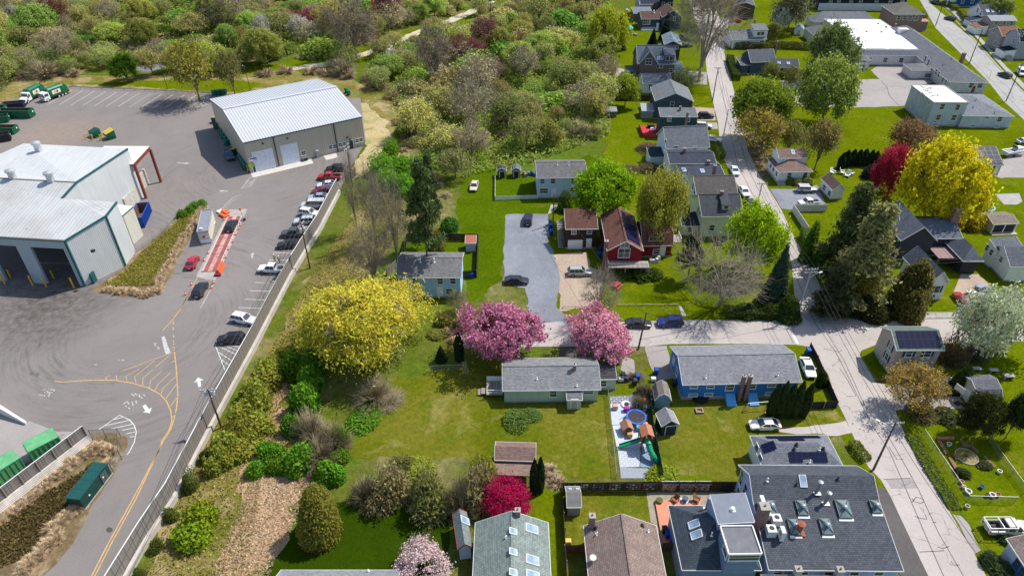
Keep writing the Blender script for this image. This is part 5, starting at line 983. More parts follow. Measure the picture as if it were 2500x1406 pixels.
dn=lambda p,z=0:Vector((p.x,p.y,z));lw=lambda p:p-Vector((0,0,.05))
for nm,a,b in(('end_wall',F1,K1),('end_wall',K1,K2),('step_wall',K2,S1),('gable_wall',S1,R1),('gable_wall',R1,B1),('rear_wall',B1,B2)):
 m=MB();m.poly([dn(a),dn(b),lw(b),lw(a)]);obj(nm,m,t,mat=TW)
for a,b in((F1,K1),(K1,K2),(S1,R1),(R1,B1)):
 m=MB();m.beam(a,b,.3,.3);obj('roof_trim',m,t,mat=TEAL)
for a in(F1,K1):
 m=MB();m.box(a.x-.16,a.y-.16,0,a.x+.16,a.y+.16,a.z-.1);obj('corner_trim',m,t,mat=TEAL)
m=MB();m.beam(F0,F1,.35,.3);obj('gutter',m,t,mat=plain((.12,.13,.13)));m=MB();m.beam(R0,R1,.35,.12);obj('ridge_flashing',m,t,mat=plain((.15,.15,.14)))
d=(F0-F1);LW=Vector((d.x,d.y,0)).length;d=Vector((d.x,d.y,0)).normalized();nrm=Vector((d.y,-d.x,0));nrm=nrm if nrm.y<0 else-nrm
def wq(u0,u1,z0,z1,dep=.0):
 m=MB();a,b=d*u0,d*u1;q=nrm*-(.5+dep);k=nrm*-dep;m.hexa([a+k+Vector((0,0,z0)),b+k+Vector((0,0,z0)),b+q+Vector((0,0,z0)),a+q+Vector((0,0,z0))],[a+k+Vector((0,0,z1)),b+k+Vector((0,0,z1)),b+q+Vector((0,0,z1)),a+q+Vector((0,0,z1))]);return m
TB_=ribs('#a9b4bd',.35);
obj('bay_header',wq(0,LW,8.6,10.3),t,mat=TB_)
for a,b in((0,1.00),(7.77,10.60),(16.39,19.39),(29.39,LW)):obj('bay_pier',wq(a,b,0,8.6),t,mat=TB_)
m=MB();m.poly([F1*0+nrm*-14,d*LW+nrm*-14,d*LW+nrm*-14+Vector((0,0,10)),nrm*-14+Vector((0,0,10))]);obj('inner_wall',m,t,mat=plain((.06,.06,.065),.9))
m=MB();m.box(-.4,-.4,0,.4,.4,1.3);m.tube((0,0,1.3),(0,0,1.9),.55,.55,12);m.lathe([(.75,1.9),(.75,2.2),(.3,2.4)],12);rv=m.mesh('roof_ventilator',plain((.5,.52,.53),.4,.4))
obj('roof_ventilator',rv,t,(-19.56,19.19,12.6),scale=1.3)
obj('roof_ventilator',rv,t,(-10.89,17.79,12.8),scale=1.3)
obj('roof_ventilator',rv,t,(-23.93,35.43,11.4),scale=1.3)
obj('wall_lamp',B((-.3,-.3,-.2,.3,.3,.2)),t,(3.63,1.15,7.5),mat=DARKP)
obj('wall_lamp',B((-.3,-.3,-.2,.3,.3,.2)),t,(3.07,11.98,7.5),mat=DARKP)
k=obj('door',B((-.6,-.15,0,.6,.15,2.3)),t,(1.29,1.44,0),(0,0,1.50),mat=TEAL);obj('handle',B((.4,-.2,1.0,.5,-.15,1.1)),k,mat=GALV)
bollard(-99.27,108.62,'yellow bollard at the far left bay pier of the transfer building','bollards of the transfer building',h=2.4,r=0.16)
bollard(-93.51,108.1,'yellow bollard left of the middle bay pier','bollards of the transfer building',h=2.4,r=0.16)
bollard(-90.72,107.76,'yellow bollard right of the middle bay pier','bollards of the transfer building',h=2.4,r=0.16)
bollard(-85.15,107.42,'yellow bollard at the corner of the right bay','bollards of the transfer building',h=2.4,r=0.16)
bollard(-90.77,110.53,'yellow bollard inside the right dark bay','bollards of the transfer building',h=2.0,r=0.16)
bollard(-99.4,110.71,'pale bollard inside the left dark bay','bollards of the transfer building',h=2.0,r=0.16)
h=house('loading_annex','low white lean-to annex against the transfer building','building',-80.52,123.06,1.445,3.79,6.5,7.2,7.6,'shed',ribs('#d5d2c2',.4,dirt=.15),ribs('#e4e4de',.5),oh=0.05,found=0,trim=TEAL)
t=thing('loading_canopy','white canopy roof on rust red steel frame at the transfer building','canopy',(-86.78,143.52,0));RD=plain((.22,.045,.03),.6)
ex=Vector((0.11,8.21,0));ey=Vector((-1.000,0.013,0))*11;Z9=Vector((0,0,8.6));Z8=Vector((0,0,9.0))
for k in(Vector((0,0,0)),ex):
 for s in(Vector((0,0,0)),ey):m=MB();m.beam(k+s,k+s+Z9,.5,.5);obj('column',m,t,mat=RD)
for s in(Vector((0,0,0)),ey*.98):m=MB();m.beam(s+Z9,s+ex+Z8,.35,.6);obj('beam',m,t,mat=RD)
m=MB();m.poly([Z9+Vector((0,0,.4))-ex*.04,Z8+Vector((0,0,.4))+ex*1.04,Z8+Vector((0,0,.4))+ex*1.04+ey,Z9+Vector((0,0,.4))-ex*.04+ey]);obj('canopy_roof',m,t,mat=ribs('#dfe0d8',.9))
m=MB();m.beam(ex*.12+ey*.25+Vector((0,0,2)),ex*.92+ey*.25+Vector((0,0,2)),.5,4);obj('push_wall',m,t,mat=plain((.5,.46,.38),.9,var=.2))
m=MB();m.beam(ex*-.1+ey*.1+Vector((0,0,1.8)),ex*-.85+ey*.1+Vector((0,0,1.8)),.4,3.6);obj('push_wall',m,t,mat=plain((.52,.49,.42),.9,var=.2))
rolloff(-83.08,133.13,1.774,7.0,2.5,2.6,plain((.01,.06,.32),.5),'deep blue ribbed container with orange rim behind the annex','waste containers',rust=True)
h=house('scale_house','small cream scale house with flat grey roof beside the red weighbridge','building',-66.35,123.11,0.253,2.261,9.46,3.0,3.0,'flat',plain('#cfc6b4',.8),plain((.22,.24,.28),.9),oh=0.03,found=0,trim=plain((.35,.36,.38),.6))
h.wins('R','7.76 -0.15 1.0 1.0,15.77 -1.82 0.9 1.4')
h.box('notice_board',0.27,-.03,0.24,2.47,.02,1.14,plain((.75,.8,.85)))
h.box('notice_board',0.90,-.03,1.41,2.30,.02,1.86,WHITE)
h.box('notice_board',0.85,-.03,1.48,1.35,.02,1.98,plain((.6,.03,.03)))
h.box('roof_unit',.5,.6,2.95,1.1,1.2,3.4,plain((.6,.6,.6)))
t=thing('weighbridge','long red steel weighbridge deck beside the cream scale house','weighbridge',(-62.1,112.79,0));o=Vector((-62.1,112.79,0));q=[Vector(v).to_3d()-o for v in[(-62.1,112.79),(-59.23,112.89),(-61.28,134.8),(-64.32,134.71)]];RDK=plain((.30,.10,.095),.75,var=.3,sc=.9)
m=MB();m.hexa([v+Vector((0,0,.05))for v in q],[v+Vector((0,0,.16))for v in q]);dk=obj('deck',m,t,mat=RDK)
for i in range(1,7):m=MB();m.beam(q[0].lerp(q[3],i/7)+Vector((0,0,.168)),q[1].lerp(q[2],i/7)+Vector((0,0,.168)),.08,.012);obj('deck_joint',m,dk,mat=DARKP)
m=MB();w0=q[0].lerp(q[1],.5);w1=q[3].lerp(q[2],.5);m.beam(w0+Vector((0,0,.165)),w1+Vector((0,0,.165)),.9,.008);obj('worn_track',m,dk,mat=plain((.5,.27,.24),.85,var=.45,sc=1.5))
for s in((0,3),(1,2)):m=MB();m.beam(q[s[0]]+Vector((0,0,.15)),q[s[1]]+Vector((0,0,.15)),.25,.3);obj('edge_curb',m,t,mat=plain((.5,.46,.42)))
# ================================================================ houses of the neighbourhood
h=house('ranch_house','sage green ranch house with grey shingle roof beside the pink blossom trees','house',-1.479,76.29,0.018,15.28,7.51,2.9,4.62,'x',siding('#8d9a80'),shingle('#8b8c8c'))
h.cap()
h.wins('F','7.93 1.91 1.0 1.4,10.73 2.13 0.9 0.9,13.43 2.17 1.5 0.9')
h.chimney(11.35,3.08,w=0.5,d=0.5)
h.vent(5.41,1.66,h=0.35)
h.vent(11.59,0.58,h=0.35)
h.wing('bulkhead_porch',9.93,-1.5,0,2.4,2.6,2.2,2.7,'shed',rm=shingle('#77777a'),oh=.15,found=0).door('F',1.2,z=.1,col=plain('#aeb0a0'))
h=house('side_annex','small dark roofed side annex joined to the green ranch house','shed',14.05,79.27,0.018,2.663,3.49,2.5,2.9,'shed',siding('#8f9884'),shingle('#4b4b50'),oh=0.1)
h.wins('F','0.60 1.50 0.9 1.2')
prop('side_deck','small wooden side deck with white rails at the green ranch house','deck',-2.9,78.93,[('floor',B((-1.2,-1.4,.7,1.5,1.8,.85)),boards((.3,.26,.22))),('railing',B((-1.2,-1.4,.85,-1.12,-1.3,1.8),(-1.2,-1.4,1.7,1.5,-1.32,1.8),(-1.2,-1.4,1.2,1.5,-1.34,1.28),(-1.2,1.7,.85,1.5,1.78,1.8)),WHITE),('steps',B((-2.0,-.9,.4,-1.2,.4,.55),(-2.6,-.9,.15,-2.0,.4,.32)),boards((.3,.26,.22))),('leg',B((-1.1,-1.3,0,-1,-1.2,.7)),WOODP)])
h=house('ranch_house','long bright blue ranch house with grey shingle roof and twin brick chimneys','house',26.49,76.9,0.032,18.74,9.03,3.6,5.58,'x',siding('#235f8f'),shingle('#8e8e92'),found=0.7)
h.cap()
h.wins('F','1.95 2.92 1.1 0.7,4.56 2.91 1.1 0.8,7.67 2.54 1.2 1.2,11.12 2.75 1.2 1.2,2.08 1.04 1.3 0.5,4.57 1.07 1.2 0.5,14.24 2.90 1.2 0.8,14.28 1.04 1.2 0.5')
h.wins('L','6.75 2.58 0.9 1.2,4.35 2.30 0.9 1.4')
h.chimney(9.35,-.05,.5,.55,top=5.2,base=0)
h.chimney(10.34,-.05,.5,.55,top=5.2,base=0)
h.vent(3.79,0.98,h=0.5)
h.vent(15.18,1.13,h=0.5)
h.part('bulkhead_door',(lambda m:(m.hexa([(7.94-.75,-1.5,0),(7.94+.75,-1.5,0),(7.94+.75,.28,0),(7.94-.75,.28,0)],[(7.94-.75,-1.5,.25),(7.94+.75,-1.5,.25),(7.94+.75,.28,1.2),(7.94-.75,.28,1.2)]),m)[1])(MB()),siding('#4c83ae',.5,True))
h.part('bulkhead_door',(lambda m:(m.hexa([(11.52-.75,-1.5,0),(11.52+.75,-1.5,0),(11.52+.75,.28,0),(11.52-.75,.28,0)],[(11.52-.75,-1.5,.25),(11.52+.75,-1.5,.25),(11.52+.75,.28,1.2),(11.52-.75,.28,1.2)]),m)[1])(MB()),siding('#4c83ae',.5,True))
h=house('garage_house','dark brown two storey garage with russet roof and white garage door','house',11.07,121.14,0.018,6.72,5.02,5.0,7.0,'shed',siding('#2d211c'),shingle('#6d4c42'),oh=0.2)
h.wins('F','1.78 4.19 0.9 0.9,4.99 4.21 0.9 0.9')
h.door('F',5.07,h=2.1)
h.garage('F',2.20,2.9,2.1)
h.part('stair',(lambda m:([m.box(-1.3,.3+i*.42,.2+i*.24,-.15,.72+i*.42,.28+i*.24)for i in range(12)],m.beam((-1.3,.3,.2),(-1.3,5.3,3.1),.08,.25),m.beam((-1.3,.3,1.1),(-1.3,5.3,4.0),.06,.06),m.box(-1.4,5.3,3.0,-.1,6.6,3.12),m)[-1])(MB()),boards((.36,.33,.30)))
h=house('red_house','deep red gabled house with russet roof and black solar panels','house',18.67,112.65,-0.01,7.13,13.97,5.2,7.43,'y',siding('#6a1219'),shingle('#7a5549'),oh=0.25)
hr=h
h.cap()
h.wins('F','3.41 4.53 2.2 2.0,3.38 6.32 1.6 0.8',bars=2)
h.solar(3.89,1.12,6.63,8.38,3,6)
h.solar(3.92,9.22,5.70,11.17,2,1)
h.solar(3.92,11.45,4.85,12.29,1,1)
h.chimney(-.1,1.3,.7,.7,top=6.6,base=0)
h.box('deck_floor',.2,-2.2,2.5,8.33,.25,2.65,boards((.35,.31,.28)))
h.rail([(.2,.2),(.2,-2.2),(8.33,-2.2)],2.6,1.0,boards((.35,.31,.28)))
h.posts([(.3,-2.1),(3.56,-2.1),(8.23,-2.1)],0,2.5,.2,boards((.35,.31,.28)))
h.box('glass_front',2.50,.1,.3,6.42,.24,2.3,GLASS)
h=house('red_house_wing','red side wing with russet mansard roof joined to the red house','house',26.51,117.99,0.018,6.46,7.66,3.0,6.4,'gamx',siding('#6a1219'),shingle('#7a5549'),oh=0.2)
h.dormer(2.2,.35,1.7,1.5,'shed',(1.5,1.0))
h.dormer(3.86,.35,1.5,1.4,'shed',(1.3,.9))
h.wins('F','3.25 1.34 1.3 1.1')
h.door('F',4.5)
h.vent(3.23,3.83,.8)
h.box('side_deck',6.46,1.5,2.6,8.46,4.5,2.75,boards((.4,.36,.33)))
h.rail([(6.46,1.5),(8.46,1.5),(8.46,4.5)],2.7)
h.posts([(8.36,1.6),(8.36,4.4)],0,2.6)
h=house('two_storey_house','pale blue-grey two storey house behind the white picket fence','house',5.78,143.08,0.031,11.74,9.64,5.5,7.24,'x',siding('#95a5b4'),shingle('#757373'))
h.cap()
h.wins('F','1.31 4.59 1.0 1.3,3.80 4.55 1.0 1.3,8.60 4.52 1.0 1.3,1.74 2.03 1.9 1.2,8.53 2.19 1.1 1.0')
h.door('F',4.07)
h.vent(5.04,3.82,h=0.8)
h.vent(7.7,3.78,h=0.8)
h=house('two_storey_house','light blue raised house with grey roof right of the big yellow willow','house',-21.64,103.92,0.0,12.23,8.57,4.9,6.55,'x',siding('#7fa3bb'),shingle('#7d7c7c'))
h.cap()
h.wins('F','1.01 3.87 1.0 1.3,3.47 3.94 1.0 1.3,8.17 3.87 1.0 1.3,10.58 3.94 1.0 1.3,9.77 1.51 1.2 1.2')
h.door('F',7.99)
h.vent(4.36,3.26,h=0.8,r=0.1)
h.vent(6.94,3.26,h=0.8,r=0.1)
h=house('yellow_house','pale yellow two storey house with charcoal roof on the street corner','house',40.13,125.49,0.038,8.96,9.5,5.4,8.16,'x',siding('#cfcf9f'),shingle('#4e5257'))
h.cap()
h.wins('F','2.67 2.47 1.0 1.3,6.45 2.46 1.0 1.3')
h.wins('L','3.85 4.90 0.8 1.3,2.30 5.27 0.8 1.3')
h.chimney(4.91,4.44,w=0.6,d=0.6)
h.dormer(5.33,1.37,1.6,1.1,'shed',(.9,.7))
h.wing('side_entry',-3.6,1.0,0,3.9,4.0,2.6,3.8,'shed',oh=.15,rm=shingle('#3f434a')).win('F',1.9,1.6,.8,1.2)
h=house('cream_house','cream house with grey brown roof behind the yellow house','house',41.08,135.3,0.026,9.37,9.0,5.4,7.78,'x',siding('#c9c3a8'),shingle('#65605e'))
h.cap()
h.wins('L','4.14 5.33 0.8 1.4,2.28 5.13 0.8 1.4')
h.chimney(5.97,8.45,w=0.6,d=0.6)
h=house('grey_house','low dark roofed house with two skylights on the street','house',39.92,146.71,0.06,10.77,8.0,4.2,4.93,'x',siding('#8b98a6'),shingle('#484d58'))
h.cap()
h.skylight(1.47,2.32,0.8,1.3)
h.skylight(5.81,1.73,0.8,1.3)
h.chimney(7.84,4.32,w=0.6,d=0.6)
h=house('white_house','white house with dark charcoal roof behind the skylight house','house',38.15,151.26,0.01,11.36,8.0,5.2,6.36,'x',siding('#c8d4dc'),shingle('#454a55'))
h.cap()
h.chimney(4.21,3.97,w=0.6,d=0.6)
h=house('light_blue_house','light blue house with grey roof next to the red patio','house',38.73,159.51,0.086,11.32,9.0,5.4,9.23,'x',siding('#a9c6d4'),shingle('#777a80'))
h.cap()
h.chimney(8.6,12.24,w=0.5,d=0.5)
h.wins('L','1.76 6.40 0.8 1.3')
h.wins('F','2.69 5.27 0.9 1.2,7.51 4.94 0.9 1.2')
h.wing('rear_ell',-3.5,1.0,0,3.8,4.2,2.7,3.6,'shed',oh=.15,rm=shingle('#39464a'))
h=house('teal_house','dark teal box house with grey shallow roof and light blue side wall','house',40.66,178.92,-0.014,10.22,4.2,6.0,7.0,'shed',siding('#243c40'),shingle('#74797c'),oh=0.1)
h.chimney(5.8,2.97,w=0.5,d=0.5)
h.wins('F','2.57 5.33 1.0 1.3,7.66 5.30 1.0 1.3')
h=house('gable_house','dark slate shingled gable-front house with grey roof','house',41.43,191.63,-0.043,11.18,11.6,5.6,8.06,'y',siding('#39414c'),shingle('#7c7f83'))
h.cap()
h.wins('F','5.09 4.46 1.0 1.6')
h.wing('back_porch',-3.4,.5,0,3.6,4.5,2.4,3.0,'shed',oh=.1,wall=plain('#8f9497'),rm=plain('#9aa0a2',.6))
h=house('cream_cottage','cream cottage with slate grey roof below the brown gabled house','house',41.35,212.3,0.03,9.22,8.0,3.4,5.38,'x',siding('#d2cdb6'),shingle('#656d78'))
h.wins('F','2.58 2.21 1.0 1.4')
h=house('craftsman_house','brown two storey craftsman house with white framed gable and grey roof','house',41.2,224.84,0.0,12.74,11.0,5.6,10.04,'x',siding('#5f5149'),shingle('#6c7682'))
h.cap()
h.wing('front_gable',.3,-1.2,0,6.4,7.5,6.0,10.2,'y',oh=.35,found=0).win('F',3.2,6.6,1.9,1.8,bars=2).win('F',3.0,1.8,3.2,1.4,bars=4)
h.dormer(10.45,.6,3.2,2.2,'shed',(1.0,1.3),n=2)
h.wins('F','6.99 4.83 1.0 1.2,8.01 4.83 1.0 1.2,11.44 3.23 1.1 1.2')
h.wing('right_porch',12.74,0,0,3.4,7,2.8,4.2,'shed',oh=.15)
h.box('left_porch_roof',-3.2,-.5,3.0,.2,6,3.2,shingle('#667382'))
h.posts([(-3,-.3),(-3,2.5),(-3,5.8)],0,3.0)
h.skylight(7.13,1.7,0.8,1.2)
h.skylight(8.22,1.7,0.8,1.2)
h=house('navy_cottage','narrow navy gable-front cottage with pale roof behind the craftsman house','house',53.88,245.99,-0.1,6.08,11.69,5.6,7.0,'y',siding('#262c3a'),shingle('#7b8b97'))
h.wins('F','1.93 4.75 0.8 1.2,4.62 4.76 0.8 1.2')
h=house('slate_blue_house','slate blue house with brown roof and white porch windows','house',51.91,284.92,0.037,8.2,9.0,4.2,6.07,'x',siding('#2f3b46'),shingle('#6a5148'))
h.wins('F','2.18 3.03 2.6 2.0,3.22 3.02 1.2 1.8',bars=3)
h.rail([(.2,-1.5),(6.5,-1.5)],.3)
h.box('porch_floor',.2,-1.6,0,7,.3,.35,WHITE)
h.vent(5.58,3.5,.9,.2)
h.door('F',6.97)
h.wing('gable_wing',8.04,-1.5,0,8.0,11,5.2,7.9,'y',found=.3).win('F',5.0,4.6,.9,1.5)
h=house('barn_house','black barn-roofed house with white framed windows at the top of the street','house',61.94,305.4,0.051,6.9,11.0,6.0,9.5,'gamy',siding('#20242b'),shingle('#5d6067'))
h.wins('F','2.44 4.66 1.0 1.8,4.96 4.63 1.0 1.8,2.55 2.16 1.0 1.2')
h=house('shed_wing','low grey roofed extension with brown wall beside the black barn house','house',50.61,296.39,0.061,7.93,6.0,3.4,4.6,'shed',siding('#5b4c44'),shingle('#80868c'),oh=0.15)
h=house('solar_house','grey roofed house with blue solar panels at the top edge','house',54.07,304.4,0.088,5.89,9.0,5.0,7.6,'x',siding('#7d858c'),shingle('#6b7482'))
h.solar(.8,.5,7.4,4.0,5,2)
h=house('brown_house','brown shingled gable-front house with grey roof and solar panels','house',93.46,302.37,-0.131,9.1,12.0,5.2,6.57,'y',siding('#4a3d33'),shingle('#5d5d63'))
h.solar(1.0,2.0,5.0,9.5,2,4)
h=house('white_ranch','white cottage with grey roof and a wide shed dormer','house',81.79,259.18,0.069,13.25,10.5,3.4,5.66,'x',siding('#cfd8df'),shingle('#7c7e82'))
h.cap()
h.dormer(10.87,1.2,5.2,2.4,'shed',(1.2,1.2),n=2)
h.chimney(13.83,15.72,w=0.5,d=0.5)
h.vent(6.56,12.66,h=0.4)
h.vent(10.05,12.0,h=0.4)
h.wins('F','6.24 2.33 1.0 0.7,11.72 2.33 1.4 0.9')
h=house('charcoal_house','charcoal blue cottage half hidden by shrubs and a round green tree','house',80.52,230.8,0.119,9.09,8.5,4.2,7.2,'x',siding('#39474f'),shingle('#646971'))
h.wing('front_ell',-3.0,.5,0,3.3,5,3.2,4.4,'shed')
h.wins('F','13.76 1.31 1.0 1.3')
h.chimney(13.34,10.27,w=0.5,d=0.5)
h=house('low_wing','low dark roofed wing with white skylights behind the green tree','house',86.66,229.09,-0.054,9.82,7.0,3.2,5.0,'x',siding('#3a4850'),shingle('#565c66'),oh=0.2)
h.skylight(3.23,1.71,0.9,0.9)
h.skylight(6.28,1.65,0.9,0.9)
h=house('garden_shed','small white garden shed with grey roof on the bright lawn','shed',111.65,278.14,-0.34,3.44,4.5,2.3,3.4,'y',siding('#dde1e4'),shingle('#a9adb3'),oh=0.12,found=0)
h.door('F',1.77,w=1.0,h=1.7,z=0.05,col=plain('#c9b7a8'))
# ---- school complex and the far street
h=house('school_building','white walled school with a wide flat white roof and grey hipped wings','building',123.38,243.02,-0.027,21.87,39.92,4.6,4.6,'flat',plain('#cfccc8',.8),plain('#f2f2f2',.7,var=.06,sc=.15),oh=0.1,trim=plain('#dfdfdf',.6))
q=[rx for rx in((19.72,28.89),(9.77,22.39),(15.21,22.13),(20.7,22.01),(6.76,34.59),(18.68,33.59),(24.99,32.6),(25.72,22.14))]
for i,(x,y)in enumerate(q):h.box('roof_vent',x-.3,y-.3,4.5,x+.3,y+.3,5.1,plain((.25,.12,.1))if i==0 else plain((.3,.3,.32)))
h.box('roof_unit',20.83,19.50,4.5,24.03,22.10,6.4,plain((.62,.64,.64),.5))
h.box('walkway_board',1.5,1.6,4.62,8.5,1.9,4.7,plain((.4,.38,.35)));h.box('walkway_board',9.5,1.6,4.62,15,1.9,4.7,plain((.4,.38,.35)));h.box('walkway_board',17,1.6,4.62,24,1.9,4.7,plain((.4,.38,.35)))
h.wing('front_range',-1,-2.6,0,23.87,3.0,3.6,4.9,'shed',rm=shingle('#666c76'),oh=.2).win('F',3,1.9,1.4,1.5).win('F',8.5,1.9,1.4,1.5).win('F',14,1.9,1.4,1.5).win('F',19.5,1.9,1.4,1.5)
h.wing('rear_range',-4,39.92,0,25.87,9,3.6,6.6,'hip',rm=shingle('#7f8184'),oh=.2)
h=house('school_wing','grey hipped school wing with white end wall and small porch','building',115.15,235.5,0.026,8.44,40.06,3.4,5.6,'hip',plain('#c9c6c4',.8),shingle('#7b7d80'),oh=0.2)
h.wins('F','2.35 2.61 1.4 1.6,5.93 2.58 1.4 1.6')
h.wing('porch',3.94,-1.6,0,2.6,1.9,2.4,3.0,'y',oh=.1,found=0).door('F',1.3,z=.1,col=plain((.12,.14,.16)))
h.chimney(10.92,17.32,w=0.6,d=0.6)
h=house('school_wing','long grey hipped school wing running along the street with a red door','building',138.71,213.3,-0.082,11.79,60.31,3.6,6.6,'hip',plain('#c6c2c0',.8),shingle('#7a7c80'),oh=0.25)
h.wins('F','7.05 2.70 1.5 1.7,9.70 2.73 1.5 1.7')
h.door('F',8.05,h=2.2,col=plain((.25,.03,.03)))
h.wins('L','20.31 4.62 1.0 1.6,17.46 4.34 1.0 1.6,10.44 3.36 1.0 1.6,8.42 3.23 1.0 1.6,4.79 2.75 1.0 1.6,2.49 2.51 1.0 1.6')
h.chimney(11.5,19.15,w=1.0,d=1.0)
h.vent(12.91,40.74,h=0.4,r=0.12,mat=plain((.25,.26,.28)))
h.vent(11.22,30.97,h=0.4,r=0.12,mat=plain((.25,.26,.28)))
h.vent(5.61,14.53,h=0.4,r=0.12,mat=plain((.25,.26,.28)))
h.vent(15.6,58.52,h=0.4,r=0.12,mat=plain((.25,.26,.28)))
h.vent(15.0,54.71,h=0.4,r=0.12,mat=plain((.25,.26,.28)))
h.vent(2.85,12.56,h=0.4,r=0.12,mat=plain((.25,.26,.28)))
h=house('outbuilding','small white outbuilding with hipped grey roof in the school yard','building',133.17,226.18,0.0,7.67,6.85,3.0,4.3,'hip',plain('#cbc8c6',.8),shingle('#7f8082'),oh=0.2)
h.wins('F','5.94 1.29 2.2 1.2')
h=house('block_building','grey rendered two storey block with a stained flat white roof','building',119.07,186.58,-0.016,9.87,14.02,7.0,7.0,'flat',plain('#b3bec4',.9,var=.15,sc=.6),plain('#e2e2e0',.8,var=.1,sc=.3),oh=0.12,trim=plain((.5,.45,.42),.7))
h.wins('F','2.85 5.80 1.2 1.6,7.22 5.68 1.2 1.6,2.90 2.67 1.2 1.6,7.29 2.61 1.2 1.6')
h.wins('L','6.86 6.79 0.8 0.9,2.38 6.13 0.8 0.9')
h.wins('F','2.93 0.42 1.2 0.5,7.36 0.32 1.2 0.5')
rs=random.Random(4);dm=plain((.22,.21,.2),.9,var=.3)
for i in range(26):
 x,y=rs.uniform(.8,h.L*.75),rs.uniform(h.D*.3,h.D*.9);a=rs.uniform(0,3.1);l=rs.uniform(.4,1.7);m=MB();m.beam((x,y,7.02),(x+l*math.cos(a),y+l*math.sin(a),7.04),rs.uniform(.1,.5),.05);obj('torn_membrane',m,h.roofo,mat=dm)
h=house('side_wing','single storey grey wing with hipped shingle roof beside the two storey block','building',127.96,185.49,-0.042,14.35,17.65,3.6,5.6,'hip',plain('#b9c4c9',.9,var=.15,sc=.6),shingle('#81868b'),oh=0.2)
h.wins('F','10.71 2.70 1.2 1.5,7.07 3.12 1.0 0.6,4.06 0.52 1.2 0.5,10.86 0.39 1.2 0.5')
h.vent(6.38,7.09,h=0.5,mat=DARKP)
h.vent(4.11,3.5,h=0.5,mat=DARKP)
h.vent(9.25,1.22,h=0.5,mat=DARKP)
h=house('brick_building','red brick two storey building with pyramid slate roof','building',151.08,281.35,-0.026,11.85,13.14,7.0,10.0,'hip',brick((.24,.10,.08)),shingle('#77766e'),oh=0.4)
h.wins('F','2.14 5.59 1.4 1.6,4.46 5.60 1.4 1.6,6.69 5.49 1.4 1.6,9.02 5.45 1.4 1.6')
h.wing('brick_annex',11.85,2,0,3.5,8,3.8,4.6,'shed',rm=plain((.4,.2,.16)),oh=.1)
h=house('long_barn','long navy black gabled building with rows of white windows over a white ground floor','building',134.55,315.21,-0.02,38.18,12.0,7.4,10.5,'x',siding('#141722'),shingle('#55585e'),found=0)
h.wins('F','4.98 3.64 1.3 2.0,8.45 3.65 1.3 2.0,13.88 3.68 1.3 2.0,18.01 3.70 1.3 2.0,24.90 3.73 1.3 2.0,30.89 3.76 1.3 2.0,35.99 3.78 1.3 2.0',bars=2)
h.box('ground_floor',.2,-.25,0,37.98,.32,3.0,plain('#c9cdd2'))
h.wins('F','14.29 0.39 1.2 1.4,24.58 0.44 1.2 1.4,30.16 0.46 1.2 1.4',dy=0)
h=house('blue_house','deep blue two storey house with white windows at the top right','house',198.16,320.63,0.046,20.96,10.0,6.4,9,'x',siding('#123a73'),shingle('#585d66'))
h.wins('F','7.11 2.52 1.2 1.8,13.80 2.45 1.2 1.8,17.21 2.50 1.2 1.8,2.68 2.44 1.2 1.8')
h.box('bay',-1.5,1,0,.3,5,6.0,siding('#b9c4d2'))
h=house('white_gable_house','white gabled house with dark slate roof and two skylights','house',191.47,289.82,0.069,10.99,10.0,4.4,7.45,'x',siding('#d5d8da'),shingle('#585c66'))
h.wins('L','4.26 5.30 0.8 1.6,1.67 4.85 0.8 1.6')
h.skylight(2.83,1.91,1.1,1.3)
h.skylight(5.02,1.8,1.1,1.3)
h.vent(7.37,1.18,h=0.6,r=0.12)
h.wing('sun_porch',-5.2,-1,0,5.4,4,2.6,3.6,'shedx',rm=shingle('#2c3a48'),oh=.15).win('F',1.2,1.6,.8,1.4).win('F',2.4,1.6,.8,1.4).win('F',3.6,1.6,.8,1.4)
h=house('taupe_house','taupe two storey house with pale grey roof on the far street','house',187.42,277.06,0.0,10.11,7.5,5.6,6.74,'x',siding('#7d7674'),shingle('#a3a6aa'))
h.wins('F','2.28 4.60 1.1 1.3,5.52 4.60 1.1 1.3,8.35 4.52 1.1 1.3')
h.wins('L','3.04 5.39 0.8 1.2')
h.wing('front_porch',-4.6,.5,0,4.8,6,2.8,3.7,'shedx',wall=WHITE,rm=shingle('#8c6a58'),oh=.1)
h=house('taupe_brown_house','taupe house with russet brown roof beside the far street','house',180.09,257.02,0.063,7.08,8.0,5.4,7.8,'x',siding('#7b7371'),shingle('#93684f'))
h.wins('L','5.55 5.74 0.8 1.3,2.52 5.19 0.8 1.3,2.49 2.02 1.6 1.4')
h.wins('F','3.79 4.24 1.0 1.3')
h=house('mansard_house','grey mansard house with dark roof and white framed dormers at the right edge','house',180.33,247.33,0.0,6.58,9.0,6.2,9.5,'gamx',siding('#80808a'),shingle('#1d2633'))
h.wins('L','3.67 5.38 0.9 1.5,0.85 4.97 0.9 1.5,2.78 9.05 0.9 1.5,0.82 8.63 0.9 1.5')
h.wing('entry_porch',-4.2,0,0,4.4,5,2.9,3.4,'shedx',wall=WHITE,rm=shingle('#1f2b38'),oh=.1)
h.steps(-2.0,-.0,8,2.0)
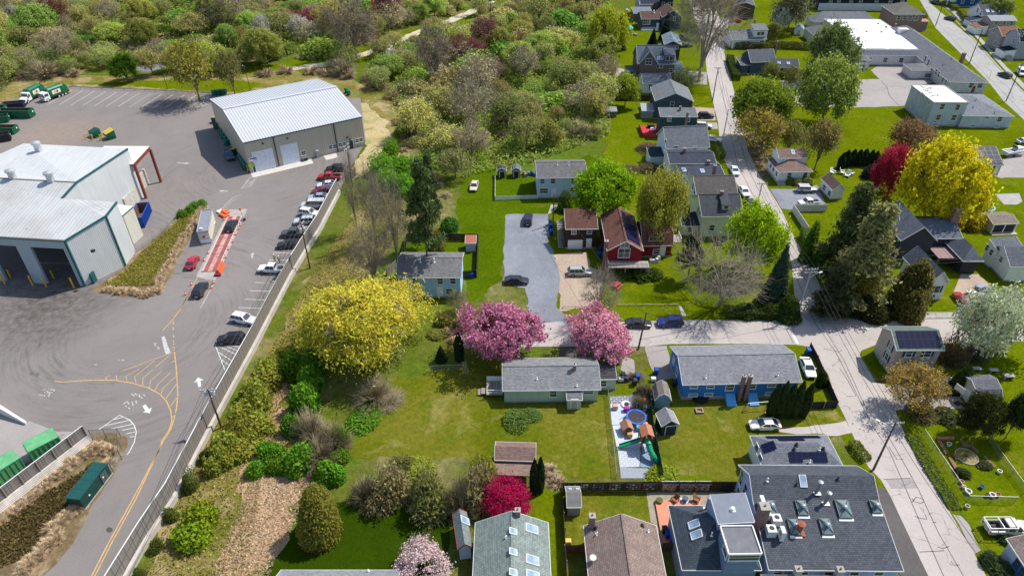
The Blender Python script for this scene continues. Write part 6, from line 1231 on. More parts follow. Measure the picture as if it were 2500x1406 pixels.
# ---- houses right of the main street
h=house('bungalow','white bungalow with brown hipped porch roof beside the driveway','house',64.82,150.73,0.045,8.54,8.31,3.2,4.9,'hip',siding('#a9b4c6'),shingle('#8a736a'),oh=0.4,found=0.6)
h.wins('F','3.00 2.11 1.0 1.4,6.96 2.07 1.0 1.4')
h.wins('L','5.84 2.28 1.0 1.3,3.87 2.25 1.0 1.3,1.59 2.12 1.0 1.3')
h.wing('upper_storey',.9,3.49,0,7.14,5.15,5.2,6.6,'x',oh=.25,wall=siding('#c9cdd6'),found=0).skylight(3.85,1.6,.7,1.2)
h.steps(1.2,.1,4,1.8)
h=house('brown_garage','white sided garage with brown roof half hidden by the dark spruce','shed',74.94,142.44,0.095,3.201,6.0,2.7,4.2,'y',siding('#c3c6c9'),shingle('#7c665e'),oh=0.2)
h.wins('L','3.86 1.34 1.2 1.2,1.19 1.25 1.2 1.2')
h=house('solar_garage','dark garage fully roofed in black solar panels beside the boat','shed',115.77,155.08,0.0,6.42,11.0,3.0,5.6,'x',siding('#26323c'),shingle('#6d7077'),oh=0.3)
h.solar(.25,.3,6.17,5.28,4,4)
h.door('F',5.25,col=WHITE)
h=house('grey_house','large slate grey house with brick chimney behind the tall dark conifers','house',81.62,118.18,0.0,10.11,9.0,4.6,6.24,'x',siding('#2c2f36'),shingle('#6a6f78'),oh=0.4)
h.cap()
h.chimney(9.91,4.6,1.5,1.3,top=9.0,base=0)
h.wins('F','8.68 3.69 1.3 1.2')
h.wing('cross_gable',-3.4,-1.5,0,7.4,11,5.0,8.2,'y',oh=.4)
h.box('pergola_roof',3.54,-4.5,2.6,9.60,-.2,2.75,boards((.30,.2,.2)))
h.posts([(3.74,-4.3),(9.40,-4.3)],0,2.6,.2,WOODP)
h=house('entry_pavilion','dark timber entry pavilion with grey hipped roof beside the grey house','building',88.7,111.66,0.0,4.09,6.99,3.4,5.6,'hip',siding('#1e2126'),shingle('#6f747b'),oh=0.5,found=0)
h=house('cottage_front','white cottage front with steep grey roof behind the dark trees','house',77.13,102.87,0.054,4.27,9.0,4.2,6.8,'y',siding('#c4d0d6'),shingle('#6d727a'),oh=0.3)
h.wins('F','1.41 2.71 1.0 1.5,2.51 2.66 1.0 1.5,1.51 1.10 1.2 0.5',shut=plain((.03,.06,.09)))
h=house('cabana','cream garden cabana with brown roof and open front','shed',104.06,127.42,0.075,5.82,5.0,2.4,3.18,'x',plain('#ccc8aa',.8),shingle('#8b7f74'),oh=0.25,found=0)
h.box('dark_interior',.6,.1,.35,5.22,.28,2.1,plain((.03,.03,.035)))  # near-black panel on the wall paints the shade inside the open front
h.posts([(.35,.1),(2.91,.1),(5.47,.1)],.2,2.3,.2)
h.box('deck',0,-1.0,0,5.82,.3,.25,boards((.45,.38,.3)))
h=house('cream_house','cream house with slate roof at the right edge behind the cars','house',96.38,114.0,0.159,5.94,2.837,4.4,5.4,'shed',siding('#cfcba8'),shingle('#6c7078'),oh=0.2)
h.wins('L','2.52 3.39 0.7 1.2,1.21 3.12 0.7 1.2')
h=house('cream_wing','lower cream wing with slate roof at the right edge','house',96.55,109.39,-0.036,4.96,8.0,3.6,5.8,'x',siding('#cfcba8'),shingle('#666a72'),oh=0.2)
h.wins('L','3.27 3.10 0.9 1.1')
h=house('tan_house','tan corner house covered with dark blue solar panels','house',61.94,83.04,0.006,7.8,6.05,5.3,6.95,'x',siding('#8f8578'),shingle('#6d7a70'))
h.solar(.6,.35,7.35,2.90,7,2)
h.wins('F','2.46 4.30 1.0 1.3,5.49 4.30 1.0 1.3',shut=plain((.02,.07,.09)))
h.wins('L','2.08 4.30 0.8 1.3,1.94 2.18 0.8 1.3',shut=plain((.02,.07,.09)))
h.wins('L','2.73 0.33 0.5 0.6')
h.wing('entry_hood',2.18,-1.6,0,2.6,2.0,2.5,3.3,'y',oh=.1,wall=plain((.02,.10,.09)),found=0)
h.box('band_board',2.34,.2,2.3,6.24,.29,2.5,WHITE)
h=house('garden_shed','tan shed with grey shingle roof and white double door','shed',71.65,75.06,0.054,4.08,5.0,2.4,4.02,'gamx',siding('#a39a8c'),shingle('#6f7076'),oh=0.2,found=0)
h.door('L',2.50,1.7,1.9,.1)
h=house('solar_hip_house','low white house with grey hipped roof and many small solar panels','house',34.17,61.06,0.016,11.15,5.63,3.4,5.0,'hip',siding('#c6cbd0'),shingle('#7d8087'),oh=0.3,found=0.4)
h.wins('L','3.24 3.50 0.9 1.3,1.54 3.25 0.9 1.3')
hs=h
h.solar(3.92,0.5,5.75,1.75,2,2)
h.solar(5.65,0.96,7.38,1.73,2,1)
h.solar(7.17,0.46,9.16,1.71,2,2)
h.solar(2.01,4.39,9.59,5.23,12,1)
h.solar(3.35,3.49,6.91,4.28,6,1)
h.solar(.8,1.97,2.4,3.49,2,2)
h.vent(6.61,0.53,h=0.4)
h.vent(8.29,1.96,h=0.4)
h.vent(4.82,2.06,h=0.25,r=0.12,mat=DARKP)
h.vent(8.89,2.08,h=0.25,r=0.12,mat=DARKP)
h.vent(5.27,2.61,h=0.25,r=0.12,mat=DARKP)
# ---- the big workshop and its neighbours at the bottom
h=house('workshop','large dark grey shingled workshop with rows of skylights and vents','building',30.13,45.4,-0.011,15.75,14.6,4.2,8.2,[(0,4.2),(8.3,6.2),(11.0,7.7),(14.6,5.2)],siding('#8795b0'),shingle('#575b62'),oh=0.35)
hw=h
def lantern(h,x,y,w,l):
 z=h.rz(x,y);e=h.slope(x,y);t=obj('roof_lantern',B((-w/2-.1,-l/2-.1,0,w/2+.1,-l/2,.3),(-w/2-.1,l/2,0,w/2+.1,l/2+.1,.3),(-w/2-.1,-l/2,0,-w/2,l/2,.3),(w/2,-l/2,0,w/2+.1,l/2,.3)),h.t,(x,y,z),e,mat=plain((.05,.08,.08),.5))
 for q in([(-w/2,-l/2),(w/2,-l/2)],[(w/2,-l/2),(w/2,l/2)],[(w/2,l/2),(-w/2,l/2)],[(-w/2,l/2),(-w/2,-l/2)]):m=MB();m.poly([(q[0][0],q[0][1],.3),(q[1][0],q[1][1],.3),(0,0,.6)]);obj('pane',m,t,mat=glass((.09,.12,.12),.15))
 m=MB();[m.beam((a,b,.31),(0,0,.77),.07,.05)for a in(-w/2,w/2)for b in(-l/2,l/2)];obj('glazing_bar',m,t,mat=plain((.03,.05,.05)));obj('vent_cap',LA([(.2,.7),(.28,.8),(.28,.9),(.05,1.0)],10),t,mat=GALV);obj('flashing',B((-w/2-.15,-l/2-.45,.02,w/2+.15,-l/2-.12,.06)),t,mat=WHITE)
lantern(hw,5.78,7.27,1.15,1.7)
lantern(hw,10.91,7.18,1.5,2.1)
lantern(hw,14.96,7.5,1.0,1.4)
lantern(hw,4.22,4.93,1.15,1.8)
lantern(hw,8.11,5.01,1.2,1.8)
lantern(hw,1.96,7.35,1.0,1.5)
h.vent(8.14,9.14,h=2.0,r=0.2,mat=GALV)
h.vent(8.97,8.0,h=1.9,r=0.2,mat=GALV)
h.vent(4.69,4.43,h=1.5,r=0.3,mat=plain((.3,.09,.04),.7))
h.vent(5.78,9.97,h=0.3,r=0.1,mat=DARKP)
h.vent(11.14,10.6,h=0.3,r=0.1,mat=DARKP)
h.vent(2.11,10.3,h=0.5)
h.skylight(6.64,10.34,.75,1.4)
ac_unit(hw,0.92,6.21,1.1,1.0)
ac_unit(hw,2.08,5.51,1.1,1.0)
ac_unit(hw,1.15,4.2,1.1,1.0)
split_unit(hw,0.69,7.44,1.0,.45,1.6)
split_unit(hw,2.29,3.72,1.0,.45,1.6)
h.chimney(0.12,5.39,1.1,1.1,top=8.80,base=3)
h.wins('L','13.38 4.05 1.0 2.4,11.46 3.96 1.0 2.0,13.05 1.37 0.9 1.6')
h.chimney(3.10,-.5,.7,.7,top=5.2,base=0,mat=plain('#b9b4ae'))
h.chimney(7.93,-.5,.7,.7,top=5.2,base=0,mat=plain('#b9b4ae'))
h.wins('F','1.46 3.19 1.0 1.2,4.44 3.24 1.0 1.2,7.43 3.30 1.0 1.2,10.46 3.36 1.0 1.2,13.33 3.41 1.0 1.2')
h=house('front_range','low white range with grey roof below the big workshop','building',29.06,44.17,-0.016,12.95,0.683,3.6,4.2,'shed',plain('#c9ccd4'),shingle('#7d7f84'),oh=0.1,found=0)
h=house('belvedere_house','slate roofed hip building with a grey roof-top belvedere and twin skylights','building',19.91,45.26,-0.003,9.31,8.89,4.4,7.6,'hip',siding('#5f6f86'),shingle('#4d555e'),oh=0.35)
h.skylight(2.22,5.02,.9,1.3)
h.skylight(2.21,3.58,.9,1.3)
h.vent(3.75,3.06,h=0.6)
h.vent(4.44,7.83,h=2.2,r=0.16,mat=GALV)
h=house('belvedere','dark flat roofed rooftop lookout with a wide white framed window','building',24.37,44.52,0.016,3.75,3.63,8.6,8.6,'flat',siding('#5d6f8a'),plain((.17,.17,.18),.9,var=.15),oh=0.12,z0=4.5,found=0)
h.wins('F','1.94 7.85 3.4 1.0')
h.wins('L','1.07 7.87 1.3 1.6')
h=house('grey_tower','light grey roofed tall box block joined to the workshop and belvedere','building',24.28,48.68,0.064,4.33,3.71,8.4,9.0,'shed',siding('#6d7d9c'),plain('#7c828c',.85,var=.1),oh=0.12,found=0)
h.vent(2.15,1.6,h=0.3,r=0.15)
h=house('tan_roof_house','brown and tan shingled gable house beside the fenced lawn','house',9.02,43.45,0.0,9.16,8.57,3.2,5.64,'y',siding('#8f8f92'),shingle('#8d7b72'),oh=0.3)
h.cap()
h.chimney(.9,8.17,.7,.7,top=5.8,base=0)
h.vent(1.44,6.82,h=0.35)
h.vent(7.82,7.2,h=0.35)
h.vent(1.42,7.69,h=0.2,r=0.12,mat=DARKP)
h.vent(7.14,7.82,h=0.2,r=0.12,mat=DARKP)
h.part('satellite_dish',(lambda m:(m.lathe([(.05,0),(.3,.06),(.42,.16)],12,(0.65,3.54,4.05)),m.tube((0.65,3.54,3.45),(0.65,3.54,4.05),.04),m)[-1])(MB()),plain((.6,.58,.55)))
h=house('sage_roof_house','long gable house with sage grey roof and a row of skylights','house',-4.63,42.95,0.0,9.21,9.51,3.2,5.62,'y',siding('#8b9196'),shingle('#85908a'),oh=0.3)
h.cap()
h.skylight(7.04,7.83,1.0,1.6)
h.skylight(7.02,3.58,1.0,1.6)
h.skylight(7.01,1.61,1.0,1.6)
h.skylight(4.73,6.64,.7,.9)
h.skylight(4.72,3.88,.7,.9)
h.skylight(4.72,1.27,.7,.9)
h.vent(3.93,5.99,h=0.3)
h.chimney(5.34,9.21,.6,.6,top=6.2,base=0)
h=house('narrow_shed','narrow grey outbuilding with skylight against the sage roofed house','shed',-6.67,49.09,0.196,1.81,5.15,2.6,3.51,'y',siding('#8e9aa6'),shingle('#7f8a88'),oh=0.2,found=0,trim=plain((.3,.06,.05)))
h.skylight(1.38,3.59,.9,1.3)
h=house('grey_roof_house','grey roofed house cut off by the bottom edge','house',-27.51,41.59,0.0,14.22,4.52,3.0,4.6,'x',siding('#9aa0a5'),shingle('#8f9295'),oh=0.3)
h.vent(10.47,4.16,h=0.3)
h=house('garden_pavilion','brown roofed open garden pavilion beside the red maple','shed',-2.451,63.02,-0.041,5.74,3.3,2.6,3.5,'x',plain('#5d4f47'),shingle('#8b7168'),oh=0.25,found=0)
h.box('dark_bay',.5,.1,.1,5.24,.28,2.0,plain((.025,.025,.03)))  # shade of the open bay, painted as a near-black slab before the closed wall
h.box('lean_roof',0,-2.2,2.0,5.74,.1,2.12,shingle('#8d766c'))
h.posts([(.2,-2.0),(5.54,-2.0)],0,2.0)
h=house('barrel_shed','barrel roofed blue-grey shed with brown shingles beside the play yard','shed',22.09,75.23,-0.043,2.551,2.976,1.9,3.4,'gamy',siding('#5f7788'),shingle('#8c8178'),oh=0.12,found=0)
h.box('door_panel',.5,.08,.1,2.2,.115,1.9,siding('#66808f'))
h=house('garden_shed','dark grey shed with pale gable roof behind the blue house','shed',22.11,69.57,0.171,2.737,2.622,2.2,3.3,'y',siding('#23292c'),shingle('#9a9898'),oh=0.12,found=0)
h.door('F',1.6,1.6,1.8,.1,col=siding('#272d30',.3,True))
h=house('plastic_shed','grey brown gabled shed at the corner of the fenced lawn','shed',7.23,55.64,0.013,1.918,3.33,2.0,2.9,'x',siding('#6d6a66'),siding('#5d5b58',.35),oh=0.12,found=0)
h.skylight(0.59,2.52,.25,.25)
h.skylight(1.6,2.5,.25,.25)
h=house('garden_shed','white shed with a rust streaked tin roof in the fenced yard','shed',-9.76,120.16,0.0,2.278,2.593,2.2,2.6,'shed',plain('#b9c3c6'),ribs('#a8644a',.5),oh=0.12,found=0)
h=house('garden_shed','dark arched garden shed beside the picket fence, left one','shed',-3.72,153.88,0.0,2.287,1.941,2.0,2.8,'gamy',plain((.08,.08,.09)),shingle('#4b4d52'),oh=0.12,found=0)
h.door('F',1.3,1.2,1.7,.1,col=plain((.02,.02,.02)))
h=house('garden_shed','dark arched garden shed with open door beside the junk pile','shed',-0.127,154.1,0.0,2.289,2.176,2.0,2.8,'gamy',plain((.12,.12,.13)),shingle('#6f7176'),oh=0.12,found=0)
h.door('F',1.2,1.2,1.7,.1,col=plain((.02,.02,.02)))
h=house('lean_shed','small grey open shed at the edge of the trees','shed',27.51,193.01,0.0,3.41,2.604,2.0,2.4,'shed',plain((.12,.13,.15)),plain('#8b8a90',.7),oh=0.12,found=0)
h=house('corner_house','pale stucco house with blue window frames at the bottom right corner','house',61.28,40.52,0.0,8.24,9.68,3.2,5.0,'y',plain('#aab4c4',.9),shingle('#8d7c76'),oh=0.3)
h.wins('L','6.93 2.01 1.0 1.6,5.97 1.82 1.0 1.6',frame=plain((.02,.12,.4)))
h=house('equipment_hut','dark roofed blue-grey equipment hut with roof fan by the track','shed',-44.16,245.41,0.676,3.79,6.0,2.8,2.8,'flat',plain('#66788f'),plain((.06,.07,.09),.8),oh=0.1)
h.vent(2.0,3.0,.3,.4)
# ================================================================ trees and shrubs
sheet('track',ground("track_gravel",["#b5aa98","#c5baa6","#8f8a70"],.2,2.0,[((.12,.16,.05),.2,.52,.64,.8)]),'-78.8 238.4,-65.7 244.3,-55.9 254.6,-47.2 267.3,-39.5 282.3,-29.3 298,-19.8 313.9,-5.8 340.5,-3.8 339,-17.7 308.4,-27.1 291.8,-38.7 275.5,-46.2 260.6,-54.9 248.9,-64.7 239.8,-75.1 235.4',0.03,wob=0.4,seed=41)
sheet('grass_verge',LAWN,'-97.2 233.7,-80.6 245.2,-59.9 259.6,-47.1 278.3,-40 286.9,-39.5 282.3,-47.2 267.3,-55.9 254.6,-65.7 244.3,-78.8 238.4,-91.1 232',0.02,wob=0.8,seed=42)
sheet('grass_verge',LAWN,'-75.1 235.4,-64.7 239.8,-54.9 248.9,-46.8 254.6,-51.3 245.2,-63.2 232.9,-71.2 231.2',0.02,wob=0.8,seed=43)
sheet('grass_verge',LAWN,'-38.4 272.7,-27.1 291.8,-17.7 308.4,-12.3 305.8,-24.2 275.5,-35.9 264.7',0.02,wob=0.8,seed=44)
sheet('gravel_patch',GRAVEL,'-132.8 240.7,-124.1 244.3,-121 238.4,-124.2 234.1,-129.7 235.4',0.03,wob=0.6,seed=45)
sheet('mown_strip',LAWN,'-146.7 221.9,-123.2 219.2,-95.7 215.4,-85.1 213.2,-82.5 221.9,-94.5 225.5,-113.7 225.5,-125.3 223.9',0.03,wob=0.6,seed=46)
trees('willow',(0.68,0.58,0.075),'willow_tree','huge golden yellow willow tree beside the light blue house',None,'-24.9 86.3 14.2 12.2')
trees('blossom',(0.7,0.26,0.36),'cherry_tree','larger pink blossom tree beside the gravel drive',None,'-1.2 87.6 10.1 6.0')
trees('blossom',(0.74,0.33,0.42),'cherry_tree','smaller paler pink blossom tree in front of the parked dark car',None,'15.0 87.4 8.0 5.1')
trees('blossom',(0.75,0.58,0.55),'cherry_tree','pale cream pink blossom tree at the bottom edge',None,'-10.9 47.0 4.9 3.4')
trees('maple',(0.3,0.46,0.02),'maple_tree','bright lime green maple tree behind the dark brown garage',None,'20.4 132.0 14.8 6.2')
trees('lacy',(0.42,0.43,0.06),'tall_tree','olive yellow drooping tree behind the red house',None,'31.3 124.3 18.2 4.7')
trees('maple',(0.42,0.52,0.02),'maple_tree','bright yellow green tree beside the yellow house',None,'47.7 113.2 13.7 4.4')
trees('spruce',(0.06,0.095,0.05),'spruce_tree','dark blue green spruce on the street corner',None,'49.1 102.7 13.3 3.1')
trees('bare',(0.1,0.1,0.1),'bare_tree','wide bare branched tree on the lawn beside the spruce',None,'38.7 101.2 11.7 7.4')
trees('bare',(0.1,0.1,0.1),'bare_tree','small bare tree between the sandy drive and the pink tree',None,'15.6 97.3 11.0 3.4')
trees('pine',(0.09,0.1,0.05),'young_pine','thin grey green pine between the red house and yellow house',None,'34.8 110.5 10.6 2.4')
trees('topiary',(0.1,0.17,0.02),'round_shrub','rounded clipped green shrub in front of the blue-grey house',None,'12.8 138.0 3.4 1.8')
trees('maple',(0.8,0.76,0.025),'golden_tree','huge golden yellow tree beside the crimson tree',None,'92.4 130.6 19.4 6.5')
trees('lacy',(0.42,0.03,0.08),'crimson_tree','dark crimson tree touching the golden tree',None,'89.2 144.2 13.0 4.3')
trees('bud',(0.3,0.16,0.08),'copper_tree','copper brown budding tree behind the golden tree',None,'102.1 164.7 10.7 6.5')
trees('maple',(0.3,0.34,0.07),'shade_tree','round green shade tree on the worn parking lot edge',None,'89.2 187.2 18.6 6.4')
trees('maple',(0.26,0.34,0.04),'street_tree','large green street tree with orange tips by the main street',None,'67.1 176.6 18.2 7.4')
trees('bud',(0.42,0.3,0.06),'street_tree','orange olive budding tree below the large green street tree',None,'65.2 166.8 12.8 6.8')
trees('bud',(0.34,0.28,0.08),'budding_tree','round bronze budding tree on the big green lawn',None,'77.2 158.7 13.7 4.3')
trees('bud',(0.34,0.34,0.08),'budding_tree','olive budding tree left of the bronze one',None,'72.8 166.9 9.8 3.7')
trees('maple',(0.24,0.32,0.1),'shade_tree','dull green tree beside the school roof',None,'103.9 222.6 17.5 6.1')
trees('white',(0.62,0.62,0.5),'blossom_tree','white blossom tree behind the small white shed, left one',None,'106.0 279.5 10.3 3.4')
trees('white',(0.62,0.62,0.5),'blossom_tree','white blossom tree behind the small white shed, right one',None,'115.1 286.9 9.7 3.4')
trees('bud',(0.18,0.18,0.07),'budding_tree','grey olive tree above the white blossom trees',None,'110.0 280.5 17.4 7.6')
trees('bud',(0.14,0.22,0.03),'clipped_tree','small round green shrub at the corner of the worn lot',None,'111.2 226.1 4.5 3.2')
trees('column',(0.03,0.055,0.02),'arborvitae','dark columnar evergreen in the row beyond the white bungalow','evergreens beyond the white bungalow','85.6 160.6 4.4 1.0,87.4 161.1 4.4 1.0,88.9 161.0 4.4 1.0,90.5 161.3 4.4 1.1,91.9 160.8 4.4 0.9,92.8 160.1 4.4 0.9,83.8 159.1 4.4 0.9')
trees('shrub',(0.06,0.07,0.07),'round_shrub','grey green mound shrub under the crimson tree',None,'89.4 154.6 2.9 1.8')
trees('cedar',(0.12,0.13,0.05),'spruce_tree','tall dark spruce beside the white car driveway',None,'64.9 112.1 19.9 5.3')
trees('cedar',(0.28,0.26,0.1),'pine_tree','tall grey olive pine in the dark grove',None,'64.2 102.6 21.1 5.7')
trees('cedar',(0.09,0.11,0.045),'spruce_tree','low dark spruce at the street edge of the grove',None,'57.9 98.7 10.8 3.5')
trees('dense',(0.19,0.17,0.05),'holly_tree','dense dark green holly in front of the white cottage',None,'72.5 99.5 14.2 3.7')
trees('cedar',(0.32,0.29,0.05),'young_pine','orange green young pine in the grove',None,'64.4 100.4 9.2 3.5')
trees('dense',(0.08,0.085,0.03),'dark_tree','dark rounded evergreen below the tall pine',None,'66.6 99.0 6.5 3.3')
trees('white',(0.62,0.66,0.42),'blossom_tree','large white blossom tree beside the tan solar house',None,'76.9 85.8 14.4 4.0')
trees('white',(0.58,0.62,0.4),'blossom_tree','white blossom tree at the right edge',None,'84.7 89.2 12.3 4.2')
trees('scrub',(0.22,0.17,0.06),'budding_shrub','bronze shrub between the tan house and the white tree',None,'74.0 86.3 4.1 2.4')
trees('scrub',(0.14,0.16,0.07),'budding_shrub','grey green shrub under the white tree',None,'78.7 87.3 2.5 2.2')
trees('bud',(0.55,0.42,0.09),'thin_tree','thin yellow brown tree beside the basketball drive',None,'62.0 75.7 8.3 4.1')
trees('scrub',(0.2,0.18,0.05),'budding_shrub','olive shrub at the foot of the thin tree',None,'63.2 74.1 1.5 2.4')
trees('maple',(0.065,0.085,0.022),'round_evergreen','dark round evergreen in front of the tan shed',None,'69.1 70.0 8.0 2.3')
trees('topiary',(0.06,0.1,0.02),'round_shrub','clipped round shrub left of the tan shed',None,'71.4 79.0 3.4 1.4')
trees('maple',(0.06,0.08,0.02),'round_evergreen','dark evergreen at the right edge beyond the shed',None,'73.5 69.2 9.8 1.7')
trees('topiary',(0.05,0.075,0.02),'round_shrub','round dark shrub by the fence near the white car',None,'49.9 80.4 3.0 0.9')
trees('column',(0.05,0.07,0.02),'arborvitae','leftmost tall columnar evergreen at the corner of the blue ranch house','evergreens by the blue ranch house','39.9 73.7 6.7 0.8')
trees('column',(0.05,0.07,0.02),'arborvitae','second tall columnar evergreen at the corner of the blue ranch house','evergreens by the blue ranch house','41.0 73.7 7.2 0.8')
trees('column',(0.05,0.07,0.02),'arborvitae','middle tall columnar evergreen at the corner of the blue ranch house','evergreens by the blue ranch house','42.2 73.7 6.7 0.8')
trees('column',(0.05,0.07,0.02),'arborvitae','fourth tall columnar evergreen at the corner of the blue ranch house','evergreens by the blue ranch house','43.4 73.7 7.2 0.8')
trees('column',(0.05,0.07,0.02),'arborvitae','rightmost tall columnar evergreen at the corner of the blue ranch house','evergreens by the blue ranch house','44.7 73.7 6.7 0.8')
trees('column',(0.035,0.055,0.02),'cypress','left of the twin dark cypresses by the pavilion','twin cypresses','3.0 59.4 7.0 0.6')
trees('column',(0.035,0.055,0.02),'cypress','right of the twin dark cypresses by the pavilion','twin cypresses','3.8 59.7 7.0 0.6')
trees('column',(0.025,0.045,0.02),'cypress','slim dark cypress left of the pink tree',None,'-8.9 86.6 5.8 0.8')
trees('spruce',(0.04,0.055,0.02),'dwarf_spruce','squat dark conifer near the willow',None,'-12.0 86.5 3.3 1.2')
trees('lacy',(0.6,0.02,0.07),'red_maple','vivid crimson maple beside the open pavilion',None,'-1.1 56.8 4.8 3.2')
trees('dense',(0.3,0.28,0.05),'egg_shaped_tree','dense olive egg shaped tree on the wood chip ground',None,'-25.0 52.7 7.2 2.5')
trees('bud',(0.3,0.22,0.03),'yard_tree','small orange budding tree in the fenced yard',None,'-15.6 118.2 6.5 1.9')
trees('shrub',(0.12,0.14,0.03),'yard_shrub','dark green shrub in the fenced yard',None,'-15.7 119.8 1.9 1.7')
trees('pine',(0.11,0.15,0.05),'pine_tree','dark green pine in the thicket behind the fenced yard',None,'-16.3 109.6 25.8 3.6')
trees('pine',(0.1,0.13,0.05),'pine_tree','second pine behind the thicket',None,'-16.7 122.6 20.9 2.3')
trees('shrub',(0.09,0.2,0.03),'green_shrub','bright green shrub at the foot of the pine',None,'-13.8 129.0 3.1 2.3')
trees('bare',(0.1,0.1,0.1),'bare_tree','slender bare tree behind the last parked car','bare trees in the thicket','-33.9 128.4 18.2 2.1')
trees('bare',(0.1,0.1,0.1),'bare_tree','slender bare tree beside the utility pole','bare trees in the thicket','-29.0 123.5 17.8 2.6')
trees('bare',(0.1,0.1,0.1),'bare_tree','tall bare tree in the thicket by the fence','bare trees in the thicket','-22.6 112.1 21.8 3.3')
trees('bare',(0.1,0.1,0.1),'bare_tree','wide bare tree in the thicket above the willow','bare trees in the thicket','-26.5 107.2 13.7 4.2')
trees('bare',(0.1,0.1,0.1),'bare_tree','large bare street tree towering over the far road',None,'62.2 224.8 31.3 10.7')
trees('bud',(0.35,0.32,0.06),'budding_tree','yellow green budding street tree at the top edge',None,'82.1 290.3 20.0 7.4')
trees('maple',(0.46,0.5,0.04),'leafy_tree','bright yellow green tree beside the slate blue house',None,'34.6 252.2 16.4 5.8')
trees('bud',(0.42,0.39,0.06),'leafy_tree','yellow olive tree behind the truck stalls',None,'-97.1 206.1 19.6 7.0')
trees('bud',(0.3,0.3,0.08),'leafy_tree','olive tree right of the yellow olive tree',None,'-88.1 211.9 14.5 4.4')
trees('maple',(0.36,0.44,0.05),'leafy_tree','yellow green tree left of the cream cottage',None,'34.5 201.7 10.8 3.7')
trees('bud',(0.36,0.42,0.16),'leafy_tree','pale green drooping tree by the slate gable house',None,'55.5 215.0 7.5 4.2')
trees('spruce',(0.03,0.05,0.025),'spruce_tree','dark conifer beside the bright yellow tree',None,'38.9 259.3 9.6 4.3')
trees('spruce',(0.03,0.05,0.025),'spruce_tree','small dark spruce in front of the slate blue house',None,'52.7 260.9 7.0 2.6')
trees('spruce',(0.03,0.05,0.025),'spruce_tree','dark spruce against the brown roof',None,'59.2 270.1 10.7 3.1')
trees('bud',(0.22,0.075,0.06),'flowering_tree','red brown tree in the scrub at the top left',None,'-183.3 285.0 12.7 5.1')
trees('bud',(0.42,0.14,0.15),'flowering_tree','left of the two rosy trees in the scrub',None,'-92.5 287.1 7.6 5.2')
trees('bud',(0.42,0.12,0.14),'flowering_tree','right of the two rosy trees in the scrub',None,'-80.6 284.9 8.8 5.4')
trees('bud',(0.3,0.09,0.09),'flowering_tree','rosy red tree by the tower mast',None,'-50.3 288.3 14.9 6.5')
trees('bud',(0.28,0.09,0.08),'flowering_tree','wide rusty red tree below the track',None,'-15.1 240.7 9.8 6.7')
trees('bud',(0.3,0.16,0.12),'flowering_tree','pale brown pink tree right of the track',None,'-9.7 257.2 12.5 6.1')
trees('bud',(0.3,0.2,0.14),'flowering_tree','brown pink tree in the middle of the scrub',None,'-7.3 220.2 9.0 5.4')
trees('budthin',(0.2,0.16,0.1),'bare_tree','big grey bare tree left of the tower mast',None,'-56.2 248.1 20.5 9.6')
trees('budthin',(0.2,0.16,0.1),'bare_tree','grey bare tree beside the satellite dish',None,'-25.0 222.5 17.8 6.9')
trees('budthin',(0.2,0.16,0.1),'bare_tree','grey bare tree at the top of the scrub',None,'-113.7 283.7 13.5 8.1')
trees('budthin',(0.2,0.16,0.1),'bare_tree','pale bare tree in the scrub',None,'-13.6 197.1 11.8 3.3')
trees('white',(0.55,0.53,0.42),'blossom_bush','left white blossom bush in the scrub',None,'-94.9 266.9 10.1 3.1')
trees('white',(0.55,0.53,0.42),'blossom_bush','middle white blossom bush in the scrub',None,'-83.5 274.2 8.0 4.9')
trees('white',(0.55,0.53,0.42),'blossom_bush','white blossom bush beside the rusty tree',None,'-21.7 264.7 5.3 2.7')
trees('white',(0.55,0.53,0.42),'blossom_bush','white blossom bush behind the dish',None,'-24.6 226.7 4.3 3.0')
trees('white',(0.55,0.53,0.42),'blossom_bush','pale white bush at the left edge',None,'-208.8 298.6 6.0 2.3')
trees('maple',(0.09,0.15,0.015),'round_bush','round dark green bush behind the truck stalls',None,'-127.9 224.2 8.2 3.7')
trees('scrubgreen',(0.09,0.16,0.015),'green_thicket','deep green thicket in the scrub',None,'-136.5 273.7 4.7 7.6')
trees('twigs',(0.36,0.32,0.08),'tangled_shrub','tangled olive brown brush between the lawns','brush between the lawns','-20.2 58.6 4.3 2.7')
trees('scrub',(0.42,0.35,0.15),'tangled_shrub','tangled olive brown brush between the lawns','brush between the lawns','-16.3 58.8 6.1 2.7')
trees('scrub',(0.3,0.31,0.08),'tangled_shrub','tangled olive brown brush between the lawns','brush between the lawns','-11.7 58.0 7.2 2.5')
trees('twigs',(0.36,0.32,0.08),'tangled_shrub','tangled olive brown brush between the lawns','brush between the lawns','-7.4 57.0 6.5 2.7')
trees('scrub',(0.42,0.35,0.15),'tangled_shrub','tangled olive brown brush between the lawns','brush between the lawns','-4.5 57.5 7.5 2.5')
trees('scrub',(0.3,0.31,0.08),'tangled_shrub','tangled olive brown brush between the lawns','brush between the lawns','-10.7 56.6 4.9 2.7')
trees('twigs',(0.36,0.32,0.08),'tangled_shrub','tangled olive brown brush between the lawns','brush between the lawns','-6.2 56.3 4.2 2.4')
trees('scrub',(0.42,0.35,0.15),'tangled_shrub','tangled olive brown brush between the lawns','brush between the lawns','-18.3 57.9 3.8 2.5')
trees('scrub',(0.3,0.31,0.08),'tangled_shrub','tangled olive brown brush between the lawns','brush between the lawns','-15.5 63.7 3.2 1.7')
trees('scrubgreen',(0.36,0.38,0.05),'green_shrub','mossy green shrub among the tangled brush','mossy shrubs in the brush','-13.2 63.5 0.9 2.2,-15.6 58.6 0.7 1.7,-3.9 61.5 4.0 1.7')
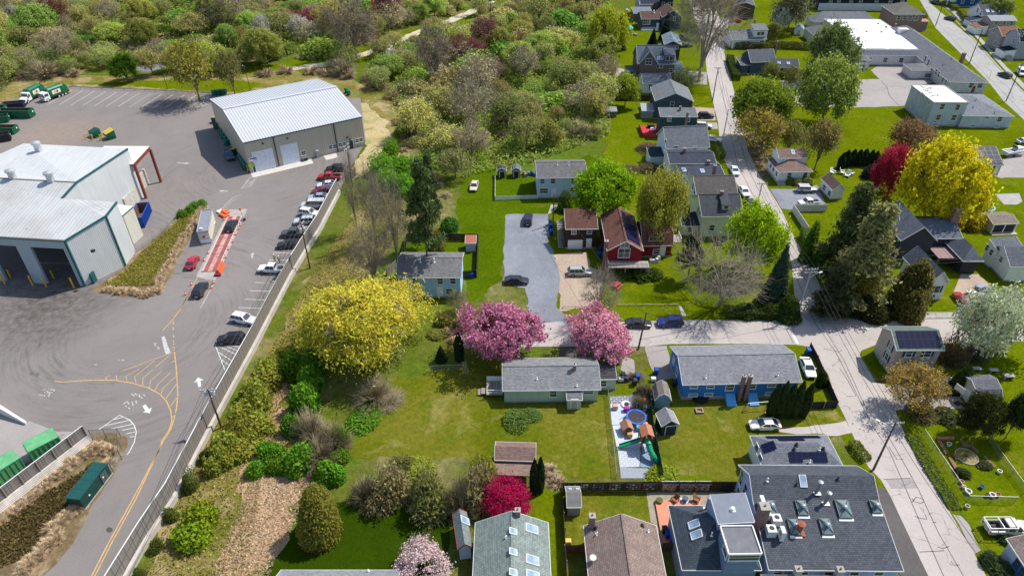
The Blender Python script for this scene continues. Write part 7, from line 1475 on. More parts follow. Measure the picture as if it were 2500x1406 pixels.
trees('twigs',(0.25,0.19,0.12),'bare_shrub','bare grey brown brush below the willow','bare brush below the willow','-29.9 69.5 4.5 3.0,-26.2 67.8 4.6 2.7,-27.4 65.1 4.1 3.2,-22.0 77.3 3.9 3.5,-19.6 76.7 1.1 3.5')
trees('shrub',(0.18,0.36,0.03),'green_shrub','bright green leafy shrub beside the wood chip path','green shrubs beside the wood chip path','-35.5 83.1 4.1 2.0,-32.5 79.3 4.8 1.9,-33.2 84.5 3.2 1.7,-30.4 64.0 3.2 2.0,-36.3 62.9 1.8 1.2,-25.8 61.9 2.4 1.9,-34.1 82.7 3.7 1.5,-24.5 61.5 2.3 1.4,-32.3 74.9 5.2 2.2')
trees('scrubgreen',(0.18,0.36,0.03),'green_shrub','bright green leafy shrub beside the wood chip path','green shrubs beside the wood chip path','-34.9 66.0 3.2 1.8,-33.6 63.9 2.4 1.7,-25.0 68.7 2.1 0.9,-22.8 72.3 0.9 2.2,-32.4 63.5 2.2 1.3,-32.1 84.1 2.4 1.3,-33.1 70.5 3.6 1.5,-24.9 65.2 2.1 1.5,-29.0 68.0 0.7 1.8,-26.0 60.8 1.6 1.1,-27.7 67.5 0.5 1.4')
trees('shrub',(0.37,0.39,0.06),'yellow_shrub','yellow green leafy shrub along the concrete wall','yellow green shrubs along the wall','-40.2 72.7 4.0 2.5,-40.0 79.8 3.2 2.6,-41.2 67.0 3.3 2.1,-41.4 64.6 2.8 1.7,-39.8 68.6 1.9 1.8,-39.6 71.8 1.9 1.9,-42.6 65.0 2.1 1.0,-39.7 85.0 1.7 2.1')
trees('shrub',(0.3,0.42,0.03),'yellow_shrub','yellow green leafy shrub along the concrete wall','yellow green shrubs along the wall','-41.2 52.5 2.3 2.1,-40.6 54.7 2.8 1.9')
trees('shrub',(0.37,0.39,0.06),'yellow_shrub','yellow green leafy shrub along the concrete wall','yellow green shrubs along the wall','-39.5 74.4 4.3 1.9,-39.2 81.7 3.6 2.0,-40.5 68.6 3.6 1.5,-40.6 66.1 3.1 1.2,-39.0 70.1 2.4 1.2,-38.8 73.4 2.4 1.3,-42.0 66.6 2.2 0.4,-38.8 87.0 2.2 1.4,-40.9 70.9 4.0 1.9,-40.7 77.8 3.3 2.0,-41.9 65.3 3.4 1.5,-42.0 63.0 2.9 1.2,-40.5 66.8 2.1 1.2,-40.3 69.9 2.1 1.3,-43.3 63.5 2.0 0.5,-40.4 82.7 1.9 1.4,-38.7 71.3 2.8 2.5,-39.7 65.7 2.1 2.1,-38.3 67.2 0.8 1.9')
trees('scrubgreen',(0.2,0.24,0.05),'weed_clump','small dark weed clump at the foot of the concrete wall','weeds along the wall','-45.1 55.4 2.4 0.9,-45.1 50.8 2.1 0.8,-44.4 60.0 2.5 0.9,-44.0 64.9 2.5 0.9,-45.7 47.2 1.8 0.7')
trees('scrubgreen',(0.2,0.42,0.03),'green_thicket','bright green thicket between the sandy path and the pines','bright thicket by the sandy path','-32.5 155.7 3.5 2.8,-29.4 158.2 4.2 3.6,-26.7 149.2 4.2 3.0,-25.2 146.8 2.8 1.7,-29.8 149.2 2.6 2.5,-30.9 180.7 3.2 2.3,-26.0 144.7 2.8 1.7,-32.1 167.3 2.6 1.9')
trees('shrub',(0.12,0.17,0.03),'foundation_shrub','green shrub in front of the red house deck','shrubs in front of the red house','21.7 111.4 1.6 2.2,25.4 111.6 2.0 2.2,27.7 111.3 1.5 1.7')
trees('shrub',(0.28,0.3,0.08),'flower_shrub','pale green shrub along the bungalow front','shrubs along the bungalow','68.3 151.0 1.7 1.2,70.0 150.5 1.6 1.1,72.4 150.5 1.7 1.3')
trees('shrub',(0.45,0.33,0.02),'forsythia','yellow orange hedge shrub behind the grey house','yellow hedge shrubs','97.4 129.9 3.4 2.2,101.1 130.0 3.2 2.2,107.4 132.5 1.8 2.7')
trees('topiary',(0.09,0.17,0.02),'clipped_hedge','clipped green hedge block at the street edge','clipped hedge blocks','60.4 116.7 6.9 1.4,61.3 113.7 5.5 1.2')
trees('topiary',(0.07,0.11,0.02),'clipped_hedge','dark clipped hedge on the street corner','corner hedge','49.7 98.8 2.3 2.4,50.4 98.8 4.3 1.9,47.2 98.7 2.4 1.5,43.0 99.2 1.3 2.3')
trees('scrubgreen',(0.16,0.24,0.05),'weed_clump','leafy weed clump behind the green ranch house','weeds behind the green ranch','0.7 73.1 0.7 1.8,3.2 73.6 0.5 1.3')
trees('twigs',(0.3,0.22,0.12),'bare_shrub','bare brown shrub beside the barrel roofed shed','bare shrubs by the barrel shed','20.1 75.5 2.5 1.4,21.2 78.0 3.1 1.3,20.3 82.1 1.3 1.5')
trees('budthin',(0.22,0.22,0.06),'small_tree','small thin budding tree in front of the light blue house','thin trees by the light blue house','-10.1 99.4 5.2 1.9,-17.7 102.4 4.6 1.3')
trees('shrub',(0.25,0.26,0.06),'rough_shrub','rough pale green shrub right of the willow','rough shrubs right of the willow','-13.4 92.9 0.8 1.8,-12.2 96.1 1.9 1.8,-9.5 94.6 2.3 1.5')
trees('shrub',(0.11,0.14,0.05),'garden_plant','leafy plant in the fenced garden','plants in the fenced garden','63.4 62.6 1.0 1.0,67.7 64.1 0.7 1.0,66.8 73.6 1.0 1.9,70.0 72.4 1.6 1.6')
trees('shrub',(0.28,0.33,0.03),'yellow_shrub','low yellow green plants at the brown fence',None,'21.3 62.4 1.0 2.3')
trees('shrub',(0.1,0.15,0.04),'garden_plant','shrub beside the corner house','shrubs by the corner house','59.6 49.1 1.4 1.1,60.2 47.6 1.1 1.3,63.6 52.0 0.7 1.1')
trees('scrub',(0.22,0.17,0.08),'yard_shrub','brown shrub behind the light blue house','brown shrubs in the back yards','37.1 170.8 1.4 3.6,30.8 158.8 0.9 2.6,35.4 158.6 1.7 3.1')
WOOD=[(-269.79,367.69),(49.43,367.69),(38.69,293.0),(32.73,249.84),(31.16,205.37),(25.88,180.36),(5.36,164.03),(-6.57,169.04),(-10.64,162.57),(-14.24,152.86),(-21.02,149.59),(-27.61,180.36),(-39.08,211.74),(-54.01,228.7),(-80.57,245.18),(-96.95,232.86),(-131.95,229.53),(-152.72,232.02),(-164.74,223.87),(-167.7,207.11)]
TRK=[(-75.6,237.1),(-65.2,242.0),(-55.4,251.7),(-46.8,264.7),(-39.1,278.8),(-29.0,294.9),(-19.6,311.1),(-5.8,339.0)];CLR=[(-154.0,249.8),(-152.3,257.1),(-136.0,254.6),(-49.0,236.3),(-37.1,207.1),(-130.8,236.3),(-124.6,238.5)];CAM_ROWS=None
def seg_d(p,a,b):
 a,b,p=Vector(a),Vector(b),Vector(p);t=max(0,min(1,(p-a).dot(b-a)/(b-a).length_squared));return(p-a-(b-a)*t).length
SOLID=[(o.location.x,o.location.y,4.5)for o in COL.objects if o.parent is None and o.get('category')in('tree','shed','house')]
KINDS=[('bud',(.50,.49,.15),'olive budding tree in the scrubland behind the yard','budding_tree'),('scrub',(.50,.47,.18),'tangled olive scrub in the scrubland behind the yard','scrub_bush'),('scrubgreen',(.30,.42,.08),'fresh green bush in the scrubland behind the yard','green_bush'),
 ('budthin',(.56,.50,.26),'grey brown half bare tree in the scrubland behind the yard','half_bare_tree'),('maple',(.38,.44,.10),'leafy green tree in the scrubland behind the yard','leafy_tree'),('twigs',(.58,.48,.28),'bare grey brush in the scrubland behind the yard','bare_bush')]
def area(x,y):
 if y>290:return 'along the top edge, '+('far left corner' if x<-150 else 'left of the mast' if x<-60 else 'around the track' if x<10 else 'behind the upper houses')
 if x<-120:return 'in the scrub behind the refuse trucks' if y<240 else 'in the deep scrub beyond the truck stalls'
 if x<-50:return 'in the scrub behind the beige garage' if y<245 else 'in the scrub north of the track'
 if x<-5:return 'between the sandy path and the satellite dish' if y<235 else 'beside the far track'
 return 'behind the back yards of the street' if x>18 else 'in the middle of the wooded lot'
rs=random.Random(21);placed=[];cand=scatter(WOOD,9000,5);cnt=[0]*6;nz=lambda x,y:math.sin(x*.045+1.3)+math.sin(y*.06+x*.02)+.6*math.sin(x*.11-y*.09)
for(x,y)in cand:
 if sum(cnt)>=640:break
 if any(seg_d((x,y),a,b)<5.2 for a,b in zip(TRK,TRK[1:]))or any(math.hypot(x-c[0],y-c[1])<8 for c in CLR):continue
 east=x>-28 and y<265;r=rs.choice((1.8,2.4,3.0,3.4,3.8,4.2,5.4))*rs.uniform(.85,1.15)*(1.3 if east else 1.0+max(0,(y-200)/600));g=nz(x,y)
 if any(math.hypot(x-q[0],y-q[1])<(r+q[2])*.66 for q in placed)or any(math.hypot(x-q[0],y-q[1])<3.2 for q in SOLID):continue
 k=rs.choices(range(6),(5 if east else 3,1.2 if east else 2.6,1.2+max(0,g)*2.2,2.6 if east else 1.4+max(0,-g),1.4+(1.2 if east else 0),.8))[0]
 kd,c,lb,nm=KINDS[k];cnt[k]+=1;placed.append((x,y,r));v=rs.uniform(.75,1.3);w=rs.uniform(-.06,.06)
 hh=r*(rs.uniform(1.3,2.3)if kd in('bud','budthin','maple')else rs.uniform(.6,1.1))
 ar=area(x,y);lb=lb.replace('in the scrubland behind the yard',ar)
 tree(kd,float(x),float(y),hh,r*(1 if kd in('bud','budthin','maple')else 1.1),(max(.02,c[0]*v+w),c[1]*v,c[2]*v),nm,lb,nm.replace('_',' ')+' group '+ar,cat='tree' if hh>4 else 'bush')
undergrowth('undergrowth','low green and olive undergrowth between the scrubland trees',scatter([(-177.71,236.28),(-137.08,240.66),(-101.08,245.18),(-81.81,249.84),(-55.49,270.0),(-40.73,293.0),(-50.41,358.81),(-252.05,358.81)],48000,31),.5,(.34,.44,.07),1,1.9)
undergrowth('undergrowth','tangled low undergrowth of the eastern scrubland',scatter([(-38.37,259.6),(-1.76,305.75),(47.4,350.3),(27.61,180.36),(5.31,162.09),(-15.25,152.86),(-27.61,180.36),(-38.66,208.87)],48000,32),.42,(.36,.42,.09),2,1.7)
undergrowth('dry_grass','straw coloured grass patches between the scrubland trees',scatter([(-177.71,236.28),(-137.08,240.66),(-101.08,245.18),(-81.81,249.84),(-55.49,270.0),(-40.73,293.0),(-50.41,358.81),(-252.05,358.81)],9000,35),.45,(.55,.45,.24),7,1.2)
undergrowth('weeds','rough weeds and dry grass along the concrete wall',scatter([(-34.36,148.53),(-37.01,129.32),(-39.47,116.36),(-41.17,97.55),(-41.77,84.41),(-44.22,71.65),(-44.77,63.14),(-45.63,51.41),(-45.27,45.83),(-32.33,45.83),(-35.26,62.42),(-31.78,66.86),(-29.85,74.19),(-34.53,88.53),(-29.53,107.77),(-25.23,122.6),(-22.57,129.32),(-20.91,148.53),(-27.14,167.01)],16000,33),.16,(.28,.31,.05),3,.3)
undergrowth('bark_litter','pale bark and straw litter strewn over the wood chip path',scatter([(-36.93,44.78),(-36.79,53.2),(-36.77,61.71),(-32.67,65.72),(-27.04,63.14),(-27.66,59.63),(-28.24,56.32),(-29.58,50.24),(-30.03,44.78)],6000,36),.2,(.62,.48,.33),8,.12)
undergrowth('dry_grass','straw coloured dry grass among the weeds by the wall',scatter([(-34.36,148.53),(-37.01,129.32),(-39.47,116.36),(-41.17,97.55),(-41.77,84.41),(-44.22,71.65),(-44.77,63.14),(-45.63,51.41),(-45.27,45.83),(-32.33,45.83),(-35.26,62.42),(-31.78,66.86),(-29.85,74.19),(-34.53,88.53),(-29.53,107.77),(-25.23,122.6),(-22.57,129.32),(-20.91,148.53),(-27.14,167.01)],9000,34),.18,(.55,.43,.22),4,.3)
for i,(x,y)in enumerate(PT('-158.5 250.8,-158.4 255.6,-157.8 259.6,-152.6 254.6,-153.6 263.7,-144.0 255.6,-140.1 257.1,-134.9 255.6,-164.3 227.9,-156.5 228.7,-148.8 229.9,-83.5 229.9,-77.3 232.9,-68.7 232.0,-62.7 230.4,-55.2 227.9,-47.7 223.9,-42.7 218.0,-37.4 208.9,-32.6 202.0,-29.0 192.2,-32.2 189.2,-28.8 180.4,-29.1 169.6,-18.0 149.6,-15.6 144.4,-18.5 144.4,-21.7 146.4,6.3 61.0,5.2 63.1,4.3 62.1,-11.3 93.5,-10.0 91.2')):
 tree('reed',x,y,2.0 if y>180 else 1.0,3.2 if y>180 else 1.4,(.45,.35,.2),'dry_reeds','straw coloured clump of dry reeds at the scrub edge' if y>180 else 'straw coloured clump of dead stalks near the lawns','dry reed clumps' if y>180 else 'dead stalk clumps',cat='reeds',bark=plain((.42,.31,.19)if y>180 else(.55,.42,.27),.9,var=.3))
for i,(x,y)in enumerate(PT('-71.3 138.4,-71.3 137.5,-71.1 136.8,-71.3 135.7,-71.4 134.4,-71.4 133.6,-71.4 132.5,-70.9 131.2,-71.1 129.8,-70.8 128.6,-70.7 127.9,-70.9 126.6,-71.1 125.6,-70.7 124.2,-70.5 123.1,-70.6 122.1,-70.7 120.9,-70.6 119.7,-70.2 118.3,-70.2 117.8,-69.8 116.1,-69.9 115.6,-70.0 114.4,-69.8 113.8,-69.9 113.1,-69.7 112.1,-69.5 111.2,-69.6 110.5,-69.6 109.7,-69.4 109.6,-69.3 109.0,-69.0 108.2,-68.9 107.9,-68.5 107.1,-68.3 106.1,-68.1 105.8,-68.6 105.9,-69.1 105.8,-69.3 105.6,-69.3 104.8,-69.7 105.1,-70.1 104.5,-71.0 105.0,-71.9 105.3,-72.9 105.6,-73.8 105.7,-74.7 106.0,-75.6 106.0,-76.4 105.9,-77.4 106.4,-78.3 106.4,-58.0 56.7,-58.4 56.7,-58.8 56.5,-59.2 55.8,-59.0 55.2,-59.6 55.3,-59.2 54.3,-59.2 54.1,-59.9 53.8,-60.1 53.7,-59.2 52.9,-58.8 52.5,-58.4 51.9,-58.9 51.6,-59.0 51.2,-59.7 51.0,-59.7 50.5,-59.7 50.1,-59.3 49.7,-59.6 49.7,-59.6 49.3,-60.3 49.4,-60.1 48.6,-60.1 48.3,-60.3 48.1,-60.4 47.7,-60.5 47.5,-60.2 67.5,-58.6 66.6,-57.8 64.3,-57.7 63.2,-61.2 67.5,-61.4 66.0,-63.1 64.3,-63.4 63.2,-64.0 62.1,-64.6 61.1,-64.8 60.0,-65.1 59.0,-65.6 57.8,-66.0 56.9,-66.4 56.2,-66.9 55.6,-67.1 54.6,-59.7 66.9,-58.9 66.8,-57.6 64.1,-58.0 63.6,-61.1 66.9,-61.7 66.2,-63.3 64.8,-63.5 62.9')):
 tree('reed',x,y,.95,1.0,(.45,.35,.2),'ornamental_tuft','straw coloured ornamental grass tuft in the '+('bed along the entry road' if y<75 else 'bed beside the scale house'),'ornamental grasses of the '+('road bed' if y<75 else 'scale house bed'),cat='ornamental grass',bark=plain((.72,.55,.35),.9,var=.2))
undergrowth('ground_cover','olive green ground cover in the bed beside the scale house',scatter([(-73.11,140.44),(-72.09,138.98),(-71.46,123.03),(-70.03,111.24),(-69.93,108.1),(-79.57,107.76),(-77.51,113.77),(-77.48,119.83),(-75.79,127.19),(-74.72,134.73)],7000,41),.2,(.36,.34,.06),5,.4,.08)
undergrowth('ground_cover','mossy brown ground cover in the bed along the entry road',scatter([(-67.14,54.01),(-63.7,60.03),(-60.88,62.84),(-60.34,64.67),(-58.15,63.2),(-59.47,57.34),(-60.94,54.47),(-60.33,51.44),(-61.7,49.28),(-63.59,48.16)],5000,42),.2,(.18,.14,.05),6,.35,.08)
trees('shrub',(0.16,0.3,0.03),'bed_shrub','bright green shrub at the tip of the scale house bed','shrubs of the scale house bed','-74.5 134.8 1.4 1.1,-73.6 136.7 1.4 1.1,-73.0 138.4 1.4 1.1,-72.0 139.3 1.4 1.1')
hedge('96.3 260.8,105.1 259.5,113.5 258.2',2.4,2.0,(0.16,0.15,0.06),'long brown green hedge across the lawn beside the charcoal house')
hedge('81.8 260.8,88.4 259.5,95.3 258.2',2.4,2.0,(0.17,0.18,0.05),'hedge below the white cottage with the shed dormer')
hedge('88.3 227.8,94.2 226.8,102 229.3',2.2,2.4,(0.1,0.13,0.04),'dark hedge along the worn parking lot')
hedge('78 246.2,75.9 234,74.9 224.7',2.0,2.2,(0.1,0.13,0.04),'hedge along the street beside the charcoal house')
hedge('55.5 171.6,55.1 167.1,55.1 164.6',1.6,1.6,(0.22,0.27,0.05),'small hedge at the street front of the dark roofed white house')
hedge('199.8 332.4,196.8 321.2,194.5 313.3',1.8,2.2,(0.22,0.27,0.05),'hedge in front of the deep blue house, upper part')
hedge('194.9 310.8,192.3 302.4,189.7 295.3',1.8,2.2,(0.3,0.33,0.05),'hedge in front of the deep blue house, lower part')
hedge('38.9 98.8,43.4 98.6,48.2 98.4',1.5,2.2,(0.1,0.13,0.04),'dark hedge along the cross street below the spruce')
hedge('60.6 99.9,63.4 98.8,68.8 98.6,74 98.9',1.9,3.0,(0.07,0.085,0.03),'dark hedge along the sidewalk in front of the grove')
hedge('63.5 126.3,62.5 119.8,62.3 114.5',2.2,2.4,(0.17,0.25,0.04),'green clipped hedge along the street beside the grove')
hedge('59.8 69.7,59.5 64.1,59.5 60,59.6 56.7',0.4,1.8,(0.24,0.3,0.05),'rough green verge hedge along the street side of the garden')
hedge('50.3 68.1,50.4 66.5,51 64.8',0.9,1.5,(0.24,0.28,0.06),'low planted bed at the corner of the solar hip house')
sheet('leaf_litter',SOIL,'61.9 180.4,69.8 183.2,70.3 176.2,66.9 162.1,62.7 150.2,62.2 156.2,61.3 167',0.028,wob=0.4,seed=61)
trees('maple',(0.28,0.3,0.07),'garden_tree','small olive green tree among the far gardens','small trees of the far gardens','100.7 271.2 5.8 2.4,117.2 259.6 3.7 1.6,166.0 287.8 6.3 1.6,200.9 297.2 10.4 5.1')
trees('bud',(0.28,0.3,0.07),'garden_tree','small olive green tree among the far gardens','small trees of the far gardens','83.9 219.7 8.2 2.6,89.3 216.2 7.9 3.2')
trees('scrub',(0.34,0.33,0.07),'tangled_shrub','mossy tangled brush at the edge of the dark lawn','brush at the dark lawn','-3.8 58.2 0.6 1.8,-19.9 58.2 0.7 2.1,-9.6 57.0 1.9 1.9')
# ================================================================ vehicles
car('suv',-61.82,129.73,1.608,(0.012,0.012,0.016),'black car standing on the red weighbridge',None)
car('sedan',-65.04,115.4,1.662,(0.42,0.01,0.03),'crimson sedan waiting beside the scale house',None)
car('suv',-59.9,105.91,1.606,(0.012,0.014,0.022),'black sport utility car queueing behind the weighbridge',None)
car('pickup',-47.98,112.83,3.085,(0.78,0.79,0.82),'white pickup truck with two workers standing behind it','cars parked along the board fence',cat='pickup truck')
car('suv',-47.24,121.99,-3.024,(0.012,0.012,0.018),'black car parked just below the dark grey pickup','cars parked along the board fence')
car('pickup',-47.1,126.48,-3.112,(0.06,0.065,0.07),'dark grey pickup truck parked under the transformer pole','cars parked along the board fence',cat='pickup truck')
car('suv',-46.27,131.78,-3.013,(0.5,0.52,0.54),'silver sport utility car at the lower end of the upper parked row','cars parked along the board fence')
car('suv',-46.11,135.45,-0.258,(0.8,0.8,0.8),'white sport utility car parked nose to the fence','cars parked along the board fence')
car('van',-46.01,139.06,-3.095,(0.55,0.56,0.57),'silver passenger van parked in the middle of the row','cars parked along the board fence',cat='van')
car('sedan',-45.82,143.14,-3.031,(0.32,0.38,0.45),'blue grey sedan parked above the passenger van','cars parked along the board fence')
car('sedan',-45.62,146.22,-2.925,(0.18,0.015,0.03),'dark red sedan parked in the upper row','cars parked along the board fence')
car('sedan',-45.17,149.39,-2.887,(0.6,0.64,0.68),'pale silver sedan parked between the two red vehicles','cars parked along the board fence')
car('pickup',-45.33,153.28,3.122,(0.42,0.02,0.03),'bright red pickup truck loaded with brush','cars parked along the board fence',cat='pickup truck')
car('suv',-44.9,158.02,-3.041,(0.02,0.02,0.022),'black sport utility car at the top of the parked row','cars parked along the board fence')
car('suv',-48.68,96.86,-0.282,(0.75,0.77,0.82),'white sport utility car parked alone by the fence','cars parked along the board fence')
car('suv',-49.17,91.33,-3.025,(0.01,0.011,0.016),'black sport utility car in the last stall of the row','cars parked along the board fence')
car('pickup',-74.39,165.78,-1.072,(0.02,0.09,0.16),'dark blue stake truck in the shade of the beige garage',None,cat='pickup truck')
refuse_truck(-150.11,208.77,-1.67,'green and white refuse truck with long bonnet at the far end of the stalls','refuse trucks',True)
refuse_truck(-143.8,209.28,-1.959,'green and white flat nosed refuse truck with yellow hopper','refuse trucks',False)
car('suv',3.58,132.56,1.498,(0.012,0.014,0.03),'dark blue car parked at the head of the gravel drive',None)
car('sedan',0.881,109.05,-0.031,(0.02,0.022,0.035),'dark blue sedan at the lower edge of the gravel drive',None)
car('suv',13.45,111.9,0.025,(0.36,0.4,0.37),'grey green sport utility car on the sandy drive',None)
car('sedan',22.71,95.68,-0.034,(0.012,0.016,0.018),'black sedan parked behind the pink blossom tree',None)
car('suv',28.53,96.04,-3.077,(0.012,0.02,0.16),'deep blue sport utility car parked on the cross street',None)
car('sedan',38.22,71.38,-3.124,(0.78,0.75,0.68),'cream white sedan parked on the lawn behind the soccer goal',None)
car('sedan',49.17,84.07,-1.632,(0.8,0.79,0.74),'white sedan parked beside the blue ranch house',None)
car('sedan',-9.18,148.64,-1.649,(0.62,0.56,0.47),'old beige sedan on the long lawn',None)
car('sedan',56.23,156.87,-1.639,(0.72,0.74,0.76),'white sedan parked beside the skylight house','cars parked on the main street')
car('sedan',55.61,145.82,-1.539,(0.7,0.72,0.73),'pale sedan parked beside the cream house','cars parked on the main street')
car('sedan',55.35,139.58,-1.69,(0.03,0.035,0.04),'dark sedan parked beside the yellow house','cars parked on the main street')
car('jeep',70.83,146.74,-0.049,(0.5,0.5,0.5),'silver off-road car with white roof by the bungalow',None)
car('pickup',69.1,140.35,-2.992,(0.75,0.75,0.73),'white pickup truck on the gravel drive by the fence',None,cat='pickup truck',sc=0.88)
car('suv',57.25,192.79,0.033,(0.012,0.02,0.06),'navy sport utility car in the drive of the slate gable house',None)
car('suv',54.87,185.19,-0.127,(0.7,0.72,0.73),'white sport utility car beside the dark teal house',None)
car('sedan',55.47,176.34,-0.392,(0.72,0.73,0.73),'white sedan beside the light blue house',None)
car('suv',82.84,279.28,-1.79,(0.6,0.62,0.63),'silver car parked on the far end of the street',None)
car('sedan',65.71,261.93,0.176,(0.03,0.03,0.035),'black sedan beside the navy cottage',None)
car('suv',66.89,271.55,-1.05,(0.02,0.02,0.025),'black car behind the bare street tree',None)
car('sedan',93.43,296.13,2.959,(0.5,0.01,0.02),'red sports car in front of the brown house',None)
car('suv',184.5,299.34,2.048,(0.02,0.02,0.022),'black sport utility car driving past the brick building',None)
car('suv',166.24,228.5,1.821,(0.018,0.018,0.02),'black sport utility car parked near the grey mansard house',None)
car('pickup',192.17,326.48,1.911,(0.03,0.035,0.05),'dark pickup truck at the top of the far street',None,cat='pickup truck')
car('van',173.04,230.67,-1.905,(0.7,0.7,0.7),'white van beside the porch at the right edge',None,cat='van')
car('sedan',84.93,102.76,1.638,(0.35,0.02,0.02),'red car in the sloping drive beside the white cottage',None)
car('sedan',88.22,103.48,1.803,(0.78,0.78,0.78),'white car next to the red one in the drive',None)
car('sedan',91.08,105.36,1.869,(0.3,0.36,0.45),'blue grey car at the far side of the drive',None)
car('pickup',64.41,53.44,0.0,(0.45,0.42,0.38),'old tan pickup truck with white ladder rack at the right edge',None,cat='pickup truck')
prop('ladder_rack','white ladder rack on the old tan pickup','rack',63.51,53.31,[('rail',B((-2.4,-.9,1.95,1.2,-.82,2.05),(-2.4,.82,1.95,1.2,.9,2.05)),WHITE),('crossbar',B((-2.4,-.82,1.96,-2.3,.82,2.04),(-.6,-.82,1.96,-.5,.82,2.04),(1.1,-.82,1.96,1.2,.82,2.04)),WHITE),('upright',B((-2.4,-.9,1.1,-2.3,-.82,1.95),(-2.4,.82,1.1,-2.3,.9,1.95),(1.1,-.9,1.1,1.2,-.82,1.95),(1.1,.82,1.1,1.2,.9,1.95)),WHITE)])
car('suv',67.33,79.03,-0.213,(0.02,0.022,0.025),'dark car in the drive behind the thin yellow brown tree',None)
car('sedan',140.47,174.87,0.164,(0.6,0.62,0.63),'white car at the right edge of the big lawn',None)
bm=MB();bm.hexa([(-3.2,-.5,.5),(2.0,-.35,.5),(2.0,.35,.5),(-3.2,.5,.5)],[(-3.3,-1.15,1.6),(2.2,-1.15,1.7),(2.2,1.15,1.7),(-3.3,1.15,1.6)]);bm.hexa([(2.0,-.35,.5),(2.9,-.05,1.0),(2.9,.05,1.0),(2.0,.35,.5)],[(2.2,-1.15,1.7),(3.9,-.1,1.95),(3.9,.1,1.95),(2.2,1.15,1.7)])
prop('motor_boat','white motor boat on a trailer beside the solar garage','boat',132.88,167.13,[('hull',bm,WHITE),('cabin',B((-.4,-.8,1.6,1.8,.8,2.3)),plain("#d8dadb",.4)),('windshield',B((-.6,-.8,2.2,-.4,.8,2.8)),GLASS),('cockpit',B((-3.0,-.9,1.6,-.7,.9,1.66)),plain((.3,.3,.3))),('trailer',B((-3,-.9,.3,3.5,-.8,.42),(-3,.8,.3,3.5,.9,.42),(3.4,-.1,.3,5,.1,.42)),GALV),('wheel',TB(((-.8,-1.1,.33),(-.8,-.9,.33),.33,.33,12),((-.8,.9,.33),(-.8,1.1,.33),.33,.33,12)),RUBBER)],rz=0.25)
# ================================================================ yard equipment
rolloff(-151.73,200.91,0.254,6.0,2.4,1.6,plain((.02,.03,.06),.6,var=.3),'small black open container in front of the refuse trucks','roll-off containers at the left edge')
rolloff(-146.57,193.47,0.0,9.5,2.5,2.3,GREEN,'long green open container with rusty inside','roll-off containers at the left edge')
rolloff(-154.49,195.29,0.228,7.0,2.5,2.3,GREEN,'green container cut by the left edge behind the long one','roll-off containers at the left edge')
rolloff(-150.06,189.26,0.373,6.5,2.4,1.9,GREEN,'green container end showing at the left edge','roll-off containers at the left edge')
rolloff(-143.6,181.86,0.0,7.5,2.5,1.9,GREEN,'green open container below the long one','roll-off containers at the left edge')
rolloff(-140.9,176.06,0.495,5.0,2.3,2.0,plain((.03,.03,.035),.6),'black container with orange rim at the left edge','roll-off containers at the left edge')
rolloff(-67.82,66.57,0.812,3.88,2.4,2.6,plain((.10,.33,.13),.6,var=.2),'light green lidded container behind the short board fence, right one','roll-off containers at the left edge',lid=plain((.13,.38,.17),.6,var=.2))
rolloff(-71.19,62.07,0.974,4.63,2.4,2.6,plain((.10,.33,.13),.6,var=.2),'light green lidded container behind the short board fence, left one','roll-off containers at the left edge',lid=plain((.13,.38,.17),.6,var=.2))
dumpster(-116.29,179.33,2.6,GREEN,DGREEN,'green dumpster with green lid beside the bent yellow posts','dumpsters in the yard',1.25)
dumpster(-111.65,178.14,2.4,GREEN,plain((.62,.42,.05),.5),'green dumpster with yellow lid standing in the open yard','dumpsters in the yard',1.4)
dumpster(-86.19,189.65,1.0,DGREEN,plain((.6,.45,.08)),'green dumpster with yellow lid at the far corner of the beige garage','dumpsters in the yard',1.1)
dumpster(-84.09,185.21,1.0,DGREEN,DARKP,'dark dumpster beside the beige garage wall','dumpsters in the yard',1.1)
dumpster(-82.24,183.59,1.0,DGREEN,plain((.55,.35,.1)),'green dumpster with tan lid beside the beige garage wall','dumpsters in the yard',1.1)
dumpster(-73.58,168.01,1.0,DGREEN,plain((.62,.42,.05)),'green dumpster with yellow lid nearest the stake truck','dumpsters in the yard',1.1)
for x,y in PT('-81.4 180.4,-80.0 177.8,-78.6 175.8,-79.1 178.8,-77.7 175.8,-76.6 173.8,-77.7 173.3,-70.7 163.9,-70.0 162.5,-69.3 161.2,-68.6 159.9,-67.9 158.6'):bin_(x,y,1.0,(.01,.16,.11),'teal green wheeled cart stored against the beige garage','carts stored at the beige garage',s=1.5)
for x,y in PT('-94.5 211.2,-94.0 211.5,-93.2 211.5,-92.6 211.8,-91.9 211.8,-91.3 212.2'):bin_(x,y,1.0,(.01,.16,.11),'teal green wheeled cart stored at the stall end','carts stored at the beige garage',s=1.5)
for x,y in PT('-52.8 213.2,-51.8 211.2'):bin_(x,y,1.0,(.01,.16,.11),'teal green cart behind the beige garage','carts stored at the beige garage',s=1.5)
bollard(-118.02,176.96,'bent yellow guard post beside the green dumpster','bent guard posts',h=1.8,r=0.13)
bollard(-115.73,176.57,'bent yellow guard post beside the green dumpster','bent guard posts',h=1.8,r=0.13)
bollard(-118.88,180.94,'bent yellow guard post beside the green dumpster','bent guard posts',h=1.8,r=0.13)
bollard(-117.99,180.13,'bent yellow guard post beside the green dumpster','bent guard posts',h=1.8,r=0.13)
bollard(-113.46,176.38,'bent yellow guard post beside the green dumpster','bent guard posts',h=1.8,r=0.13)
bollard(-113.25,176.77,'bent yellow guard post beside the green dumpster','bent guard posts',h=1.8,r=0.13)
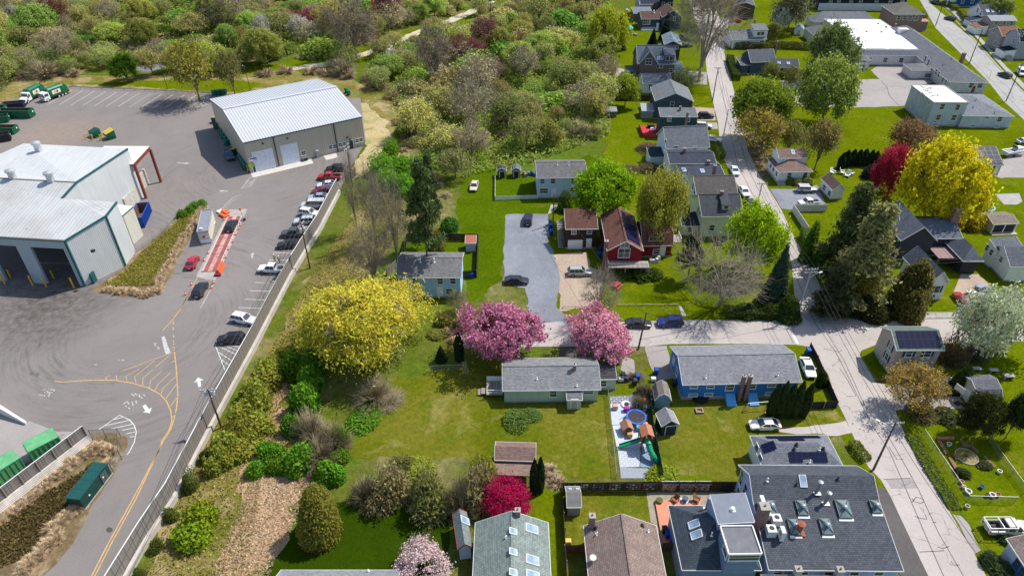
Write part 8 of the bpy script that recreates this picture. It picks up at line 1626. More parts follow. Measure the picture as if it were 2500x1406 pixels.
for x,y in PT('-63.2 116.7,-63.4 119.5,-59.2 117.9,-59.6 120.9,-59.7 123.9,-60.1 126.9,-60.2 129.2,-60.3 130.7,-60.6 132.8,-62.6 108.2,-62.5 105.0,-58.5 108.8,-58.3 107.2,-64.7 133.2'):cone(x,y,'orange traffic cone beside the weighbridge lane','traffic cones of the weighbridge',s=1.1)
prop('water_barrier','orange plastic water barrier at the foot of the weighbridge','barrier',-58.68,113.45,[('body',B((-.45,-1.7,0,.45,1.7,.35),(-.3,-1.7,.35,.3,1.7,.7),(-.18,-1.7,.7,.18,1.7,1.15)),ORANGE),('base_weight',B((-.7,-2.3,0,.5,-1.72,.5)),plain((.3,.02,.04)))],rz=0.102)
prop('barrier_stack','jumble of orange and white barriers beside the scale house','barrier',-65.06,135.34,[('barrier',B((-1,-1.2,0,.2,1.2,.6),(-.2,-.6,.6,.8,1.6,.9)),ORANGE),('white_barrier',B((-.6,1.2,0,.6,2.8,.5)),WHITE)],rz=0.9)
prop('signal_post','small signal post on a round base at the weighbridge exit','signal',-60.37,133.25,[('base',LA([(.5,0),(.5,.35),(.3,.4)],12),DARKP),('post',TB(((0,0,.4),(-.3,.3,2.6),.06,.05)),GALV),('head',B((-.5,.1,2.5,-.1,.5,3.0)),ORANGE)])
prop('electrical_kiosk','dark green electrical kiosk in the bed along the entry road','kiosk',-57.89,59.8,[('cabinet',B((-3.0,-1.0,.1,3.0,1.0,2.1)),plain((.008,.05,.042),.5,var=.15)),('plinth',B((-3.1,-1.1,0,3.1,1.1,.12)),CONC),('lid',B((-3.05,-1.06,2.1,-1.55,1.06,2.2)),plain((.012,.075,.066),.5)),('lid',B((-1.52,-1.06,2.1,-0.02,1.06,2.2)),plain((.012,.075,.066),.5)),('lid',B((0.01,-1.06,2.1,1.51,1.06,2.2)),plain((.012,.075,.066),.5)),('lid',B((1.54,-1.06,2.1,3.04,1.06,2.2)),plain((.012,.075,.066),.5)),('handle',B((-1.6,-1.06,1.0,-1.4,-1.0,1.2),(1.4,-1.06,1.0,1.6,-1.0,1.2)),WHITE)],rz=1.436,z=0.08)
m=MB();m.hexa([(0,-.3,0),(7.71,-.15,0),(7.71,.15,0),(0,.3,0)],[(0,-.3,2.2),(7.71,-.15,.5),(7.71,.15,.5),(0,.3,2.2)]);tag(obj('ramp_wall',m,None,(-80.97,75.21,0),(0,0,-0.430),mat=plain('#d8d6d2',.8)),'low white wedge shaped ramp wall at the left edge','wall')
# ================================================================ walls, fences, poles and wires
t=thing('retaining_wall','pale concrete retaining wall below the long board fence','wall');w=PT('-41.1 146,-41.8 128.5,-42.8 118.8,-43.5 110,-44.2 89,-45.1 71.5,-45.5 58,-46.4 52.1,-47.2 44,-48 36');t.location=(w[0][0],w[0][1],0)
for a,b in zip(w,w[1:]):m=MB();n=Vector((b[1]-a[1],a[0]-b[0])).normalized()*.9;n=-n if n.x>0 else n;A,B_=Vector(a)-Vector(w[0]),Vector(b)-Vector(w[0]);m.prism([A,B_,B_+n,A+n],0,1.0);obj('wall_block',m,t,mat=plain((.50,.46,.41),.9,var=.15,sc=.7,bump=.2))
fence('board',[(x-.5,y)for x,y in w][::-1],2.9,'long weathered grey board fence on the concrete wall beside the parking lot',z0=1.0,base=True)
t=thing('retaining_wall','pale stone wall below the short board fence at the lower left','wall',(-68.59,55.49,0),1.118)
for i in range(5):obj('wall_block',B((0,i*.14,i*.18,14.57,1.0+.001*i,(i+1)*.18)),t,mat=plain((.52,.48,.43),.9,var=.2,sc=.9))
fence('board','-63 69,-69.4 55.9',2.0,'short weathered grey board fence hiding the green containers',z0=0.9,base=True)
fence('rail','-143.8 217.7,-121.5 215.4,-107.5 213.6,-94.7 211.4',0.75,'galvanised guardrail along the head of the truck stalls',seg=3.8)
fence('chain','-62.4 69,-58.4 69.4,-56.3 65.2,-56.7 60.7',2.0,'black chain-link enclosure around the end of the planting bed',postc=BLACK)
fence('chain','-73.2 141.9,-75.4 135.2,-76.4 127.6,-77.9 121.8,-78.5 119.8',1.2,'low chain-link fence along the scale house bed',seg=3)
fence('board','-22.6 119.2,-22.4 124.8,-7.3 124.5,-7 110.9,-9.9 110.5',1.8,'dark stained board fence around the small yard with the tin roofed shed',col=(.045,.035,.03),postc=plain((.3,.27,.24)))
fence('board','-24.8 111.2,-23.4 114.5',1.7,'short leaning grey fence left of the light blue house')
fence('picket','-4.2 154.3,-4 142.5,6 143.2',1.1,'white picket fence around the corner yard')
fence('board','21.8 78,21.2 70.9,21 61.9',1.8,'dark green privacy fence on the right of the play yard',col=(0.015,0.06,0.04))
fence('chain','15.3 78.3,15 70.9,14.6 61.9',1.2,'chain-link fence on the left of the play yard')
fence('board','6.8 59.6,20.1 59.8,30.8 59.8',2.0,'long dark brown fence hung with small painted signs',col=(.075,.045,.035))
fence('board','6.8 59.6,6.7 50.5,6.6 45.8',1.8,'brown fence on the left of the fenced lawn',col=(.075,.045,.035))
fence('board','6.6 50.2,9.5 50.3',1.8,'short russet fence joining the tan roofed house',col=(0.16,0.05,0.02))
fence('board','18.9 50.5,21 50.5',1.8,'short brown gate fence between the two bottom houses',col=(0.1,0.06,0.045))
fence('vinyl','64.3 127.2,64.3 137.1,72 137.1',1.9,'pale grey panel fence around the yard below the white pickup',col=(0.55,0.54,0.52))
fence('chain','61.5 69.9,61.6 64.1,61.8 58,68.1 57.8',1.3,'chain-link fence along the street side of the garden',seg=3)
fence('chain','71.1 71.7,70.4 65.4,70.4 59.4,70.2 56.7',1.3,'chain-link fence on the far side of the garden',seg=3)
fence('board','51.4 89.5,51.4 86,51 80.6,50.7 75.5,46.6 75.3',1.5,'dark low fence around the deck corner of the blue ranch house',col=(.045,.035,.03))
fence('split','9.5 100.9,16.4 100.7',0.5,'low pale log rail at the edge of the sandy drive')
fence('split','19.8 101.6,31 101.7',0.4,'low timber edging behind the flower bed')
fence('board','59.3 81.4,62.5 80.9',0.7,'low dark stone edging at the corner lawn',col=(0.1,0.09,0.08))
fence('board','32 206.5,44.5 206.5',1.8,'dark fence across the back yards',col=(.045,.035,.03))
fence('chain','-13.6 83.7,-7.6 84',1.3,'chain-link fence between the willow and the pink tree',seg=3)
prop('ladder','aluminium ladder leaning near the chain-link fence','ladder',-7.38,82.62,[('rail',TB(((-.25,0,0),(-.25,1.0,2.6),.04,.04,6),((.25,0,0),(.25,1.0,2.6),.04,.04,6)),GALV),('rung',TB(((-.25,0.12,0.33),(.25,0.12,0.33),.025,.025,6)),GALV),('rung',TB(((-.25,0.25,0.65),(.25,0.25,0.65),.025,.025,6)),GALV),('rung',TB(((-.25,0.38,0.98),(.25,0.38,0.98),.025,.025,6)),GALV),('rung',TB(((-.25,0.50,1.30),(.25,0.50,1.30),.025,.025,6)),GALV),('rung',TB(((-.25,0.62,1.62),(.25,0.62,1.62),.025,.025,6)),GALV),('rung',TB(((-.25,0.75,1.95),(.25,0.75,1.95),.025,.025,6)),GALV),('rung',TB(((-.25,0.88,2.27),(.25,0.88,2.27),.025,.025,6)),GALV)],rz=0.5)
pole(-38.86,149.17,11.24,'utility pole with two transformers beside the last parked cars',tr=[(0.45,0,1.9),(-0.45,0,1.9)],arms=(0.3,1.2),rz=1.2)
pole(-40.86,114.13,10.54,'utility pole with three transformers behind the board fence',tr=[(0.5,0,1.8),(-0.5,0,1.8),(0,-0.5,1.8)],arms=(0.3,),rz=1.3)
pole(-44.04,71.32,8.09,'utility pole with crossarm and transformers at the fence above the entry road',tr=[(0.45,0,1.2),(-0.45,0,1.2)],arms=(0.2,),rz=0.1)
pole(21.82,89.28,8.18,'plain leaning utility pole beside the pink tree',arms=(),lean=0.5)
pole(52.42,98.52,10.67,'corner utility pole with crossarm and street lamp',tr=[],arms=(0.3,0.9),light=(2.2,0.3,8.6),rz=0.1,col=plain((.42,.40,.38),.9,var=.2))
pole(51.38,63.36,9.82,'brown utility pole with crossarm beside the workshop',tr=[(-0.45,0,1.3)],arms=(0.25,),light=(1.8,2.4,8.2),rz=0.05)
pole(62.27,205.71,10.71,'utility pole in front of the slate gable house',arms=(0.2,),tr=[(0,-0.4,1.8)])
pole(56.88,172.69,10.52,'pale utility pole on the main street',arms=(),col=plain((.5,.48,.46),.9))
pole(57.02,139.8,5.94,'utility pole on the main street beside the yellow house',arms=(0.2,),col=plain((.45,.43,.41),.9))
pole(161.76,242.0,11.94,'dark utility pole with yellow band on the far street',arms=(0.4,),col=plain((.07,.045,.035),.9))
pole(174.24,290.55,10.2,'dark utility pole beside the brick building',arms=(0.4,),col=plain((.1,.06,.05),.9))
pole(153.77,206.06,11.83,'dark utility pole at the right end of the far street',arms=(0.4,),col=plain((.1,.06,.05),.9))
pole(-9.08,303.13,11,'utility pole beside the far track',arms=(0.3,))
pole(9.13,131.43,7.6,'utility pole at the head of the gravel drive',arms=())
pole(66.6,238.45,11,'pale utility pole under the bare street tree',arms=(0.3,))
pole(-111.66,216.91,8.99,'slim dark lamp post behind the truck stalls',arms=(),r=0.09,col=BLACK,light=(0.6,3.1,8.39),name='lamp_post',group='yard lamp posts')
pole(-84.38,215.41,8.18,'slim dark lamp post behind the beige garage',arms=(),r=0.09,col=BLACK,light=(0.6,3.1,7.58),name='lamp_post',group='yard lamp posts')
wires((-38.86,149.17,11.09),(-40.86,114.13,10.39),0.7,'overhead wires between the two transformer poles at the fence',3)
wires((-40.86,114.13,10.39),(-44.04,71.32,7.94),0.7,'overhead wires running down the board fence',3)
wires((-44.04,71.32,7.94),(-42.89,39.39,8.35),0.7,'overhead wires running out over the entry road',3)
wires((62.27,205.71,10.56),(56.88,172.69,10.37),0.7,'overhead wires above the upper main street',2)
wires((56.88,172.69,10.37),(57.02,139.8,5.79),0.7,'overhead wires above the middle main street',2)
wires((57.02,139.8,5.79),(52.42,98.52,10.52),0.7,'overhead wires approaching the crossroads',3)
wires((52.42,98.52,10.52),(51.38,63.36,9.67),0.7,'overhead wires between the corner pole and the workshop',3)
wires((51.38,63.36,9.67),(53.51,37.57,9.35),0.7,'overhead wires running off the bottom right',3)
wires((52.42,98.52,10.52),(21.82,89.28,8.03),0.9,'single wire from the corner pole to the leaning pole',1)
wires((9.13,131.43,7.45),(21.82,89.28,8.03),0.9,'single wire from the leaning pole over the sandy drive',1)
wires((52.42,98.52,10.52),(110.47,107.09,9.85),0.7,'wires running right from the corner pole',2)
wires((174.24,290.55,10.05),(161.76,242.0,11.79),0.7,'wires along the far street, upper span',2)
wires((161.76,242.0,11.79),(153.77,206.06,11.68),0.7,'wires along the far street, lower span',2)
t=thing('lattice_mast','tall red and white lattice mast beside the track','mast',(-50.4,261.1,0));RW=[plain((.42,.06,.03),.6),plain((.75,.75,.74),.5)]
for i in range(14):
 m=MB();z=i*3.0;c=[(.45*math.cos(a),.45*math.sin(a))for a in(0,2.094,4.189)]
 for j in range(3):a,b=c[j],c[(j+1)%3];m.tube((*a,z),(*a,z+3),.07,n=5);m.tube((*a,z),(*b,z+1.5),.03,n=4);m.tube((*b,z+1.5),(*a,z+3),.03,n=4)
 obj('mast_section',m,t,mat=RW[(i//6)%2])
prop('satellite_dish','large white satellite dish beside the equipment hut','satellite dish',-39.59,240.56,[('reflector',(lambda m:(m.lathe([(.1,0),(1.2,.25),(2.0,.75),(2.05,.78)],18),setattr(m,"v",[(v[0],-v[2]*.9-v[1]*.35,3.2+v[1]*.9-v[2]*.3)for v in m.v]),m)[-1])(MB()),WHITE),('post',TB(((0,.3,0),(0,.2,3.0),.15,.15)),GALV),('feed_horn',TB(((0,-.2,3.1),(0,-1.9,2.7),.05,.05),((0,-1.9,2.7),(0,-1.7,2.75),.15,.15)),GALV)],rz=-0.2)
# ================================================================ garden and play things
bin_(8.49,131.11,0,(0.01,0.06,0.36),'topmost of three blue bins at the gravel drive pole','blue bins',s=1.15)
bin_(8.59,129.35,0,(0.01,0.06,0.36),'middle of three blue bins at the gravel drive pole','blue bins',s=1.15)
bin_(8.59,126.98,0,(0.01,0.06,0.36),'lowest of three blue bins at the gravel drive pole','blue bins',s=1.15)
bin_(18.53,120.23,0,(0.01,0.06,0.36),'blue bin against the left wall of the red house','blue bins',s=1.15)
bin_(18.09,118.08,0,(0.01,0.06,0.36),'lower blue bin beside the red house','blue bins',s=1.15)
bin_(20.51,81.65,0,(0.01,0.06,0.36),'blue bin beside the green ranch house annex','blue bins',s=1.15)
bin_(23.77,83.04,0,(0.01,0.06,0.36),'blue bin at the foot of the blue house drive','blue bins',s=1.15)
bin_(20.05,52.36,0,(0.01,0.06,0.36),'blue bin on the peach deck','blue bins',s=1.15)
bin_(20.43,51.52,0,(0.01,0.06,0.36),'second blue bin on the peach deck','blue bins',s=1.15)
bin_(50.63,87.95,0,(0.01,0.06,0.36),'blue bin behind the white sedan at the blue house','blue bins',s=1.15)
bin_(-7.97,110.89,0,(0.01,0.06,0.36),'blue bin behind the light blue house','blue bins',s=1.15)
bin_(-7.61,99.33,0,(0.01,0.06,0.36),'blue bin left of the larger pink tree','blue bins',s=1.15)
bin_(19.76,53.08,0,(0.012,0.012,0.014),'black bin on the peach deck',None,s=1.1)
bin_(18.2,82.01,0,(0.02,0.02,0.025),'black bin beside the green ranch annex',None,s=1.1)
bin_(19.93,80.57,0,(0.03,0.03,0.035),'dark bin near the play yard fence',None,s=1.1)
bin_(40.51,136.6,0,(0.01,0.15,0.06),'green lidded barrel beside the yellow house',None,s=1.1)
prop('picnic_table','bright red bench table on the lawn of the red house','table',20.26,107.59,[('top',B((-.9,-.45,.7,.9,.45,.8)),plain((.65,.06,.04),.5)),('bench',B((-.9,-.95,.4,.9,-.65,.47),(-.9,.65,.4,.9,.95,.47)),plain((.65,.06,.04),.5)),('leg',B((-.7,-.9,0,-.6,.9,.4),(.6,-.9,0,.7,.9,.4),(-.7,-.1,.4,-.6,.1,.7),(.6,-.1,.4,.7,.1,.7)),plain((.5,.05,.03)))],rz=0.9)
prop('trampoline','blue rimmed trampoline in the play yard','trampoline',19.01,72.81,[('mat',LA([(1.2800000000000002,.78),(1.2800000000000002,.8)],24),plain((.03,.03,.035),.6)),('pad',LA([(1.2800000000000002,.76),(1.6,.76),(1.6,.84),(1.2800000000000002,.84)],24),plain((.02,.12,.55),.5)),('leg',TB(((1.47,0.62,0),(1.47,0.62,2.2),.04,.04,6)),GALV),('leg',TB(((0.19,1.59,0),(0.19,1.59,2.2),.04,.04,6)),GALV),('leg',TB(((-1.28,0.96,0),(-1.28,0.96,2.2),.04,.04,6)),GALV),('leg',TB(((-1.47,-0.64,0),(-1.47,-0.64,2.2),.04,.04,6)),GALV),('leg',TB(((-0.18,-1.59,0),(-0.18,-1.59,2.2),.04,.04,6)),GALV),('leg',TB(((1.29,-0.95,0),(1.29,-0.95,2.2),.04,.04,6)),GALV)])
prop('trampoline','dark trampoline with pale rim behind the golden tree','trampoline',108.97,138.02,[('mat',LA([(1.6800000000000002,.78),(1.6800000000000002,.8)],24),plain((.03,.03,.035),.6)),('pad',LA([(1.6800000000000002,.76),(2.1,.76),(2.1,.84),(1.6800000000000002,.84)],24),plain((.2,.4,.5),.5)),('leg',TB(((1.93,0.82,0),(1.93,0.82,2.2),.04,.04,6)),GALV),('leg',TB(((0.25,2.08,0),(0.25,2.08,2.2),.04,.04,6)),GALV),('leg',TB(((-1.68,1.26,0),(-1.68,1.26,2.2),.04,.04,6)),GALV),('leg',TB(((-1.93,-0.83,0),(-1.93,-0.83,2.2),.04,.04,6)),GALV),('leg',TB(((-0.24,-2.09,0),(-0.24,-2.09,2.2),.04,.04,6)),GALV),('leg',TB(((1.69,-1.24,0),(1.69,-1.24,2.2),.04,.04,6)),GALV)])
prop('playhouse','small brown plastic playhouse with grey roof in the play yard','playhouse',17.22,70.68,[('wall',B((-.7,-.7,0,.7,.7,1.0)),plain((.38,.22,.14),.6)),('roof',(lambda m:(m.extr([(-.9,.95),(0,1.7),(.9,.95),(.9,1.05),(0,1.8),(-.9,1.05)],-.85,.85,"y"),m)[-1])(MB()),plain((.40,.21,.12),.6)),('door',B((-.3,-.74,.05,.3,-.7,.85)),plain((.16,.13,.15),.6))],rz=0.15)
sm=MB()
for a,b in zip([(0,-0.5,2.1),(0.1,-1.4,1.9),(0.25,-2.2,1.4),(0.7,-2.9,0.9),(1.2,-3.2,0.5)],[(0.1,-1.4,1.9),(0.25,-2.2,1.4),(0.7,-2.9,0.9),(1.2,-3.2,0.5)]):sm.tube(a,b,.45,.45,12)
s2=MB()
for i in range(6):a,b=i/6,(i+1)/6;zf=lambda t:1.7-1.45*t;s2.hexa([(-.4-3.4*a,-.3,zf(a)),(-.4-3.4*a,.3,zf(a)),(-.4-3.4*b,.3,zf(b)),(-.4-3.4*b,-.3,zf(b))],[(-.4-3.4*a,-.3,zf(a)+.06),(-.4-3.4*a,.3,zf(a)+.06),(-.4-3.4*b,.3,zf(b)+.06),(-.4-3.4*b,-.3,zf(b)+.06)]);[s2.beam((-.4-3.4*a,y_,zf(a)+.12),(-.4-3.4*b,y_,zf(b)+.12),.08,.25)for y_ in(-.3,.3)]
prop('play_tower','brown wooden play tower with a green tube slide and a green wave slide','play set',19.54,67.62,[('platform',B((-.8,-.7,1.5,.8,1.3,1.62)),boards((.3,.16,.09))),('roof',(lambda m:(m.extr([(-.95,2.9),(0,3.5),(.95,2.9),(.95,2.98),(0,3.58),(-.95,2.98)],-.8,1.4,"y"),m)[-1])(MB()),plain((.42,.17,.09),.6)),('tube_slide',sm,plain((.01,.27,.12),.35,coat=.3)),('wave_slide',s2,plain((.01,.27,.12),.35,coat=.3)),('railing',B((-.8,-.7,1.62,-.72,1.3,2.3),(.72,-.7,1.62,.8,1.3,2.3)),boards((.3,.16,.09))),('post',B((-0.85,-0.70,0,-0.73,-0.58,2.95)),boards((.3,.16,.09))),('post',B((-0.85,1.20,0,-0.73,1.32,2.95)),boards((.3,.16,.09))),('post',B((0.75,-0.70,0,0.87,-0.58,2.95)),boards((.3,.16,.09))),('post',B((0.75,1.20,0,0.87,1.32,2.95)),boards((.3,.16,.09)))],rz=0.05)
prop('toy_climber','orange and yellow toy climber beside the trampoline','toy climber',20.14,71.45,[('body',B((-.55,-.45,.35,.55,.45,1.0)),YEL),('leg',B((-.5,-.4,0,-.4,-.3,.35),(.4,-.4,0,.5,-.3,.35),(-.5,.3,0,-.4,.4,.35),(.4,.3,0,.5,.4,.35)),DARKP),('lid',B((-.5,-.4,1.0,.5,.4,1.12)),plain((.7,.5,.1)))],s=0.72)
prop('cooler_box','red and white cooler box at the green fence','cooler box',20.66,76.51,[('body',B((-.55,-.45,.35,.55,.45,1.0)),plain((.6,.02,.03))),('leg',B((-.5,-.4,0,-.4,-.3,.35),(.4,-.4,0,.5,-.3,.35),(-.5,.3,0,-.4,.4,.35),(.4,.3,0,.5,.4,.35)),DARKP),('lid',B((-.5,-.4,1.0,.5,.4,1.12)),plain((.6,.02,.03)))],s=0.72)
prop('plastic_tub','blue plastic tub at the green fence','plastic tub',20.6,75.08,[('body',B((-.55,-.45,.35,.55,.45,1.0)),plain((.02,.2,.4))),('leg',B((-.5,-.4,0,-.4,-.3,.35),(.4,-.4,0,.5,-.3,.35),(-.5,.3,0,-.4,.4,.35),(.4,.3,0,.5,.4,.35)),DARKP),('lid',B((-.5,-.4,1.0,.5,.4,1.12)),plain((.02,.2,.4)))],s=0.72)
prop('toy_car','magenta toy car in the play yard','toy car',17.78,74.78,[('body',B((-.55,-.45,.35,.55,.45,1.0)),plain((.4,.03,.3))),('leg',B((-.5,-.4,0,-.4,-.3,.35),(.4,-.4,0,.5,-.3,.35),(-.5,.3,0,-.4,.4,.35),(.4,.3,0,.5,.4,.35)),DARKP),('lid',B((-.5,-.4,1.0,.5,.4,1.12)),plain((.4,.03,.3)))],s=0.72)
prop('barbecue_grill','black barbecue grill at the head of the play yard','barbecue grill',20.5,78.76,[('body',B((-.55,-.45,.35,.55,.45,1.0)),plain((.05,.06,.07))),('leg',B((-.5,-.4,0,-.4,-.3,.35),(.4,-.4,0,.5,-.3,.35),(-.5,.3,0,-.4,.4,.35),(.4,.3,0,.5,.4,.35)),DARKP),('lid',B((-.5,-.4,1.0,.5,.4,1.12)),plain((.05,.06,.07)))],s=1.0)
prop('toy_kitchen','wooden toy kitchen in the play yard','toy kitchen',17.53,69.51,[('body',B((-.55,-.45,.35,.55,.45,1.0)),plain((.55,.3,.1))),('leg',B((-.5,-.4,0,-.4,-.3,.35),(.4,-.4,0,.5,-.3,.35),(-.5,.3,0,-.4,.4,.35),(.4,.3,0,.5,.4,.35)),DARKP),('lid',B((-.5,-.4,1.0,.5,.4,1.12)),plain((.55,.3,.1)))],s=0.72)
prop('folding_chair','pink folding chair in the play yard','folding chair',16.09,75.23,[('body',B((-.55,-.45,.35,.55,.45,1.0)),plain((.6,.35,.28))),('leg',B((-.5,-.4,0,-.4,-.3,.35),(.4,-.4,0,.5,-.3,.35),(-.5,.3,0,-.4,.4,.35),(.4,.3,0,.5,.4,.35)),DARKP),('lid',B((-.5,-.4,1.0,.5,.4,1.12)),plain((.6,.35,.28)))],s=0.72)
prop('toy_bench','teal toy bench in the play yard','toy bench',19.1,70.89,[('body',B((-.55,-.45,.35,.55,.45,1.0)),plain((.1,.4,.5))),('leg',B((-.5,-.4,0,-.4,-.3,.35),(.4,-.4,0,.5,-.3,.35),(-.5,.3,0,-.4,.4,.35),(.4,.3,0,.5,.4,.35)),DARKP),('lid',B((-.5,-.4,1.0,.5,.4,1.12)),plain((.1,.4,.5)))],s=0.72)
prop('storage_box','white storage box beside the green ranch annex','storage box',17.78,81.41,[('body',B((-.55,-.45,.35,.55,.45,1.0)),plain((.6,.6,.58))),('leg',B((-.5,-.4,0,-.4,-.3,.35),(.4,-.4,0,.5,-.3,.35),(-.5,.3,0,-.4,.4,.35),(.4,.3,0,.5,.4,.35)),DARKP),('lid',B((-.5,-.4,1.0,.5,.4,1.12)),plain((.6,.6,.58)))],s=0.72)
prop('white_barrel','white barrel in the shrubs by the fence','white barrel',23.07,81.41,[('body',B((-.55,-.45,.35,.55,.45,1.0)),WHITE),('leg',B((-.5,-.4,0,-.4,-.3,.35),(.4,-.4,0,.5,-.3,.35),(-.5,.3,0,-.4,.4,.35),(.4,.3,0,.5,.4,.35)),DARKP),('lid',B((-.5,-.4,1.0,.5,.4,1.12)),WHITE)],s=0.72)
prop('covered_grill','covered black grill at the side of the blue house','covered grill',26.47,80.34,[('body',B((-.55,-.45,.35,.55,.45,1.0)),plain((.04,.045,.05))),('leg',B((-.5,-.4,0,-.4,-.3,.35),(.4,-.4,0,.5,-.3,.35),(-.5,.3,0,-.4,.4,.35),(.4,.3,0,.5,.4,.35)),DARKP),('lid',B((-.5,-.4,1.0,.5,.4,1.12)),plain((.04,.045,.05)))],s=1.0)
prop('covered_grill','covered black grill under the brown fence','covered grill',29.7,59.91,[('body',B((-.55,-.45,.35,.55,.45,1.0)),plain((.03,.03,.035))),('leg',B((-.5,-.4,0,-.4,-.3,.35),(.4,-.4,0,.5,-.3,.35),(-.5,.3,0,-.4,.4,.35),(.4,.3,0,.5,.4,.35)),DARKP),('lid',B((-.5,-.4,1.0,.5,.4,1.12)),plain((.03,.03,.035)))],s=1.0)
prop('garden_cabinet','white cabinet with yellow lid on the fenced lawn','garden cabinet',7.15,51.58,[('body',B((-.55,-.45,.35,.55,.45,1.0)),plain((.7,.72,.75))),('leg',B((-.5,-.4,0,-.4,-.3,.35),(.4,-.4,0,.5,-.3,.35),(-.5,.3,0,-.4,.4,.35),(.4,.3,0,.5,.4,.35)),DARKP),('lid',B((-.5,-.4,1.0,.5,.4,1.12)),plain((.7,.5,.1)))],s=0.72)
prop('swim_ring','white inflatable ring on the rug','swim ring',17.95,76.06,[('ring',LA([(.45,.0),(.8,.0),(.85,.15),(.75,.28),(.5,.28),(.4,.15)],18),WHITE),('cushion',LA([(.3,.05),(.3,.15),(.05,.18)],12),DARKP)])
sheet('paved_patio',plain("#9a8f7e",.9,var=.15,sc=1.5),'18.5 59.5,30.7 59.5,30.5 58.7,26.9 57.4,20.5 57.4,19.2 54.5,18.3 54.7',0.045)
sheet('garden_path',plain("#8f8575",.9,var=.2,sc=1.5),'18.4 58.7,19.6 58.5,19.3 51.4,18.8 51.6',0.044)
dk=MB();dk.prism([(-0.68,2.97),(5.49,2.97),(5.39,2.06),(1.07,1.93),(0.79,-3.52),(-0.78,-3.52)],.1,.35)
prop('painted_deck','peach painted deck wrapping the corner of the belvedere house','deck',20.06,55.05,[('boards',dk,plain((.62,.24,.14),.7,var=.08))])
prop('garden_chair','left wooden garden chair on the peach deck','chair',22.02,57.89,[('seat',B((-.35,-.35,.3,.35,.3,.38)),plain((.26,.11,.06))),('backrest',(lambda m:(quadslab(m,[(-.35,.28,.35),(.35,.28,.35),(.35,.55,1.05),(-.35,.55,1.05)],.06),m)[1])(MB()),plain((.26,.11,.06))),('armrest',B((-.45,-.4,.52,-.3,.4,.58),(.3,-.4,.52,.45,.4,.58)),plain((.26,.11,.06))),('leg',B((-.4,-.4,0,-.32,-.32,.52),(.32,-.4,0,.4,-.32,.52),(-.4,.3,0,-.32,.38,.52),(.32,.3,0,.4,.38,.52)),plain((.26,.11,.06)))],rz=-1.0,z=0.35)
prop('garden_chair','right wooden garden chair on the peach deck','chair',24.96,57.89,[('seat',B((-.35,-.35,.3,.35,.3,.38)),plain((.26,.11,.06))),('backrest',(lambda m:(quadslab(m,[(-.35,.28,.35),(.35,.28,.35),(.35,.55,1.05),(-.35,.55,1.05)],.06),m)[1])(MB()),plain((.26,.11,.06))),('armrest',B((-.45,-.4,.52,-.3,.4,.58),(.3,-.4,.52,.45,.4,.58)),plain((.26,.11,.06))),('leg',B((-.4,-.4,0,-.32,-.32,.52),(.32,-.4,0,.4,-.32,.52),(-.4,.3,0,-.32,.38,.52),(.32,.3,0,.4,.38,.52)),plain((.26,.11,.06)))],rz=1.0,z=0.35)
prop('garden_chair','white garden chair left of the others behind the bungalow','chair',80.78,156.31,[('seat',B((-.35,-.35,.3,.35,.3,.38)),WHITE),('backrest',(lambda m:(quadslab(m,[(-.35,.28,.35),(.35,.28,.35),(.35,.55,1.05),(-.35,.55,1.05)],.06),m)[1])(MB()),WHITE),('armrest',B((-.45,-.4,.52,-.3,.4,.58),(.3,-.4,.52,.45,.4,.58)),WHITE),('leg',B((-.4,-.4,0,-.32,-.32,.52),(.32,-.4,0,.4,-.32,.52),(-.4,.3,0,-.32,.38,.52),(.32,.3,0,.4,.38,.52)),WHITE)],rz=0.4,s=1.4)
prop('garden_chair','white garden chair on the bungalow lawn, left of the last pair','chair',83.24,156.31,[('seat',B((-.35,-.35,.3,.35,.3,.38)),WHITE),('backrest',(lambda m:(quadslab(m,[(-.35,.28,.35),(.35,.28,.35),(.35,.55,1.05),(-.35,.55,1.05)],.06),m)[1])(MB()),WHITE),('armrest',B((-.45,-.4,.52,-.3,.4,.58),(.3,-.4,.52,.45,.4,.58)),WHITE),('leg',B((-.4,-.4,0,-.32,-.32,.52),(.32,-.4,0,.4,-.32,.52),(-.4,.3,0,-.32,.38,.52),(.32,.3,0,.4,.38,.52)),WHITE)],rz=1.2,s=1.4)
prop('garden_chair','white garden chair nearest the spruce on the bungalow lawn','chair',83.85,154.61,[('seat',B((-.35,-.35,.3,.35,.3,.38)),WHITE),('backrest',(lambda m:(quadslab(m,[(-.35,.28,.35),(.35,.28,.35),(.35,.55,1.05),(-.35,.55,1.05)],.06),m)[1])(MB()),WHITE),('armrest',B((-.45,-.4,.52,-.3,.4,.58),(.3,-.4,.52,.45,.4,.58)),WHITE),('leg',B((-.4,-.4,0,-.32,-.32,.52),(.32,-.4,0,.4,-.32,.52),(-.4,.3,0,-.32,.38,.52),(.32,.3,0,.4,.38,.52)),WHITE)],rz=-0.6,s=1.4)
prop('garden_chair','white garden chair at the far right of the bungalow lawn','chair',85.21,155.74,[('seat',B((-.35,-.35,.3,.35,.3,.38)),WHITE),('backrest',(lambda m:(quadslab(m,[(-.35,.28,.35),(.35,.28,.35),(.35,.55,1.05),(-.35,.55,1.05)],.06),m)[1])(MB()),WHITE),('armrest',B((-.45,-.4,.52,-.3,.4,.58),(.3,-.4,.52,.45,.4,.58)),WHITE),('leg',B((-.4,-.4,0,-.32,-.32,.52),(.32,-.4,0,.4,-.32,.52),(-.4,.3,0,-.32,.38,.52),(.32,.3,0,.4,.38,.52)),WHITE)],rz=2.0,s=1.4)
prop('fire_pit','round blue grey fire pit on a white mat','fire pit',23.41,57.89,[('mat',B((-.55,-.4,0,.55,.5,.02)),WHITE),('bowl',LA([(.25,.02),(.4,.3),(.42,.55),(.3,.6)],14),plain((.06,.09,.16),.4))],z=0.35)
